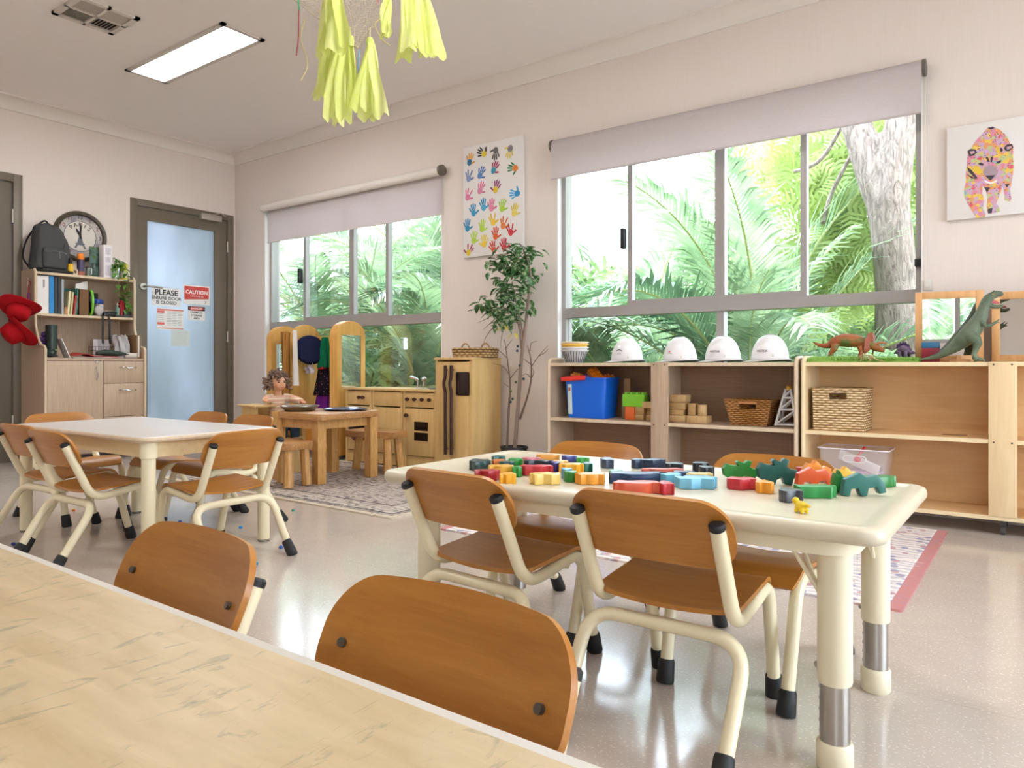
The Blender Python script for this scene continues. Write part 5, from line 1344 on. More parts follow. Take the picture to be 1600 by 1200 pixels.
# ================================================================== log table, stools, pans
o = thing('log_table', 'rustic log table with through legs on the oriental rug', 'table', (-3.675, 3.005, 0.008))
def slabtop(w, d, z0, z1, seed, amp=.012):
    r_ = random.Random(seed); P = []
    for p in rrect(w, d, .03, 4): P.append((p[0] + r_.uniform(-amp, amp), p[1] + r_.uniform(-amp, amp)))
    m = MB(); m.prism(P, z0, z1, bev=.006); return m
m = slabtop(.5, .47, .385, .425, 4, .008); m.make('tabletop', M_LOGT, o, 40)
for (x, y, s_) in ((.165, -.18, 1), (.2, .205, 1), (-.18, -.215, 1), (-.165, .2, 1)):
    m = MB(); b = .031
    m.prism([(-b, -b * .9), (b * .95, -b), (b, b * .92), (-b * .9, b)], 0, .4265, T(x, y, 0), bev=.004); m.make('leg', M_LOG, o, 30)
m = MB()
m.box(-.17, .17, -.21, -.185, .33, .385); m.box(-.16, .2, .19, .215, .33, .385); m.box(.17, .195, -.17, .19, .33, .385); m.box(-.185, -.16, -.19, .19, .33, .385); m.make('apron', M_LOG, o, 0)
def stool(label, x, y, w, d, h, rz, legs):
    o = thing('log_stool', label, 'stool', (x, y, .0125), rz, 'log stools')
    m = slabtop(w, d, h - .045, h, int(abs(x) * 100), .01); m.make('seat', M_LOGT, o, 40)
    for (lx, ly, sx, sy) in legs:
        m = MB(); m.tube([(lx + sx, ly + sy, 0), (lx, ly, h - .03)], [.03, .026], 8); m.make('leg', M_LOG, o, 25)
    return o
stool('log stool at the left end of the log table, tucked part way under', -3.62, 2.668, .27, .2, .262, R(8), [(.085, -.06, .01, -.01), (.09, .06, .012, .01), (-.09, -.055, -.01, -.01), (-.09, .055, -.01, .01)])
stool('log stool between the log table and the toy kitchen', -3.63, 3.4, .4, .2, .272, R(8), [(.14, -.06, .03, -.03), (.13, .06, .02, .02), (-.14, 0, -.03, .0)])
def pan(label, x, y, r, h, mat, z):
    m = MB(); m.lathe([(0, .002), (r * .78, .002), (r * .96, h * .75), (r, h), (r * 1.06, h + .002), (r * 1.06, h + .005), (r * .98, h + .004), (r * .94, h * .75), (r * .76, .006), (0, .006)], 36)
    return tag(m.make('metal_pan', mat, loc=(x, y, z)), label, 'pan', 'pans on the log table')
zt = .008 + .4255
pan('round steel pan at the doll end of the log table', -3.79, 2.9, .115, .028, plain('A9A49C', .3, 1.0), zt)
pl = pan('flat blue-rimmed metal plate at the kitchen end of the log table', -3.595, 3.105, .135, .009, plain('7C86A8', .25, .9), zt)

# ================================================================== doll in a wooden high seat
o = thing('doll_chair', 'plain wooden box chair holding the doll beside the log table', 'doll chair', (-4.17, 3.0, .008), R(-8))
m = MB()
m.box(-.17, -.15, -.16, .14, 0, .44); m.box(.13, .15, -.16, .14, 0, .2); m.box(-.15, .13, .12, .14, .0, .44); m.box(-.15, .13, -.15, .12, .22, .235)
m.make('seat_box', M_BIRCH, o, 0)
m = MB(); m.box(-.16, .1, -.2, -.05, .44, .452, .002); m.make('arm_board', M_BIRCH, o)
m = MB(); m.box(-.13, .07, -.18, -.165, .0, .44); m.make('side_panel', M_BIRCH, o, 0)
m = MB()
for (x, z) in ((-.08, .38), (-.02, .38), (-.08, .33), (-.01, .33)): m.cyl((x, -.1815, z), (x, -.18, z), .006, 10)
m.make('screw_hole', plain('5A4428', .6), o)
dl = thing('doll', 'curly-haired doll in a striped jumper seated by the log table', 'doll', (-4.17, 3.01, .315), R(80))
# local: -Y is the way the doll faces, hips at the origin
SK = plain('D79C76', .5, var=.04)
m = MB()
m.ball((0, -.002, .285), (.052, .054, .058), 16)                    # head
m.ball((0, -.05, .272), (.034, .018, .03), 12)                      # cheeks and chin
m.ball((0, -.062, .281), (.0075, .009, .0075), 8)                   # nose
m.ball((.053, 0, .28), (.007, .011, .014), 8); m.ball((-.053, 0, .28), (.007, .011, .014), 8)
m.tube([(0, 0, .18), (0, -.002, .25)], [.03, .026], 12)
m.tube([(0, 0, -.01), (0, 0, .1), (0, 0, .19)], [.05, .048, .042], 14)
for s_, hx, hy, hz in ((-1, .11, -.06, .178), (1, .09, -.16, .165)):
    m.tube([(s_ * .045, 0, .185), (s_ * .09, -.02, .18), (s_ * hx, hy, hz)], [.024, .02, .015], 12)
    hnd = Vector((s_ * hx, hy, hz)); d = (hnd - Vector((s_ * .09, -.02, .18))).normalized(); sd = d.cross(Vector((0, 0, 1))).normalized()
    m.tube([hnd, hnd + d * .028], [.014, .013], 10)
    for k, l in enumerate((.016, .021, .022, .018)): m.tube([hnd + d * .024 + sd * (k - 1.5) * .0068, hnd + d * (.03 + l) + sd * (k - 1.5) * .0085 + Vector((0, 0, -.004))], [.0042, .0034], 7)
    m.tube([hnd + d * .004 - sd * s_ * .010, hnd + d * .024 - sd * s_ * .022], [.0048, .0038], 7)
for s_ in (-1, 1):
    m.tube([(s_ * .032, -.01, .0), (s_ * .04, -.13, .012), (s_ * .042, -.16, -.02), (s_ * .042, -.165, -.1)], [.036, .03, .028, .02], 12)
fuse(m.make('body', SK, dl), .0032, 3)
t = NT('striped_knit'); wv = t.n('TexWave'); wv.bands_direction = 'Z'; t.set(wv.inputs['Vector'], t.coord((1, 1, 1))); wv.inputs['Scale'].default_value = 12; wv.inputs['Distortion'].default_value = .6
M_KNIT = t.done(t.bsdf(t.ramp(wv.outputs['Fac'], [(.42, lin('E6D3B6')), (.5, lin('B5604A')), (.75, lin('E0B49A'))]), .9, spec=.1))
m = MB(); m.tube([(0, 0, .0), (0, 0, .02), (0, 0, .1), (0, 0, .185), (0, 0, .205)], [.06, .062, .058, .05, .032], 16)
for s_, hx, hy, hz in ((-1, .11, -.06, .178), (1, .09, -.16, .165)): m.tube([(s_ * .04, 0, .187), (s_ * .09, -.02, .18), (s_ * hx, hy, hz)], [.032, .028, .022], 12)
fuse(m.make('jumper', M_KNIT, dl), .004, 3)
m = MB()
for s_ in (-1, 1): m.tube([(s_ * .032, .0, .0), (s_ * .04, -.13, .012), (s_ * .042, -.163, -.02), (s_ * .042, -.166, -.07)], [.045, .037, .034, .029], 12)
fuse(m.make('trousers', fab('3C4A58'), dl), .004, 3)
for s_ in (-1, 1):
    m = MB(); m.tube([(s_ * .042, -.16, -.1), (s_ * .042, -.165, -.122), (s_ * .043, -.19, -.126), (s_ * .043, -.215, -.124)], [.018, .022, .02, .014], 12); fuse(m.make('shoe', plain('8A5A3A', .6), dl), .003, 2)
m = MB(); r_ = random.Random(11)
for k in range(230):
    a = r_.uniform(0, 2 * PI); b_ = r_.uniform(-.3, 1.0) * PI / 2
    d = Vector((math.cos(b_) * math.cos(a), math.cos(b_) * math.sin(a), math.sin(b_)))
    if d.y < -.45 and d.z < .55: continue
    p = Vector((0, .004, .292)) + Vector((d.x * .055, d.y * .058, d.z * .058))
    q = [p]
    for j in range(4): q.append(q[-1] + d * .007 + Vector((r_.uniform(-.01, .01), r_.uniform(-.01, .01), r_.uniform(-.013, .006))))
    m.tube(spline(q, 2), .0058, 5)
m.make('curly_hair', plain('7C6252', .8, var=.25), dl)
m = MB()
for s_ in (-1, 1): m.ball((s_ * .02, -.058, .292), (.0065, .004, .0055), 10)
m.make('eye', plain('3A2A24', .2), dl)
m = MB()
for s_ in (-1, 1): m.tube([(s_ * .012, -.06, .303), (s_ * .02, -.061, .306), (s_ * .028, -.056, .304)], .0018, 6)
m.make('eyebrow', plain('6A4C3A', .7), dl)
m = MB(); m.tube([(-.012, -.064, .262), (0, -.0675, .259), (.012, -.064, .262)], [.0022, .0034, .0022], 8); m.make('mouth', plain('B5564E', .4), dl)

# ================================================================== artificial ficus in a pot
o = thing('potted_ficus', 'artificial ficus with bare twigs in a small dark pot', 'potted plant', (-2.745, 3.765, 0))
m = MB(); m.lathe([(0, 0), (.068, 0), (.085, .185), (.09, .188), (.09, .2), (.082, .2), (.08, .185), (.0, .183)], 28); m.make('pot', plain('26282B', .5), o)
m = MB(); m.lathe([(0, .186), (.079, .186), (.079, .188), (0, .188)], 20); m.make('soil', plain('3B2E24', .9), o)
BARK = plain('8A7468', .8, var=.25, name='ficus_bark')
def tpt(u, v, dy=0):
    p = at_y(u, v, 3.76 + dy); return (p.x + 2.745, p.y - 3.765, p.z)
m = MB(); m.tube(spline([tpt(804, 705), tpt(809, 640), tpt(815, 560), tpt(820, 520), tpt(826, 465), tpt(829, 430), tpt(822, 400), tpt(812, 380)], 5), lerp_list([.013, .0125, .012, .011, .009, .008, .006, .003], 5), 10)
m.tube(spline([tpt(815, 545), tpt(811, 510), tpt(802, 490), tpt(785, 480)], 4), lerp_list([.008, .007, .005, .002], 4), 8)
m.tube(spline([tpt(818, 530), tpt(813, 500), tpt(806, 470), tpt(800, 440)], 4), lerp_list([.007, .006, .004, .002], 4), 8)
m.make('trunk', BARK, o)
m = MB(); tw = random.Random(4)
m.tube(spline([tpt(792, 702), tpt(795, 640), tpt(797, 600), tpt(794, 570), tpt(789, 535), tpt(788, 530)], 4), lerp_list([.008, .008, .006, .004, .003, .002], 4), 8)
m.tube(spline([tpt(812, 655), tpt(824, 620), tpt(830, 590), tpt(829, 560), tpt(824, 540)], 4), lerp_list([.008, .006, .005, .004, .002], 4), 8)
for P in ([(796, 585), (785, 572), (770, 568)], [(793, 560), (780, 548), (766, 542)], [(797, 592), (808, 578), (815, 575)], [(790, 545), (796, 536), (801, 530)], [(797, 606), (786, 598)], [(830, 573), (842, 556), (856, 540)], [(842, 556), (850, 552), (857, 545)], [(828, 548), (830, 536), (840, 533)], [(831, 590), (834, 582), (832, 575)], [(829, 590), (822, 584), (815, 588)], [(830, 570), (820, 562), (812, 556)], [(783, 490), (766, 505), (755, 515)], [(785, 495), (762, 522), (756, 535)], [(780, 485), (760, 498), (745, 505)], [(790, 500), (784, 525), (782, 545)]):
    m.tube(spline([tpt(*p) for p in P], 3), lerp_list([.0032] + [.0022] * (len(P) - 2) + [.001], 3), 6)
m.make('bare_twigs', plain('6E5A4E', .8, var=.2), o)
t = NT('ficus_leaf'); sx = t.n('SeparateXYZ'); t.set(sx.inputs[0], t.coord()); nz = t.noise(t.coord(), 9, 2); nz2 = t.noise(t.coord(), 45, 2)
c = t.ramp(nz2, [(.32, lin('2F5C30')), (.52, lin('4E8048')), (.62, lin('A8BE96'))]); bs = t.bsdf(c, .35); tl = t.n('BsdfTranslucent'); t.set(tl.inputs[0], c); mx = t.n('MixShader'); mx.inputs[0].default_value = .2
t.t.links.new(bs.outputs[0], mx.inputs[1]); t.t.links.new(tl.outputs[0], mx.inputs[2]); M_FIC = t.done(mx)
m = MB(); r_ = random.Random(21)
def leaf(m, p, d, L, w, curl=.25):
    d = Vector(d).normalized(); s_ = d.cross(Vector((0, 0, 1)));
    if s_.length < .1: s_ = Vector((1, 0, 0))
    s_.normalize(); n_ = s_.cross(d)
    def f(u, v):
        k = math.sin(PI * min(1, u * 1.0)) ** .8 * (1 - .25 * u); e = (v - .5) * w * k
        return Vector(p) + d * L * u + s_ * e - n_ * (abs(e) * -.5 + curl * L * u * u)
    m.sheet(f, 6, 2)
cl = [(808, 392, 26, 14, 40), (795, 410, 30, 14, 52), (815, 415, 26, 20, 48), (835, 395, 10, 12, 10), (790, 440, 22, 20, 42), (822, 440, 16, 18, 22), (800, 465, 30, 14, 40), (770, 478, 26, 16, 38), (790, 492, 26, 14, 36), (815, 480, 18, 16, 24), (755, 472, 12, 14, 10), (775, 412, 14, 10, 12), (782, 505, 18, 8, 14)]
for (u, v, ru, rv, n) in cl:
    for _ in range(int(n * 1.05)):
        uu, vv = u + r_.gauss(0, ru * .5), v + r_.gauss(0, rv * .5); p = Vector(tpt(uu, vv, r_.gauss(0, .05))); 
        if p.y > .17: p.y = .17
        a = r_.uniform(0, 2 * PI); leaf(m, p, (math.cos(a), math.sin(a) * .6, r_.uniform(-.8, .35)), r_.uniform(.055, .085), r_.uniform(.03, .04))
q = m.make('foliage', M_FIC, o); q['kind'] = 'stuff'
for (u, v, c) in ((809, 541, '2F4256'), (808, 548, '34506A'), (818, 592, '2C3A4C'), (801, 623, '3A5A56'), (798, 628, '33524E'), (806, 597, '4F5A38'), (798, 611, '5E6A3A'), (812, 571, '4A5240')):
    m = MB(); m.ball(tpt(u, v, -.02), .009, 10); m.make('pompom', plain(c, .95, var=.3), o)
for (u, v) in ((788, 508), (803, 520)):
    m = MB(); leaf(m, tpt(u, v, -.02), (.6, -.3, -.4), .06, .03); leaf(m, tpt(u - 2, v + 2, -.02), (-.6, -.3, -.5), .05, .03); m.make('yellow_leaf', leafy('yellow_leaf', 'D8C23A', 'E6D67A', .3), o)
# ================================================================== hutch between the doors (front faces +X)
HX0, HX1, HU = -6.155, -5.75, -5.92           # back, base front, upper front
HY0, HY1 = 2.195, 2.925
o = thing('hutch_cabinet', 'grey-oak hutch with shelves above a door and two drawers', 'cabinet', (-5.95, 2.56, 0))
ox_, oy_ = -5.95, 2.56
def hb(nm, x0, x1, y0, y1, z0, z1, mat, par=None, bev=0):
    m = MB(); m.box(x0 - ox_, x1 - ox_, y0 - oy_, y1 - oy_, z0, z1, bev); return m.make(nm, mat, par or o, 30)
prof = [(HX0, .06), (HX1, .06), (HX1, .83)]
for k in range(1, 7): prof.append((HX1 - .03 + .03 * math.cos(R(15 * k)), .83 + .03 * math.sin(R(15 * k))))
for k in range(9):
    t_ = k / 8; prof.append((HX1 - .03 - .14 * (t_ ** .8), .86 + .16 * (t_ * t_)))
prof += [(HU, 1.06), (HU, 1.405), (HU - .02, 1.425), (HX0, 1.425)]
XZ = Matrix(((1, 0, 0, 0), (0, 0, 1, 0), (0, 1, 0, 0), (0, 0, 0, 1)))
for y in (HY0, HY1 - .018):
    m = MB(); m.prism([(p[0] - ox_, p[1]) for p in prof], 0, .018, T(0, y - oy_, 0) @ XZ); q = m.make('side_panel', M_LAM, o, 30)
    m = MB(); m.tube([(p[0] - ox_ + .001, y + .009 - oy_, p[1]) for p in prof[1:-1]], .0092, 8); m.make('edge_band', M_EDGE, q)
hb('carcass_back', HX0, HX0 + .012, HY0 + .018, HY1 - .018, .07, 1.41, M_LAM)
hb('worktop', HX0, HX1 - .004, HY0 + .018, HY1 - .018, .757, .775, M_LAMH); hb('base_board', HX0, HX1 - .01, HY0 + .018, HY1 - .018, .06, .078, M_LAMH)
hb('shelf', HX0, HU - .004, HY0 + .018, HY1 - .018, 1.086, 1.104, M_EDGE); hb('top_board', HX0, HU - .004, HY0 + .018, HY1 - .018, 1.391, 1.409, M_EDGE)
ym = 2.60
hb('divider', HX0, HX1 - .02, ym - .008, ym + .008, .078, .757, M_LAM)
d = hb('door', HX1 - .018, HX1, HY0 + .02, ym - .002, .066, .753, M_LAM, bev=.001)
def handle(par, x, y, z, vert):
    v = Vector((0, 0, 1)) if vert else Vector((0, 1, 0)); P = []
    for k in range(9):
        t_ = k / 8 - .5; P.append(Vector((x - ox_ + .018 * math.sin(PI * k / 8) + .002, y - oy_, z)) + v * t_ * .1 + (Vector((0, .004, 0)) if vert else Vector((0, 0, .004))) * math.sin(2 * PI * k / 8))
    m = MB(); m.tube(P, .0042, 8); m.make('handle', M_CHROME, par)
    m = MB(); c = Vector((x - ox_, y - oy_ + (0 if vert else .075), z + (.085 if vert else 0))); m.cyl(c - Vector((.001, 0, 0)), c + Vector((.006, 0, 0)), .008, 12); m.make('lock', M_CHROME, par)
handle(d, HX1, 2.55, .66, True)
for (a, b) in ((.585, .753), (.33, .581)):
    d = hb('drawer', HX1 - .018, HX1, ym + .002, HY1 - .02, a, b, M_LAM, bev=.001); handle(d, HX1, 2.765, b - .05, False)
hb('drawer', HX1 - .018, HX1, ym + .002, HY1 - .02, .066, .326, M_LAM, bev=.001)
for x in (HX0 + .05, HX1 - .06):
    for y in (HY0 + .07, HY1 - .07):
        m = MB(); m.tube([(x - ox_, y - oy_ - .009, .024), (x - ox_, y - oy_ + .009, .024)], .024, 14); m.box(x - ox_ - .01, x - ox_ + .01, y - oy_ - .012, y - oy_ + .012, .03, .06); m.make('castor', M_BLACK, o)
m = MB(); m.box(HX0 - ox_, HX1 - .1 - ox_, HY0 + .02 - oy_, HY1 - .02 - oy_, .05, .06)
m.make('underside', M_LAMD, o, 0)
W1, W2, W3 = .7755, 1.1045, 1.4095            # worktop, shelf, top
# ---------------- on the top board
def obj1(name, label, cat, mb, mat, loc, rot=(0, 0, 0), smooth=40, group=None):
    q = mb.make(name, mat, loc=loc, rot=rot, smooth=smooth); return tag(q, label, cat, group)
M_PACK = plain('4B4C4D', .85, var=.15, spec=.15, name='pack_cloth')
o = thing('backpack', 'dark grey backpack leaning against the wall clock on the hutch', 'backpack', (-6.02, 2.33, W3), R(8))
m = MB()
b = bmesh.new(); bmesh.ops.create_cube(b, size=1); bmesh.ops.subdivide_edges(b, edges=b.edges[:], cuts=5, use_grid_fill=True)
for v in b.verts:
    p = v.co * 2; k = (p.z + 1) / 2
    L = math.sqrt(p.x ** 2 + p.y ** 2 + 1e-9); mx_ = max(abs(p.x), abs(p.y)); f = (mx_ / L) ** .45 if L else 1
    wx, wy = .082 * (1 - .28 * k ** 2), .135 * (1 - .3 * k ** 2.2); q = Vector((p.x * f * wx, p.y * f * wy, .012 + .365 * k))
    if abs(p.z) > .6: q.z += -.02 * (abs(p.x) ** 2 + abs(p.y) ** 2) * (1 if p.z > 0 else -.3)
    q.x += -.03 * k; q.y += .02 * math.sin(k * 3)
    v.co = q
m._merge(b); q = m.make('pack_body', M_PACK, o, 60); sb = q.modifiers.new('s', 'SUBSURF'); sb.levels = 1; sb.render_levels = 1
m = MB(); m.box(.055, .098, -.085, .085, .03, .185, .018, RZ(0)); q = m.make('front_pocket', M_PACK, o, 60)
m = MB(); m.tube([(.1, -.075, .15), (.102, 0, .16), (.1, .075, .15)], .0035, 6); m.tube([(.102, .02, .155), (.106, .022, .11)], .003, 6); m.make('pocket_zip', plain('8E8E8C', .4, .6), q)
m = MB(); m.tube(spline([(.03, -.11, .03), (.045, -.122, .15), (.03, -.1, .28), (.0, -.05, .36), (-.01, .03, .368), (.02, .08, .31), (.05, .085, .22), (.062, .07, .19)], 5), .0045, 6); m.make('main_zip', plain('1E1F20', .6), o)
m = MB(); m.tube(spline([(-.06, -.04, .37), (-.05, 0, .4), (-.06, .04, .37)], 5), .007, 8); m.make('haul_loop', M_BLACK, o)
m = MB(); m.tube(spline([(-.075, -.1, .04), (-.1, -.13, .12), (-.09, -.11, .24), (-.075, -.06, .34)], 5), .012, 8, flat=.5); m.tube(spline([(.06, -.11, .02), (.09, -.12, .012), (.1, -.06, .006)], 5), .008, 8, flat=.4); m.make('strap', M_BLACK, o)
m = MB(); m.box(.0, .1, -.1, .1, .0, .03, .012); m.make('base_panel', plain('1C1C1E', .7), o)
# clock standing against the wall
o = thing('wall_clock', 'round vintage clock with a tower picture on the hutch, half behind the backpack', 'clock', (XL + .004, 2.607, 1.742))
rad = .2
m = MB(); pr = [(rad - .03, 0), (rad, 0), (rad, .02), (rad - .012, .038), (rad - .03, .034), (rad - .034, .012)]
m.lathe([(r, z) for r, z in pr] + [(rad - .03, 0)], 48, FACE_X); m.make('rim', plain('4A4136', .4, .3), o)
m = MB(); m.lathe([(0, .002), (rad - .03, .002), (rad - .03, .01), (0, .01)], 48, FACE_X); t = NT('aged_dial'); v = t.noise(t.coord(), 9, 4); v2 = t.noise(t.coord(), 4, 2)
c = t.ramp(v, [(.35, lin('8E8A92')), (.5, lin('C9BFB6')), (.65, lin('D9D0C6'))]); m.make('dial', t.done(t.bsdf(t.mix(t.math('MULTIPLY', v2, .5), c, lin('7C8494')), .5)), o)
m = MB(); m.lathe([(0, .0105), (.118, .0105), (.118, .0115), (0, .0115)], 40, FACE_X); m.make('inner_dial', plain('D9D2CA', .5, var=.1), o)
m = MB(); m.tube([FACE_X @ Vector((.119 * math.cos(R(a)), .119 * math.sin(R(a)), .0115)) for a in range(0, 360, 9)], .0018, 6, closed=True); m.make('inner_ring', plain('4A4668', .5), o)
def dial(x, y, z): return FACE_X @ T(x, y, z)
for h in range(1, 13):
    a = R(90 - 30 * h); text(str(h), .042, plain('8C5A5A' if h % 3 else '5A4650', .6), o, dial(.149 * math.cos(a), .149 * math.sin(a), .0106), name='numeral', bold=.02)
for i, ch in enumerate('PARIS'):
    a = R(90 + 46 - 23 * i); text(ch, .044, M_INK, o, dial(.092 * math.cos(a), .092 * math.sin(a), .012) @ RZ(a - R(90)))
m = MB(); M0 = dial(0, -.02, .0118)
m.prism([(-.006, .06), (.006, .06), (.012, .01), (.022, -.03), (.045, -.075), (.028, -.075), (.018, -.05), (-.018, -.05), (-.028, -.075), (-.045, -.075), (-.022, -.03), (-.012, .01)], 0, .0006, M0); m.prism([(-.035, -.034), (.035, -.034), (.035, -.042), (-.035, -.042)], .0006, .001, M0)
m.make('tower_print', plain('6A6C76', .6), o, 0)
for (ang, L, w_) in ((R(118), .072, .010), (R(88), .108, .008)):
    m = MB(); m.prism([(-w_ * .4, -.02), (w_ * .4, -.02), (w_, L * .6), (0, L), (-w_, L * .6)], 0, .0012, dial(0, 0, .0135) @ RZ(ang - R(90))); m.make('clock_hand', M_BLACK, o, 0)
# small things along the top, left to right
o = thing('torch', 'yellow and black torch standing at the shelf edge by the backpack', 'torch', (-5.962, 2.456, W3))
m = MB(); m.lathe([(0, .0), (.019, .0), (.019, .02), (.017, .024), (0, .024)], 18); m.make('base_cap', M_BLACK, o); m = MB(); m.lathe([(0, .08), (.014, .08), (.012, .115), (.006, .13), (0, .13)], 16); m.make('torch_head', M_BLACK, o)
m = MB(); m.lathe([(0, .024), (.02, .024), (.02, .08), (0, .08)], 18); m.make('yellow_barrel', plain('E6B81E', .4), o)
m = MB(); m.lathe([(.012, -.012), (.027, -.012), (.027, .012), (.012, .012), (.012, -.012)], 24, T(0, 0, .027) @ RY(R(80)) @ RZ(0))
obj1('tape_roll', 'roll of pale tape standing between the torch and the spray can', 'tape', m, plain('C9B79C', .5), (-6.0, 2.5, W3))
o = thing('spray_can', 'spray can with an orange cap in front of the clock', 'spray can', (-6.0, 2.545, W3))
m = MB(); m.lathe([(0, 0), (.025, 0), (.026, .004), (.026, .12), (.02, .13), (0, .13)], 22); m.make('can_body', plain('4A4460', .35, .3, var=.3), o)
m = MB(); m.lathe([(0, .0), (.0265, .003), (.0265, .035), (.0263, .035), (0, .035)], 22); m.make('lower_band', plain('A85E48', .4), o)
m = MB(); m.lathe([(0, .13), (.023, .128), (.025, .134), (.025, .17), (.022, .174), (0, .174)], 22); m.make('orange_cap', plain('EE8420', .4), o)
o = thing('glass_jar', 'small clear jar with a metal rim right of the spray can', 'jar', (-6.0, 2.605, W3))
m = MB(); m.lathe([(0, .001), (.027, .001), (.028, .06), (.026, .075), (.024, .075), (.025, .06), (.024, .005), (0, .005)], 22); m.make('glass', glassy('jar_glass', (.9, .94, .92, 1), .08), o)
m = MB(); m.tube([(.0265 * math.cos(R(a)), .0265 * math.sin(R(a)), .074) for a in range(0, 360, 15)], .003, 6, closed=True); m.make('rim', plain('5A4E46', .4, .6), o)
t = NT('glossy_picture'); v = t.noise(t.coord(), 14, 3); M_GP = t.done(t.bsdf(t.ramp(v, [(.35, lin('2C3A34')), (.5, lin('56706A')), (.62, lin('4A6A2E'))]), .15))
m = MB(); m.box(-.008, .008, -.045, .045, 0, .245, .002)
obj1('photo_frame', 'dark glossy picture panel standing left of the white carton', 'picture', m, M_GP, (-6.04, 2.67, W3))
o = thing('white_carton', 'tall narrow white carton on the hutch top', 'carton', (-5.985, 2.722, W3), R(5))
m = MB(); m.box(-.035, .035, -.034, .034, 0, .26, .002); m.make('carton_body', plain('E2DDE0', .5), o)
m = MB()
for (a, b) in ((.02, .1), (.125, .165), (.185, .235)):
    for k in range(4): m.box(.0352, .0358, -.02 + k * .011, -.014 + k * .011, a, b)
m.make('printed_panel', plain('B3AABA', .6), o)
o = thing('trailing_pothos', 'trailing pothos in a clear jar hanging over the hutch shelves', 'potted plant', (-5.985, 2.80, W3))
m = MB(); m.lathe([(0, .001), (.028, .001), (.034, .08), (.031, .095), (.029, .095), (.031, .078), (.025, .005), (0, .005)], 22); m.make('jar', glassy('plant_jar', (.86, .93, .9, 1), .1), o)
m = MB(); vines = [[(0, 0, .08), (.01, .0, .15), (.04, .04, .13), (.082, .05, .02), (.09, .045, -.1), (.09, .04, -.2)], [(0, 0, .07), (.02, -.015, .12), (.055, -.02, .08), (.085, -.02, -.01), (.092, -.015, -.1), (.092, .0, -.16)], [(0, .0, .07), (-.01, -.01, .15), (.01, -.02, .17)], [(0, .0, .07), (.03, .03, .14), (.06, .055, .09), (.088, .06, -.02), (.092, .06, -.2), (.09, .05, -.24)]]
for P in vines: m.tube(spline(P, 5), .0022, 6)
m.make('vine', plain('7E9048', .6), o)
m = MB(); r_ = random.Random(9)
for P in vines:
    S = spline(P, 4)
    for i, p in enumerate(S[2:]):
        if i % 2 == 0 or p.z < -.1: leaf(m, p, (r_.uniform(.1, .7), r_.uniform(-1, 1), r_.uniform(-.8, .2)), r_.uniform(.045, .065), r_.uniform(.036, .05), .3)
q = m.make('leaves', leafy('pothos_leaf', '2F6A24', '6FA044', .2, .3, 8), o); q['kind'] = 'stuff'
o = thing('wipes_tub', 'yellow and white tub at the right end of the hutch top', 'tub', (-6.0, 2.869, W3))
m = MB(); m.lathe([(0, 0), (.026, 0), (.033, .125), (.033, .13), (0, .13)], 24); m.make('tub_body', plain('D9CF3E', .4, var=.15), o)
m = MB(); m.lathe([(0, .13), (.0345, .13), (.0345, .145), (.032, .149), (0, .149)], 24); m.make('lid', plain('E6DFD6', .4), o)
m = MB(); m.lathe([(.0275, .02), (.0278, .02), (.0308, .07), (.0305, .07), (.0275, .02)], 24); m.make('white_band', plain('E4E0C0', .4), o)
# ---------------- on the shelf
def book(label, y0, y1, h, d, c, tilt=0, name='book', grp='books and binders on the hutch shelf', pagec=None):
    o = thing(name, label, 'book' if name == 'book' else 'binder', (-5.945 - d, (y0 + y1) / 2, W2 + (abs(math.sin(tilt)) * (y1 - y0) / 2)), 0, grp); o.rotation_euler.x = tilt
    w_ = (y1 - y0) / 2
    m = MB(); m.box(0, d, -w_, -w_ + .0025, 0, h); m.box(0, d, w_ - .0025, w_, 0, h); m.box(d - .003, d, -w_, w_, 0, h, .001); m.make('cover', plain(c, .5), o, 0)
    m = MB(); m.box(.004, d - .004, -w_ + .003, w_ - .003, .003, h - .004); m.make('pages', plain('DDD6C8', .8), o, 0)
    return o
b = book('white lever-arch binder at the left end of the hutch shelf', 2.222, 2.302, .278, .19, 'E4E0DE', name='ring_binder')
m = MB(); m.box(.1902, .1906, .0, .012, .19, .25); m.make('spine_label', plain('8E8A90', .6), b)
book('bright blue binder on the hutch shelf', 2.304, 2.336, .28, .19, '1F86C8', name='ring_binder')
book('black binder beside the bright blue one', 2.338, 2.362, .274, .19, '2B2C2E', name='ring_binder'); book('charcoal binder between the black and grey ones', 2.363, 2.384, .272, .19, '343638', name='ring_binder')
book('light grey thin binder right of the black ones', 2.386, 2.404, .262, .18, 'A9ABAE', name='ring_binder')
b = book('large teal picture book standing behind the cream paperbacks', 2.405, 2.413, .21, .1, '3A8A80'); b.location = (-6.1, 2.4, W2); b.rotation_euler = (0, 0, R(84))
book('big green-blue picture book standing behind the cream ones', 2.489, 2.496, .205, .12, '58A094', R(-3))
book('cream paperback, first of the small pale books', 2.425, 2.441, .178, .12, 'E3D9AE', R(-5)); book('yellowish cream paperback, second of the small pale books', 2.446, 2.46, .174, .12, 'D9C998', R(-5))
book('small red-spined book beside the cream paperbacks', 2.468, 2.478, .148, .12, 'C2403A', R(-6)); book('thin white book beside the red-spined one', 2.48, 2.486, .15, .12, 'DAD5CE', R(-6))
o = thing('pen_pot', 'small patterned figure standing before the cream paperbacks', 'ornament', (-5.955, 2.418, W2))
m = MB(); m.lathe([(0, 0), (.017, 0), (.015, .035), (.009, .045), (.012, .055), (.01, .07), (0, .075)], 16); m.make('ornament_body', plain('B98A5E', .5, var=.3), o)
m = MB(); m.ball((0, 0, .062), .0125, 10); m.make('head', plain('4A3428', .6), o)
o = thing('magazine_box', 'brown card magazine box with white paper sticking up', 'box', (-6.02, 2.548, W2))
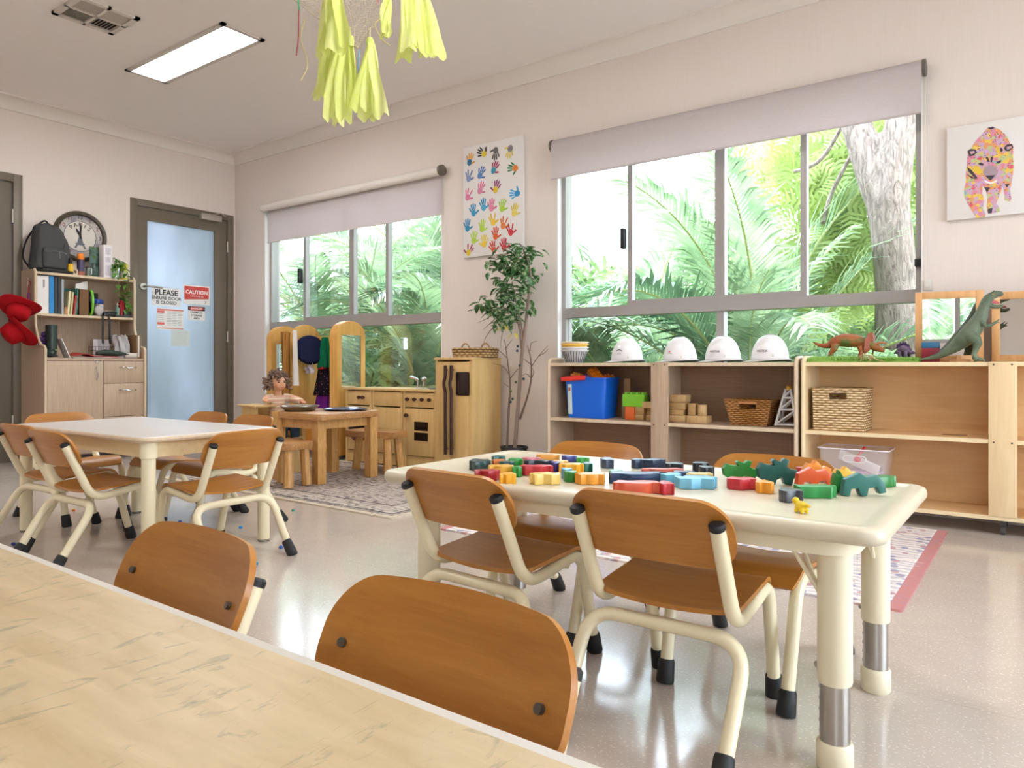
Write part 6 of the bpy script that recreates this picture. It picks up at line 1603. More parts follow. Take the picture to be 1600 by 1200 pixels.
m = MB(); m.box(-.07, .07, -.036, -.033, 0, .2); m.box(-.07, .07, .033, .036, 0, .2); m.box(.067, .07, -.036, .036, 0, .2); m.box(-.07, .07, -.036, .036, 0, .003); m.make('card_box', plain('6F4E2E', .7, var=.12), o)
m = MB(); m.sheet(lambda u, v: (.045 + .01 * math.sin(u * 4), -.05 + .09 * u, .05 + (.19 + .03 * u) * v), 8, 6, .0012); m.make('paper', plain('D9D5D2', .8), o)
o = thing('headphones_case', 'lime green and black oval case leaning beside the brown box', 'case', (-5.98, 2.606, W2 + .009))
m = MB(); m.lathe([(0, -.012), (.03, -.012), (.04, 0), (.03, .012), (0, .012)], 24, T(0, 0, .095) @ RX(R(96)) @ Matrix.Diagonal((1, 2.35, 1, 1))); m.make('black_half', M_BLACK, o)
m = MB(); m.tube([(.041 * math.cos(R(a)) * .9, .004, .095 + .093 * math.sin(R(a))) for a in range(0, 360, 15)], .0095, 8, closed=True); m.make('green_band', plain('74C43A', .5), o)
o = thing('drink_shaker', 'clear jar with a blue lid on the hutch shelf', 'jar', (-6.012, 2.672, W2))
m = MB(); m.lathe([(0, .001), (.03, .001), (.034, .1), (.0, .1)], 22); m.make('jar_body', plain('8A8688', .25, var=.35), o)
m = MB(); m.lathe([(0, .1), (.041, .1), (.043, .106), (.043, .128), (.038, .135), (0, .135)], 26); m.make('blue_lid', plain('22449A', .35), o)
m = MB(); m.box(-.03, .01, -.045, .045, 0, .19, .003)
obj1('black_binder_box', 'black box standing behind the blue-lidded jar', 'box', m, plain('1B1B1D', .5), (-6.09, 2.665, W2))
m = MB(); m.ball((0, 0, .045), (.02, .034, .04), 12); m.ball((.006, .012, .08), (.016, .02, .018), 10)
q = obj1('soft_toy', 'grey and white soft keyring toy in front of the blue-lidded jar', 'toy', m, plain('B9B4B2', .9, var=.35), (-5.945, 2.655, W2)); fuse(q, .004, 3)
o = thing('lanyard', 'black lanyard with two straps hanging over the hutch shelf edge', 'lanyard', (-5.912, 2.675, W2))
m = MB()
for (y, e) in ((-.025, -.02), (.02, .03)):
    m.sheet(lambda u, v, y=y, e=e: (.004 + .004 * math.sin(v * 6), y + .006 + .017 * u + (e - y) * 0 + .012 * v * (1 if y > 0 else .3), -.22 * v + .004), 3, 14, .002)
m.make('strap', M_BLACK, o)
m = MB(); m.tube([(.012, -.012, -.21), (.013, -.01, -.255)], .003, 6); m.tube([(.012, .035, -.215), (.013, .034, -.24)], .003, 6); m.make('clip', M_STEEL, o)
m = MB(); m.box(-.04, .02, -.045, .045, 0, .042, .006); q = obj1('camera_case', 'black camera case with a silver edge on the hutch shelf', 'case', m, plain('17171A', .3), (-5.965, 2.74, W2))
m = MB(); m.tube(spline([(.022, -.045, .04), (.026, 0, .046), (.022, .045, .04), (.0, .05, .02)], 5), .004, 6); m.make('silver_edge', M_STEEL, q)
o = thing('sanitiser_bottle', 'clear pump bottle left of the red flask', 'bottle', (-5.97, 2.806, W2))
m = MB(); m.lathe([(0, 0), (.015, 0), (.016, .07), (.007, .085), (.007, .095), (0, .095)], 16); m.make('bottle_body', plain('7FA08E', .2, var=.3), o)
m = MB(); m.lathe([(0, .095), (.008, .095), (.008, .108), (0, .11)], 12); m.tube([(0, 0, .11), (0, 0, .12), (.02, 0, .12)], .003, 6); m.make('pump', M_OFF, o)
o = thing('flask', 'red metal flask on the right of the hutch shelf', 'bottle', (-5.985, 2.845, W2))
m = MB(); m.lathe([(0, 0), (.024, 0), (.0255, .004), (.0255, .11), (.014, .135), (.012, .14), (0, .14)], 22); m.make('flask_body', plain('A81F26', .22, .4), o)
m = MB(); m.lathe([(0, .14), (.013, .14), (.013, .158), (0, .16)], 14); m.make('cap', M_BLACK, o)
m = MB(); m.box(-.03, .03, -.03, .03, 0, .05, .004); obj1('pencil_tin', 'open dark tin at the right end of the hutch shelf', 'tin', m, plain('3A3836', .35, .5), (-5.97, 2.873, W2))
m = MB(); m.box(-.012, .012, -.06, .06, 0, .016, .003); obj1('pocket_radio', 'flat black and white gadget lying before the red flask', 'gadget', m, plain('2A2A2C', .4, var=.3), (-5.935, 2.83, W2))
# ---------------- on the worktop
o = thing('rubber_boot', 'tall dark green rubber boot standing at the left of the worktop', 'boot', (-5.86, 2.285, W1 + .007), R(60))
m = MB(); m.tube(spline([(0, .0, .235), (0, .0, .16), (0, .0, .1), (.0, -.002, .055), (.0, -.0, .03)], 4), lerp_list([.04, .038, .037, .038, .036], 4), 16); m.tube([(0, .01, .03), (0, -.03, .03), (0, -.07, .024), (0, -.095, .02)], [.034, .034, .03, .018], 14)
fuse(m.make('boot_shell', plain('20302A', .35, var=.1), o), .004, 3)
m = MB(); m.prism([(.036, .035), (.036, -.06), (.02, -.108), (-.02, -.108), (-.036, -.06), (-.036, .035), (0, .045)], 0, .012); m.make('sole', M_BLACK, o)
m = MB(); m.ball((.034, -.03, .05), .006, 8); m.make('green_badge', plain('7FBF4A', .5), o)
m = MB(); r_ = random.Random(2)
for k in range(26): 
    a = k * .8; m.ball((.0 + .016 * math.cos(a) * r_.random(), .02 * math.sin(a) * r_.random(), .02 + .115 * k / 26), r_.uniform(.01, .017), 8)
obj1('purple_duster', 'purple fluffy duster behind the rubber boot', 'duster', m, plain('5A3A78', .95, var=.3), (-5.9, 2.254, W1 + .055))
m = MB(); m.box(-.05, .05, -.0025, .0025, 0, .15); obj1('document_sheet', 'white card folder leaning on the rubber boot', 'folder', m, plain('E2DEDC', .7), (-5.87, 2.395, W1 + .003), (R(22), 0, 0))
m = MB(); m.sheet(lambda u, v: (-.09 + .18 * v, -.15 + .3 * u, .006 + .03 * math.exp(-((u - .2) * 6) ** 2) * (1 - v * .4)), 18, 8, .004); obj1('red_folder', 'red folder lying on the hutch worktop', 'folder', m, plain('B5322A', .45), (-5.85, 2.565, W1 + .008))
for i, (dy, dx, rz, c, lab) in enumerate([(.0, .0, 4, 'E0DCDA', 'loose white papers under the red folder on the worktop'), (.03, .01, -7, 'C9C6CC', 'grey printed papers under the umbrella on the worktop'), (.08, .015, 3, 'D9A0A0', 'pink paper sheet along the worktop front edge')]):
    m = MB(); m.box(-.08, .08, -.14, .14, 0, .0022); obj1('paper_stack', lab, 'papers', m, plain(c, .7), (-5.85 + dx, 2.53 + dy, W1 + .0005 + i * .0024), (0, 0, R(rz)))
m = MB(); m.tube(spline([(0, -.11, .03), (0, -.05, .034), (0, .03, .03), (0, .1, .024)], 4), lerp_list([.012, .026, .022, .008], 4), 10); m.tube([(0, .1, .024), (0, .13, .022)], .005, 6)
obj1('umbrella', 'folded dark green umbrella lying on the worktop', 'umbrella', m, plain('24342A', .7, var=.2), (-5.83, 2.7, W1 + .008), (0, 0, R(-12)))
o = thing('wire_basket', 'small wire letter basket with white paper behind the umbrella', 'basket', (-5.98, 2.7, W1))
m = MB()
for z in (.03, .06, .09): m.tube([(p[0], p[1], z) for p in rrect(.12, .17, .015, 3)], .0018, 6, closed=True)
for k in range(9): m.tube([(.06, -.08 + k * .02, .002), (.06, -.08 + k * .02, .09)], .0013, 5); m.tube([(-.06, -.08 + k * .02, .002), (-.06, -.08 + k * .02, .09)], .0013, 5)
m.make('wires', plain('5A5658', .4, .7), o)
m = MB(); m.sheet(lambda u, v: (-.03 + .02 * math.sin(u * 7), -.06 + .12 * u, .01 + .14 * v), 8, 4, .0015); m.make('paper', plain('CFC9CC', .8), o)
o = thing('crumpled_bag', 'crumpled grey-white plastic bag beside the brown box file', 'bag', (-5.87, 2.797, W1))
m = MB()
def bagf(u, v):
    a = 2 * PI * u; r_ = .05 * (1 - .25 * v) + .008 * math.sin(a * 5 + v * 6) + .005 * math.sin(a * 9)
    return (r_ * math.cos(a), r_ * 1.15 * math.sin(a) - .015 * v, .178 * v + .008 * math.sin(a * 3) * v + .002)
m.sheet(bagf, 36, 14, .0015, closed_u=True); m.make('bag_skin', plain('ABA7A8', .35, var=.15), o)
o = thing('box_file', 'brown card box file standing at the right end of the worktop', 'box', (-5.9, 2.885, W1))
m = MB(); m.box(-.11, .11, -.018, .018, 0, .185, .001); m.make('file_body', plain('7A5A3A', .7), o); m = MB(); m.box(-.108, .108, .0185, .0195, .003, .182); m.box(.1102, .1107, -.006, .006, .01, .18); m.make('paper_edge', plain('D9D2C8', .7), o)
m = MB(); m.cyl((-.02, -.035, .022), (.02, .035, .022), .022, 16); obj1('paper_roll', 'white paper roll lying at the right front of the worktop', 'roll', m, plain('CFC8C0', .7), (-5.81, 2.84, W1))
# ---------------- hanging on the hutch left side
HS = HY0 - .002
o = thing('sun_hat', 'red bucket hat hanging upside down on the hutch side, the lower of the two', 'hat', (-5.85, 2.07, .97), R(-20), 'red hats on the hutch side')
M_REDF = plain('A5101A', .85, var=.14, spec=.15, name='red_cotton')
def hat(o, rx, ry, sc):
    m = MB(); prof = [(0, .098), (.045, .096), (.068, .085), (.076, .05), (.08, .012)]
    m.lathe(prof, 36, RX(rx) @ RY(ry) @ Matrix.Scale(sc, 4)); q = m.make('crown', M_REDF, o, 60); sd = q.modifiers.new('t', 'SOLIDIFY'); sd.thickness = .003
    m = MB()
    m.sheet(lambda u, v: (RX(rx) @ RY(ry) @ Matrix.Scale(sc, 4)) @ Vector(((.08 + .062 * v) * math.cos(2 * PI * u), (.08 + .062 * v) * math.sin(2 * PI * u), .012 - .028 * v + .02 * v * math.sin(4 * PI * u + .6))), 48, 5, 0, closed_u=True)
    q = m.make('brim', M_REDF, o, 60); sd = q.modifiers.new('t', 'SOLIDIFY'); sd.thickness = .003
hat(o, R(125), R(15), 1.0)
o = thing('sun_hat', 'red bucket hat hanging on the hutch side, the upper one with its brim turned up', 'hat', (-5.8, 2.06, 1.125), R(30), 'red hats on the hutch side')
hat(o, R(150), R(12), .92)
o = thing('key_bunch', 'keys with pink and purple ribbons hanging on the hutch side', 'keys', (-5.99, HS - .006, 1.36))
m = MB(); m.cyl((0, .006, 0), (0, -.012, 0), .004, 8); m.tube([(.014 * math.cos(R(a)), -.006, -.014 + .014 * math.sin(R(a))) for a in range(0, 360, 20)], .0016, 6, closed=True); m.tube([(0, -.006, -.028), (.002, -.008, -.06)], .003, 6); m.make('ring', M_STEEL, o)
m = MB()
for (x, z0, z1) in ((.0, -.05, -.2), (.018, -.02, -.13)): m.sheet(lambda u, v, x=x, z0=z0, z1=z1: (x + .014 * u + .008 * math.sin(v * 9), -.008 + .004 * math.sin(v * 7), z0 + (z1 - z0) * v), 3, 14, .0015)
m.make('red_ribbon', plain('B02A3E', .7), o)
m = MB(); m.sheet(lambda u, v: (.004 + .022 * u, -.014 + .004 * math.sin(v * 5), -.11 - .11 * v), 4, 8, .002); m.make('purple_ribbon', plain('8A2A9A', .6), o)
m = MB(); m.box(-.012, .006, -.016, -.013, -.215, -.15, .001); m.box(.02, .034, -.016, -.012, -.23, -.17, .001); m.make('key_tag', plain('C9C5C8', .4, .3), o)
# ================================================================== paper tassels hung on a net
HD = 3.0
t = NT('tissue_paper'); 
oi = t.n('ObjectInfo'); v = t.noise(t.coord(), 20, 2)
c = t.mix(v, lin('E2E88A'), lin('F0F2BC')); c = t.mix(t.math('MULTIPLY', oi.outputs['Random'], .45), c, lin('D2E060'))
bs = t.bsdf(c, .8, spec=.1); tl = t.n('BsdfTranslucent'); t.set(tl.inputs[0], c); tr = t.n('BsdfTransparent'); tr.inputs[0].default_value = (.95, 1, .7, 1)
mx = t.n('MixShader'); mx.inputs[0].default_value = .45; t.t.links.new(bs.outputs[0], mx.inputs[1]); t.t.links.new(tl.outputs[0], mx.inputs[2])
mx2 = t.n('MixShader'); mx2.inputs[0].default_value = .1; t.t.links.new(mx.outputs[0], mx2.inputs[1]); t.t.links.new(tr.outputs[0], mx2.inputs[2])
M_TIS = t.done(mx2)
RT = Vector((CY, SY, 0)); FW_ = Vector((-SY, CY, 0))
def tassel(label, ku, kv, u0, u1, vb, n, seed, dd=0.0, ragged=.12, splay=0):
    K = at_d(ku, kv, HD + dd); B0 = at_d(u0, vb, HD + dd); B1 = at_d(u1, vb, HD + dd)
    o = thing('hanging_tassel', label, 'paper tassel', K, 0, 'tissue paper tassels'); r_ = random.Random(seed)
    L = K.z - B0.z; c0 = (B0 - K).dot(RT); c1 = (B1 - K).dot(RT)
    for i in range(n):
        f = (i + .5) / n + r_.uniform(-.04, .04); off = c0 + (c1 - c0) * f; dep = r_.uniform(-.045, .045); ln = L * r_.uniform(1 - ragged, 1.0); w_ = abs(c1 - c0) / n * r_.uniform(2.0, 3.2); ph = r_.uniform(0, 6)
        def s_(u, v):
            k = v ** .75; bulge = math.sin(PI * min(1, v * 1.1)) * .012
            x = off * (k if not splay else v) + (u - .5) * w_ * (.4 + .6 * k) + .006 * math.sin(v * 5 + ph)
            return RT * x + FW_ * (dep * k + .01 * math.sin(u * 5 + v * 4 + ph) + bulge * (1 if dep > 0 else -1)) + Vector((0, 0, -ln * v + .01 * math.sin(u * 7 + ph) * v))
        m = MB(); m.sheet(s_, 5, 12); m.make('paper_strip', M_TIS, o, 60)
    m = MB(); m.lathe([(0, .012), (.012, .008), (.015, -.01), (.013, -.035), (0, -.035)], 14); m.make('knot', M_TIS, o)
    m = MB(); m.tube([(0, 0, .0), (0, 0, .05)], .0018, 6); m.make('string', plain('D9CFA8', .8), o)
    return o
tassel('broad yellow-green tissue tassel in the middle, cut off by the picture top', 522, -40, 494, 548, 84, 6, 1, -.1, .06)
tassel('yellow-green tassel left of centre, hanging below the broad one', 516, 55, 483, 528, 160, 6, 2, .09)
tassel('longest yellow-green tassel, reaching lowest of all', 538, 38, 508, 544, 196, 6, 3, 0)
tassel('yellow-green tassel with a round top hanging right of the longest one', 578, 62, 556, 602, 186, 7, 4, .03)
tassel('yellow-green tassel flaring to the right, farthest right', 640, -45, 623, 692, 96, 8, 5, .0, .15)
tassel('thin yellow-green tassel between the longest and the round-topped one', 548, 60, 545, 560, 170, 3, 6, .05)
tassel('thin pale green strip tassel left of the flaring one', 606, -5, 596, 612, 66, 3, 7, .04)
# net behind them
o = thing('hanging_net', 'pale fishing net hanging in a point behind the tissue tassels', 'net', (0, 0, 0))
A, B, C_ = at_d(395, -50, HD + .2), at_d(648, -50, HD + .2), at_d(559, 76, HD + .2)
m = MB(); N = 34
for i in range(N + 1):
    f = i / N; a, b = A.lerp(C_, f), B.lerp(C_, f); n_ = max(2, int(26 * (1 - f)))
    m.tube([a.lerp(b, k / n_) + Vector((0, 0, .006 * math.sin(k * 2.4 + i))) + FW_ * .006 * math.sin(k + i * .7) for k in range(n_ + 1)], .0008, 4, False)
for i in range(1, N):
    f = i / N; a = A.lerp(B, f); m.tube([a.lerp(C_, k / 14) + RT * .005 * math.sin(k * 2 + i) for k in range(15)], .0008, 4, False)
q = m.make('netting', plain('D2C4B0', .9), None); q.parent = o
m = MB(); m.tube([A, C_, B], .0018, 6); q = m.make('net_edge', plain('B8A68C', .9), o)
def ribbon(name, label, P, c, r=.0022, dd=0):
    m = MB(); p0 = at_d(*P[0], HD + dd); m.tube(spline([at_d(u, v, HD + dd) - p0 for u, v in P], 5), r, 6)
    return tag(m.make(name, plain(c, .7), loc=p0), label, 'ribbon', 'strings and ribbons on the net')
ribbon('hanging_ribbon', 'red ribbon string at the left of the tassels', [(466, -30), (467, 15), (466, 60), (463, 87)], 'B84A50', .0024)
ribbon('hanging_ribbon', 'short green ribbon over the top of the red string', [(464, -30), (466, 2), (468, 16)], '4AA070', .0036, -.02)
ribbon('hanging_ribbon', 'pale raffia strand at the left of the tassels', [(476, 30), (470, 60), (478, 88), (480, 105), (470, 126)], 'E3D3A0', .0028)
ribbon('hanging_ribbon', 'blue-green ribbon between the two longest tassels', [(562, 78), (560, 100), (561, 127)], '5E8A9E', .0034)
ribbon('hanging_ribbon', 'pale raffia strand right of the round-topped tassel', [(600, 0), (598, 25), (586, 38), (596, 60), (610, 72)], 'E6D8B0', .0028, .1)
ribbon('hanging_ribbon', 'red thread at the top between the tassels', [(589, -30), (590, 6)], 'C25050', .002)
# lettering becomes plain mesh
bpy.context.view_layer.update()
dg = bpy.context.evaluated_depsgraph_get()
for f in [o for o in SC.objects if o.type == 'FONT']:
    me = bpy.data.meshes.new_from_object(f.evaluated_get(dg)); nm = f.name; par, ml, mt = f.parent, f.matrix_local.copy(), f.data.materials[0]
    bpy.data.objects.remove(f); q = bpy.data.objects.new(nm, me); COL.objects.link(q); q.parent = par; q.matrix_local = ml
    if not me.materials: me.materials.append(mt)
# ================================================================== garden outside the windows
GZ = -.35
gm = NT('garden_soil'); v = gm.noise(gm.coord(), 3, 4)
M_SOIL = gm.done(gm.bsdf(gm.ramp(v, [(.3, lin('6E6A48')), (.7, lin('94925F'))]), .95))
struct(MB().box(-30, 26, YW + .16, 40, GZ - .2, GZ).make('ground', M_SOIL, smooth=0))
struct(MB().box(-30, 26, -34, YF - .16, GZ - .2, GZ + .3).make('ground', plain('D9D2C8', .8, name='bounce_paving'), smooth=0))  # unseen ground kept pale to bounce sunlight up to the ceiling
struct(MB().box(XR + .16, 26, YF - .16, YW + .16, GZ - .2, GZ + .3).make('ground', plain('D9D2C8', .8, name='bounce_paving'), smooth=0))  # bright unseen paving added outside the right-hand opening for bounced light
struct(MB().box(-30, XL - .15, YF - .16, YW + .16, GZ - .2, GZ).make('ground', M_SOIL, smooth=0))
struct(MB().box(XL - .5, XR + .5, YW + .16, YW + 1.05, ZC + .02, ZC + .1).make('sun_blocker', M_WHITE, smooth=0))  # unseen overhang, added to keep direct sun out of the room
PALM = [leafy('palm_leaflet', '52704C', '86A078', .4, .35, 3), leafy('palm_leaflet_pale', '6E8A66', 'A4B894', .42, .35, 3), leafy('palm_leaflet_deep', '3C5E44', '6A8A66', .36, .35, 3)]
M_RACH = plain('A8B070', .5); M_BOLE = plain('7E6A50', .9, var=.3)
def frond_mesh(L, droop, seed, mat, nl=66, wid=.03):
    """feather frond along +X rising then arching: rachis plus folded leaflets"""
    r_ = random.Random(seed); m = MB(); P = []
    for k in range(25):
        t_ = k / 24; a = R(62) - droop * t_ ** 1.5
        if k == 0: p = Vector((0, 0, 0))
        else: p = P[-1] + Vector((math.cos(a), r_.uniform(-.01, .01), math.sin(a))) * (L / 24)
        P.append(p)
    m.mi = 1; m.tube(P, [.014 * (1 - .85 * k / 24) + .002 for k in range(25)], 6); m.mi = 0
    for i in range(nl):
        t_ = .1 + .9 * i / nl; k = t_ * 24; j = min(23, int(k)); p = P[j].lerp(P[j + 1], k - j); d = (P[j + 1] - P[j]).normalized(); up = Vector((-d.z, 0, d.x))
        ll = L * .235 * (math.sin(PI * (.12 + .82 * t_)) ** .7) * r_.uniform(.85, 1.1)
        for s_ in (-1, 1):
            dr = (Vector((0, s_, 0)) * .78 + d * (.62 + .3 * t_) + up * (.28 - .2 * t_ + r_.uniform(-.08, .1))).normalized()
            wv = dr.cross(up).normalized(); wv = (wv + up * .25 * r_.uniform(-1, 1)).normalized(); w_ = wid * r_.uniform(.75, 1.1) * L / 2.4
            q0 = p; q1 = p + dr * ll * .5; q2 = p + dr * ll + Vector((0, 0, -ll * r_.uniform(.12, .4)))
            m.quad(q0 - wv * w_ * .25, q0 + wv * w_ * .25, q1 + wv * w_ * .5, q1 - wv * w_ * .5)
            m.quad(q1 - wv * w_ * .5, q1 + wv * w_ * .5, q2 + wv * w_ * .06, q2 - wv * w_ * .06)
    o = m.make('frond', [mat, M_RACH], smooth=0); me = o.data; bpy.data.objects.remove(o); return me
FR = [frond_mesh(2.4, R(70), 1, PALM[0]), frond_mesh(2.4, R(95), 2, PALM[1]), frond_mesh(2.4, R(120), 3, PALM[2]), frond_mesh(2.4, R(50), 4, PALM[1]), frond_mesh(2.4, R(140), 5, PALM[0])]
def palm(label, x, y, z, n, seed, sc=1.0, low=-40, extra=()):
    o = thing('palm', label, 'palm', (x, y, GZ), 0, 'palms outside the windows'); r_ = random.Random(seed)
    m = MB(); h = z - GZ; m.tube([(0, 0, 0), (.02, .01, h * .5), (0, 0, h)], [.17, .15, .17], 12); m.make('trunk', M_BOLE, o)
    k = 0
    for i in range(n):
        a = i * 2.39996 + r_.uniform(-.3, .3); el = r_.uniform(low, 28); q = bpy.data.objects.new('frond', FR[i % 5]); COL.objects.link(q); q.parent = o
        q.location = (.06 * math.cos(a), .06 * math.sin(a), h); q.rotation_euler = Euler((r_.uniform(-.4, .4), R(-el), a), 'XYZ'); s_ = sc * r_.uniform(.8, 1.15); q.scale = (s_, s_, s_)
    for (a, el, s_, roll, f) in extra:
        q = bpy.data.objects.new('frond', FR[f]); COL.objects.link(q); q.parent = o; q.location = (0, 0, h); q.rotation_euler = Euler((R(roll), R(-el), R(a)), 'XYZ'); q.scale = (s_, s_, s_)
    return o
palm('feather palm behind the middle of the big window, between its two centre panes', -2.0, 6.3, -.05, 26, 3, 1.0, -45, ((150, 20, 1.35, 20, 3), (20, 24, 1.3, -15, 3), (95, 15, 1.2, 0, 0), (-60, 10, .9, 0, 1)))
palm('feather palm at the left of the big window, low and dense', -3.55, 6.9, -.1, 24, 8, .9, -45)
palm('feather palm low at the right of the big window, under the forked tree', -.55, 5.75, -.3, 20, 12, .72, -50)
palm('feather palm filling the right half of the far window', -5.5, 5.9, .25, 30, 15, .95, -50, ((60, 18, 1.2, 0, 3),))
palm('feather palm filling the left half of the far window', -7.4, 6.2, .5, 30, 19, 1.05, -50)
palm('large feather palm deeper in the garden behind the far window', -8.3, 9.4, 1.5, 30, 23, 1.4, -50)
palm('deep feather palm seen between the two windows', -4.9, 9.6, .4, 26, 27, 1.25, -45)
palm('deep feather palm behind the wide window left pane', -3.1, 10.2, .0, 24, 31, 1.2, -45)
palm('feather palm against the far right of the garden', .9, 8.2, .0, 22, 35, 1.0, -45)
palm('feather palm outside the small rear window, seen in the framed mirror', 1.6, -6.0, .9, 22, 41, 1.1, -45)
# forked pale tree
o = thing('forked_tree', 'pale forked tree trunk beyond the right pane of the big window', 'tree', (-.95, 6.5, GZ))
t = NT('pale_bark'); v = t.noise(t.coord((9, 9, 2.2)), 3, 5, .65, 1.2)
M_BARK = t.done(t.bsdf(t.ramp(v, [(.35, lin('5E5048')), (.5, lin('8A7A70')), (.7, lin('A09086'))]), .9, bump=v, bstr=.9, bdist=.04))
def gp(u, v, y=6.5):
    p = at_y(u, v, y); return (p.x + .95, p.y - 6.5, p.z - GZ)
m = MB()
m.tube(spline([(0.02, 0, 0), gp(1402, 560), gp(1400, 450), gp(1393, 360), gp(1388, 310), gp(1404, 220), gp(1418, 100), gp(1428, -60)], 5), lerp_list([.21, .17, .155, .155, .16, .125, .11, .1], 5), 18)
m.tube(spline([gp(1393, 345), gp(1372, 290), gp(1345, 215), gp(1322, 150), gp(1290, 60), gp(1262, -40)], 5), lerp_list([.13, .14, .12, .11, .1, .09], 5), 16)
tr_ = m.make('trunk', M_BARK, o); fuse(tr_, .03, 2)
m = MB()
for P in ([(1330, 170), (1290, 240), (1262, 262), (1240, 268)], [(1262, 40), (1230, 120), (1215, 180)], [(1418, 100), (1470, 160), (1490, 260)], [(1345, 215), (1300, 300), (1285, 350)]): m.tube(spline([gp(*p, y=6.7) for p in P], 4), .018, 6)
m.make('branch', M_BARK, o)
M_LF = leafy('feathery_leaf', '8CA04C', 'B4C480', .45, .5, 1.5)
def sprays(par, boxes, seed, mat, nm='foliage'):
    r_ = random.Random(seed); m = MB()
    for (u, v, y, ru, rv, ry, n, sz) in boxes:
        for _ in range(n):
            p = at_y(u + r_.gauss(0, ru), v + r_.gauss(0, rv), y + r_.uniform(-ry, ry)) - par.location
            d = Vector((r_.uniform(-1, 1), r_.uniform(-.6, .6), r_.uniform(-1.2, .2))).normalized(); w_ = d.cross(Vector((r_.uniform(-.3, .3), 1, r_.uniform(-.3, .3)))).normalized()
            for k in range(6):
                q = p + d * sz * k / 6
                for s_ in (-1, 1):
                    e = (w_ * s_ + d * .5).normalized() * sz * .42 * (1 - .1 * k); f = d * sz * .06
                    m.quad(q - f, q + f, q + e + f * .3, q + e - f * .3)
    q = m.make(nm, mat, par, 0); q['kind'] = 'stuff'; return q
sprays(o, [(1290, 260, 7.4, 45, 55, .5, 260, .3), (1330, 380, 7.6, 45, 45, .5, 220, .28), (1210, 240, 7.8, 40, 35, .4, 70, .3), (1460, 300, 7.4, 35, 100, .5, 240, .3), (1400, 180, 7.6, 60, 40, .5, 160, .3), (1270, 420, 7.7, 50, 30, .5, 160, .26)], 5, M_LF)
# shrubs closing the view low down
M_SH = [leafy('shrub_leaf', '587848', '8AA468', .45, .45, 2), leafy('shrub_leaf_pale', '7A945C', 'AEC088', .5, .45, 2)]
def shrub(label, x, y, rx, ry, h, n, seed, mat, sz=.22):
    o = thing('garden_shrub', label, 'shrub', (x, y, GZ), 0, 'shrubs outside the windows'); r_ = random.Random(seed); m = MB()
    for k in range(7):
        a = k * .9; m.tube([(0, 0, 0), (rx * .35 * math.cos(a), ry * .35 * math.sin(a), h * .6)], [.02, .008], 6)
    m.make('stems', M_BOLE, o); m = MB()
    for _ in range(n):
        a, b = r_.uniform(0, 2 * PI), r_.random(); rr = math.sqrt(r_.random()); p = Vector((rx * rr * math.cos(a), ry * rr * math.sin(a), h * (.08 + .92 * b * math.sqrt(max(0, 1 - rr * rr * .6)))))
        d = Vector((r_.uniform(-1, 1), r_.uniform(-1, 1), r_.uniform(-.5, .9))).normalized(); w_ = d.orthogonal().normalized() * sz * .09
        m.quad(p - w_ * .4, p + w_ * .4, p + d * sz * .5 + w_, p + d * sz * .5 - w_); m.quad(p + d * sz * .5 - w_, p + d * sz * .5 + w_, p + d * sz + Vector((0, 0, -sz * .25)) + w_ * .1, p + d * sz + Vector((0, 0, -sz * .25)) - w_ * .1)
    q = m.make('foliage', mat, o, 0); q['kind'] = 'stuff'
    return o
shrub('leafy shrub under the big window left pane', -3.2, 5.4, 1.0, .6, .95, 1800, 1, M_SH[0]); shrub('pale strappy shrub under the big window centre', -1.75, 5.15, .9, .5, .95, 1600, 2, M_SH[1], .34)
shrub('leafy shrub under the big window right end', -.35, 5.0, .9, .5, 1.0, 1700, 3, M_SH[1], .3); shrub('dense shrub under the far window', -6.4, 5.5, 1.3, .6, 1.2, 2400, 4, M_SH[0], .3)
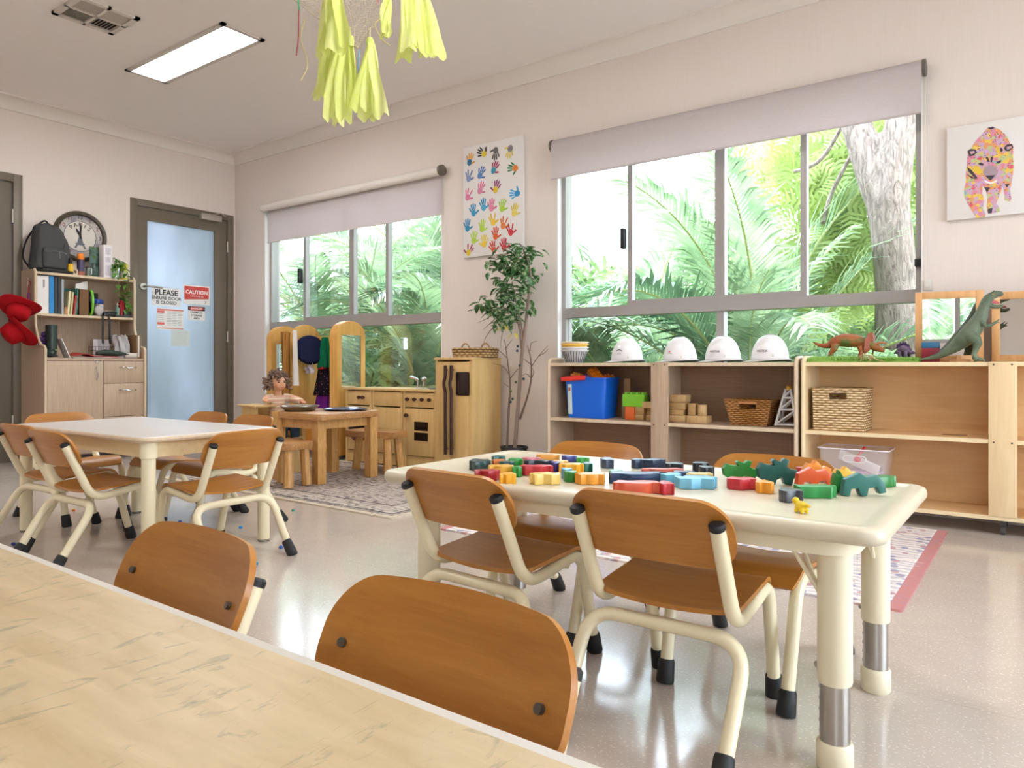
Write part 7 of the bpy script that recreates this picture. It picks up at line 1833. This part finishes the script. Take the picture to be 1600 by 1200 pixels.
shrub('tall back shrub closing the garden left', -9.5, 11.5, 2.6, 1.0, 4.2, 3200, 5, M_SH[0], .5); shrub('tall back shrub behind the far window', -6.5, 12, 2.2, 1.0, 3.0, 2600, 6, M_SH[0], .5)
shrub('back shrub closing the garden centre', -3.6, 12.2, 2.2, 1.0, 2.1, 2200, 7, M_SH[1], .5); shrub('back shrub behind the forked tree', -.8, 11.5, 2.4, 1.0, 2.6, 2600, 8, M_SH[1], .5)

# ================================================================== daylight, camera
wd = bpy.data.worlds.new('sky'); SC.world = wd; wd.use_nodes = True
nt = wd.node_tree; bg = nt.nodes['Background']
tc = nt.nodes.new('ShaderNodeTexCoord'); sp_ = nt.nodes.new('ShaderNodeSeparateXYZ'); nt.links.new(tc.outputs['Generated'], sp_.inputs[0])
cr = nt.nodes.new('ShaderNodeValToRGB'); nt.links.new(sp_.outputs[2], cr.inputs[0])
e = cr.color_ramp.elements; e[0].position = 0; e[0].color = (.82, .89, 1, 1); e[1].position = .8; e[1].color = (.66, .8, 1, 1)
nt.links.new(cr.outputs[0], bg.inputs[0]); bg.inputs[1].default_value = 4.6
sn = bpy.data.lights.new('sun', 'SUN'); sn.energy = 5.0; sn.angle = R(3); sn.color = (1, .96, .88)
so = bpy.data.objects.new('sun', sn); COL.objects.link(so); so.rotation_euler = Vector((.25, -.38, -1)).to_track_quat('-Z', 'Y').to_euler()
cam = bpy.data.cameras.new('camera'); co_ = bpy.data.objects.new('camera', cam); COL.objects.link(co_)
cam.sensor_width = 36; cam.lens = 36 * FOC / 1600; cam.shift_y = -(600 - HOR) / 1600; cam.clip_start = .02; cam.clip_end = 200
co_.location = (0, 0, CAMZ); co_.rotation_euler = (R(90), 0, YAW)
SC.camera = co_
vs = SC.view_settings; SC.display_settings.display_device = 'sRGB'; vs.view_transform = 'Standard'; vs.look = 'None'; vs.gamma = 1.0; vs.exposure = 1.42; vs.use_curve_mapping = False
cy = SC.cycles; cy.use_denoising = True; cy.max_bounces = 8; cy.diffuse_bounces = 5; cy.glossy_bounces = 4; cy.transparent_max_bounces = 12; cy.transmission_bounces = 6; cy.caustics_reflective = False; cy.caustics_refractive = False; cy.sample_clamp_indirect = 6
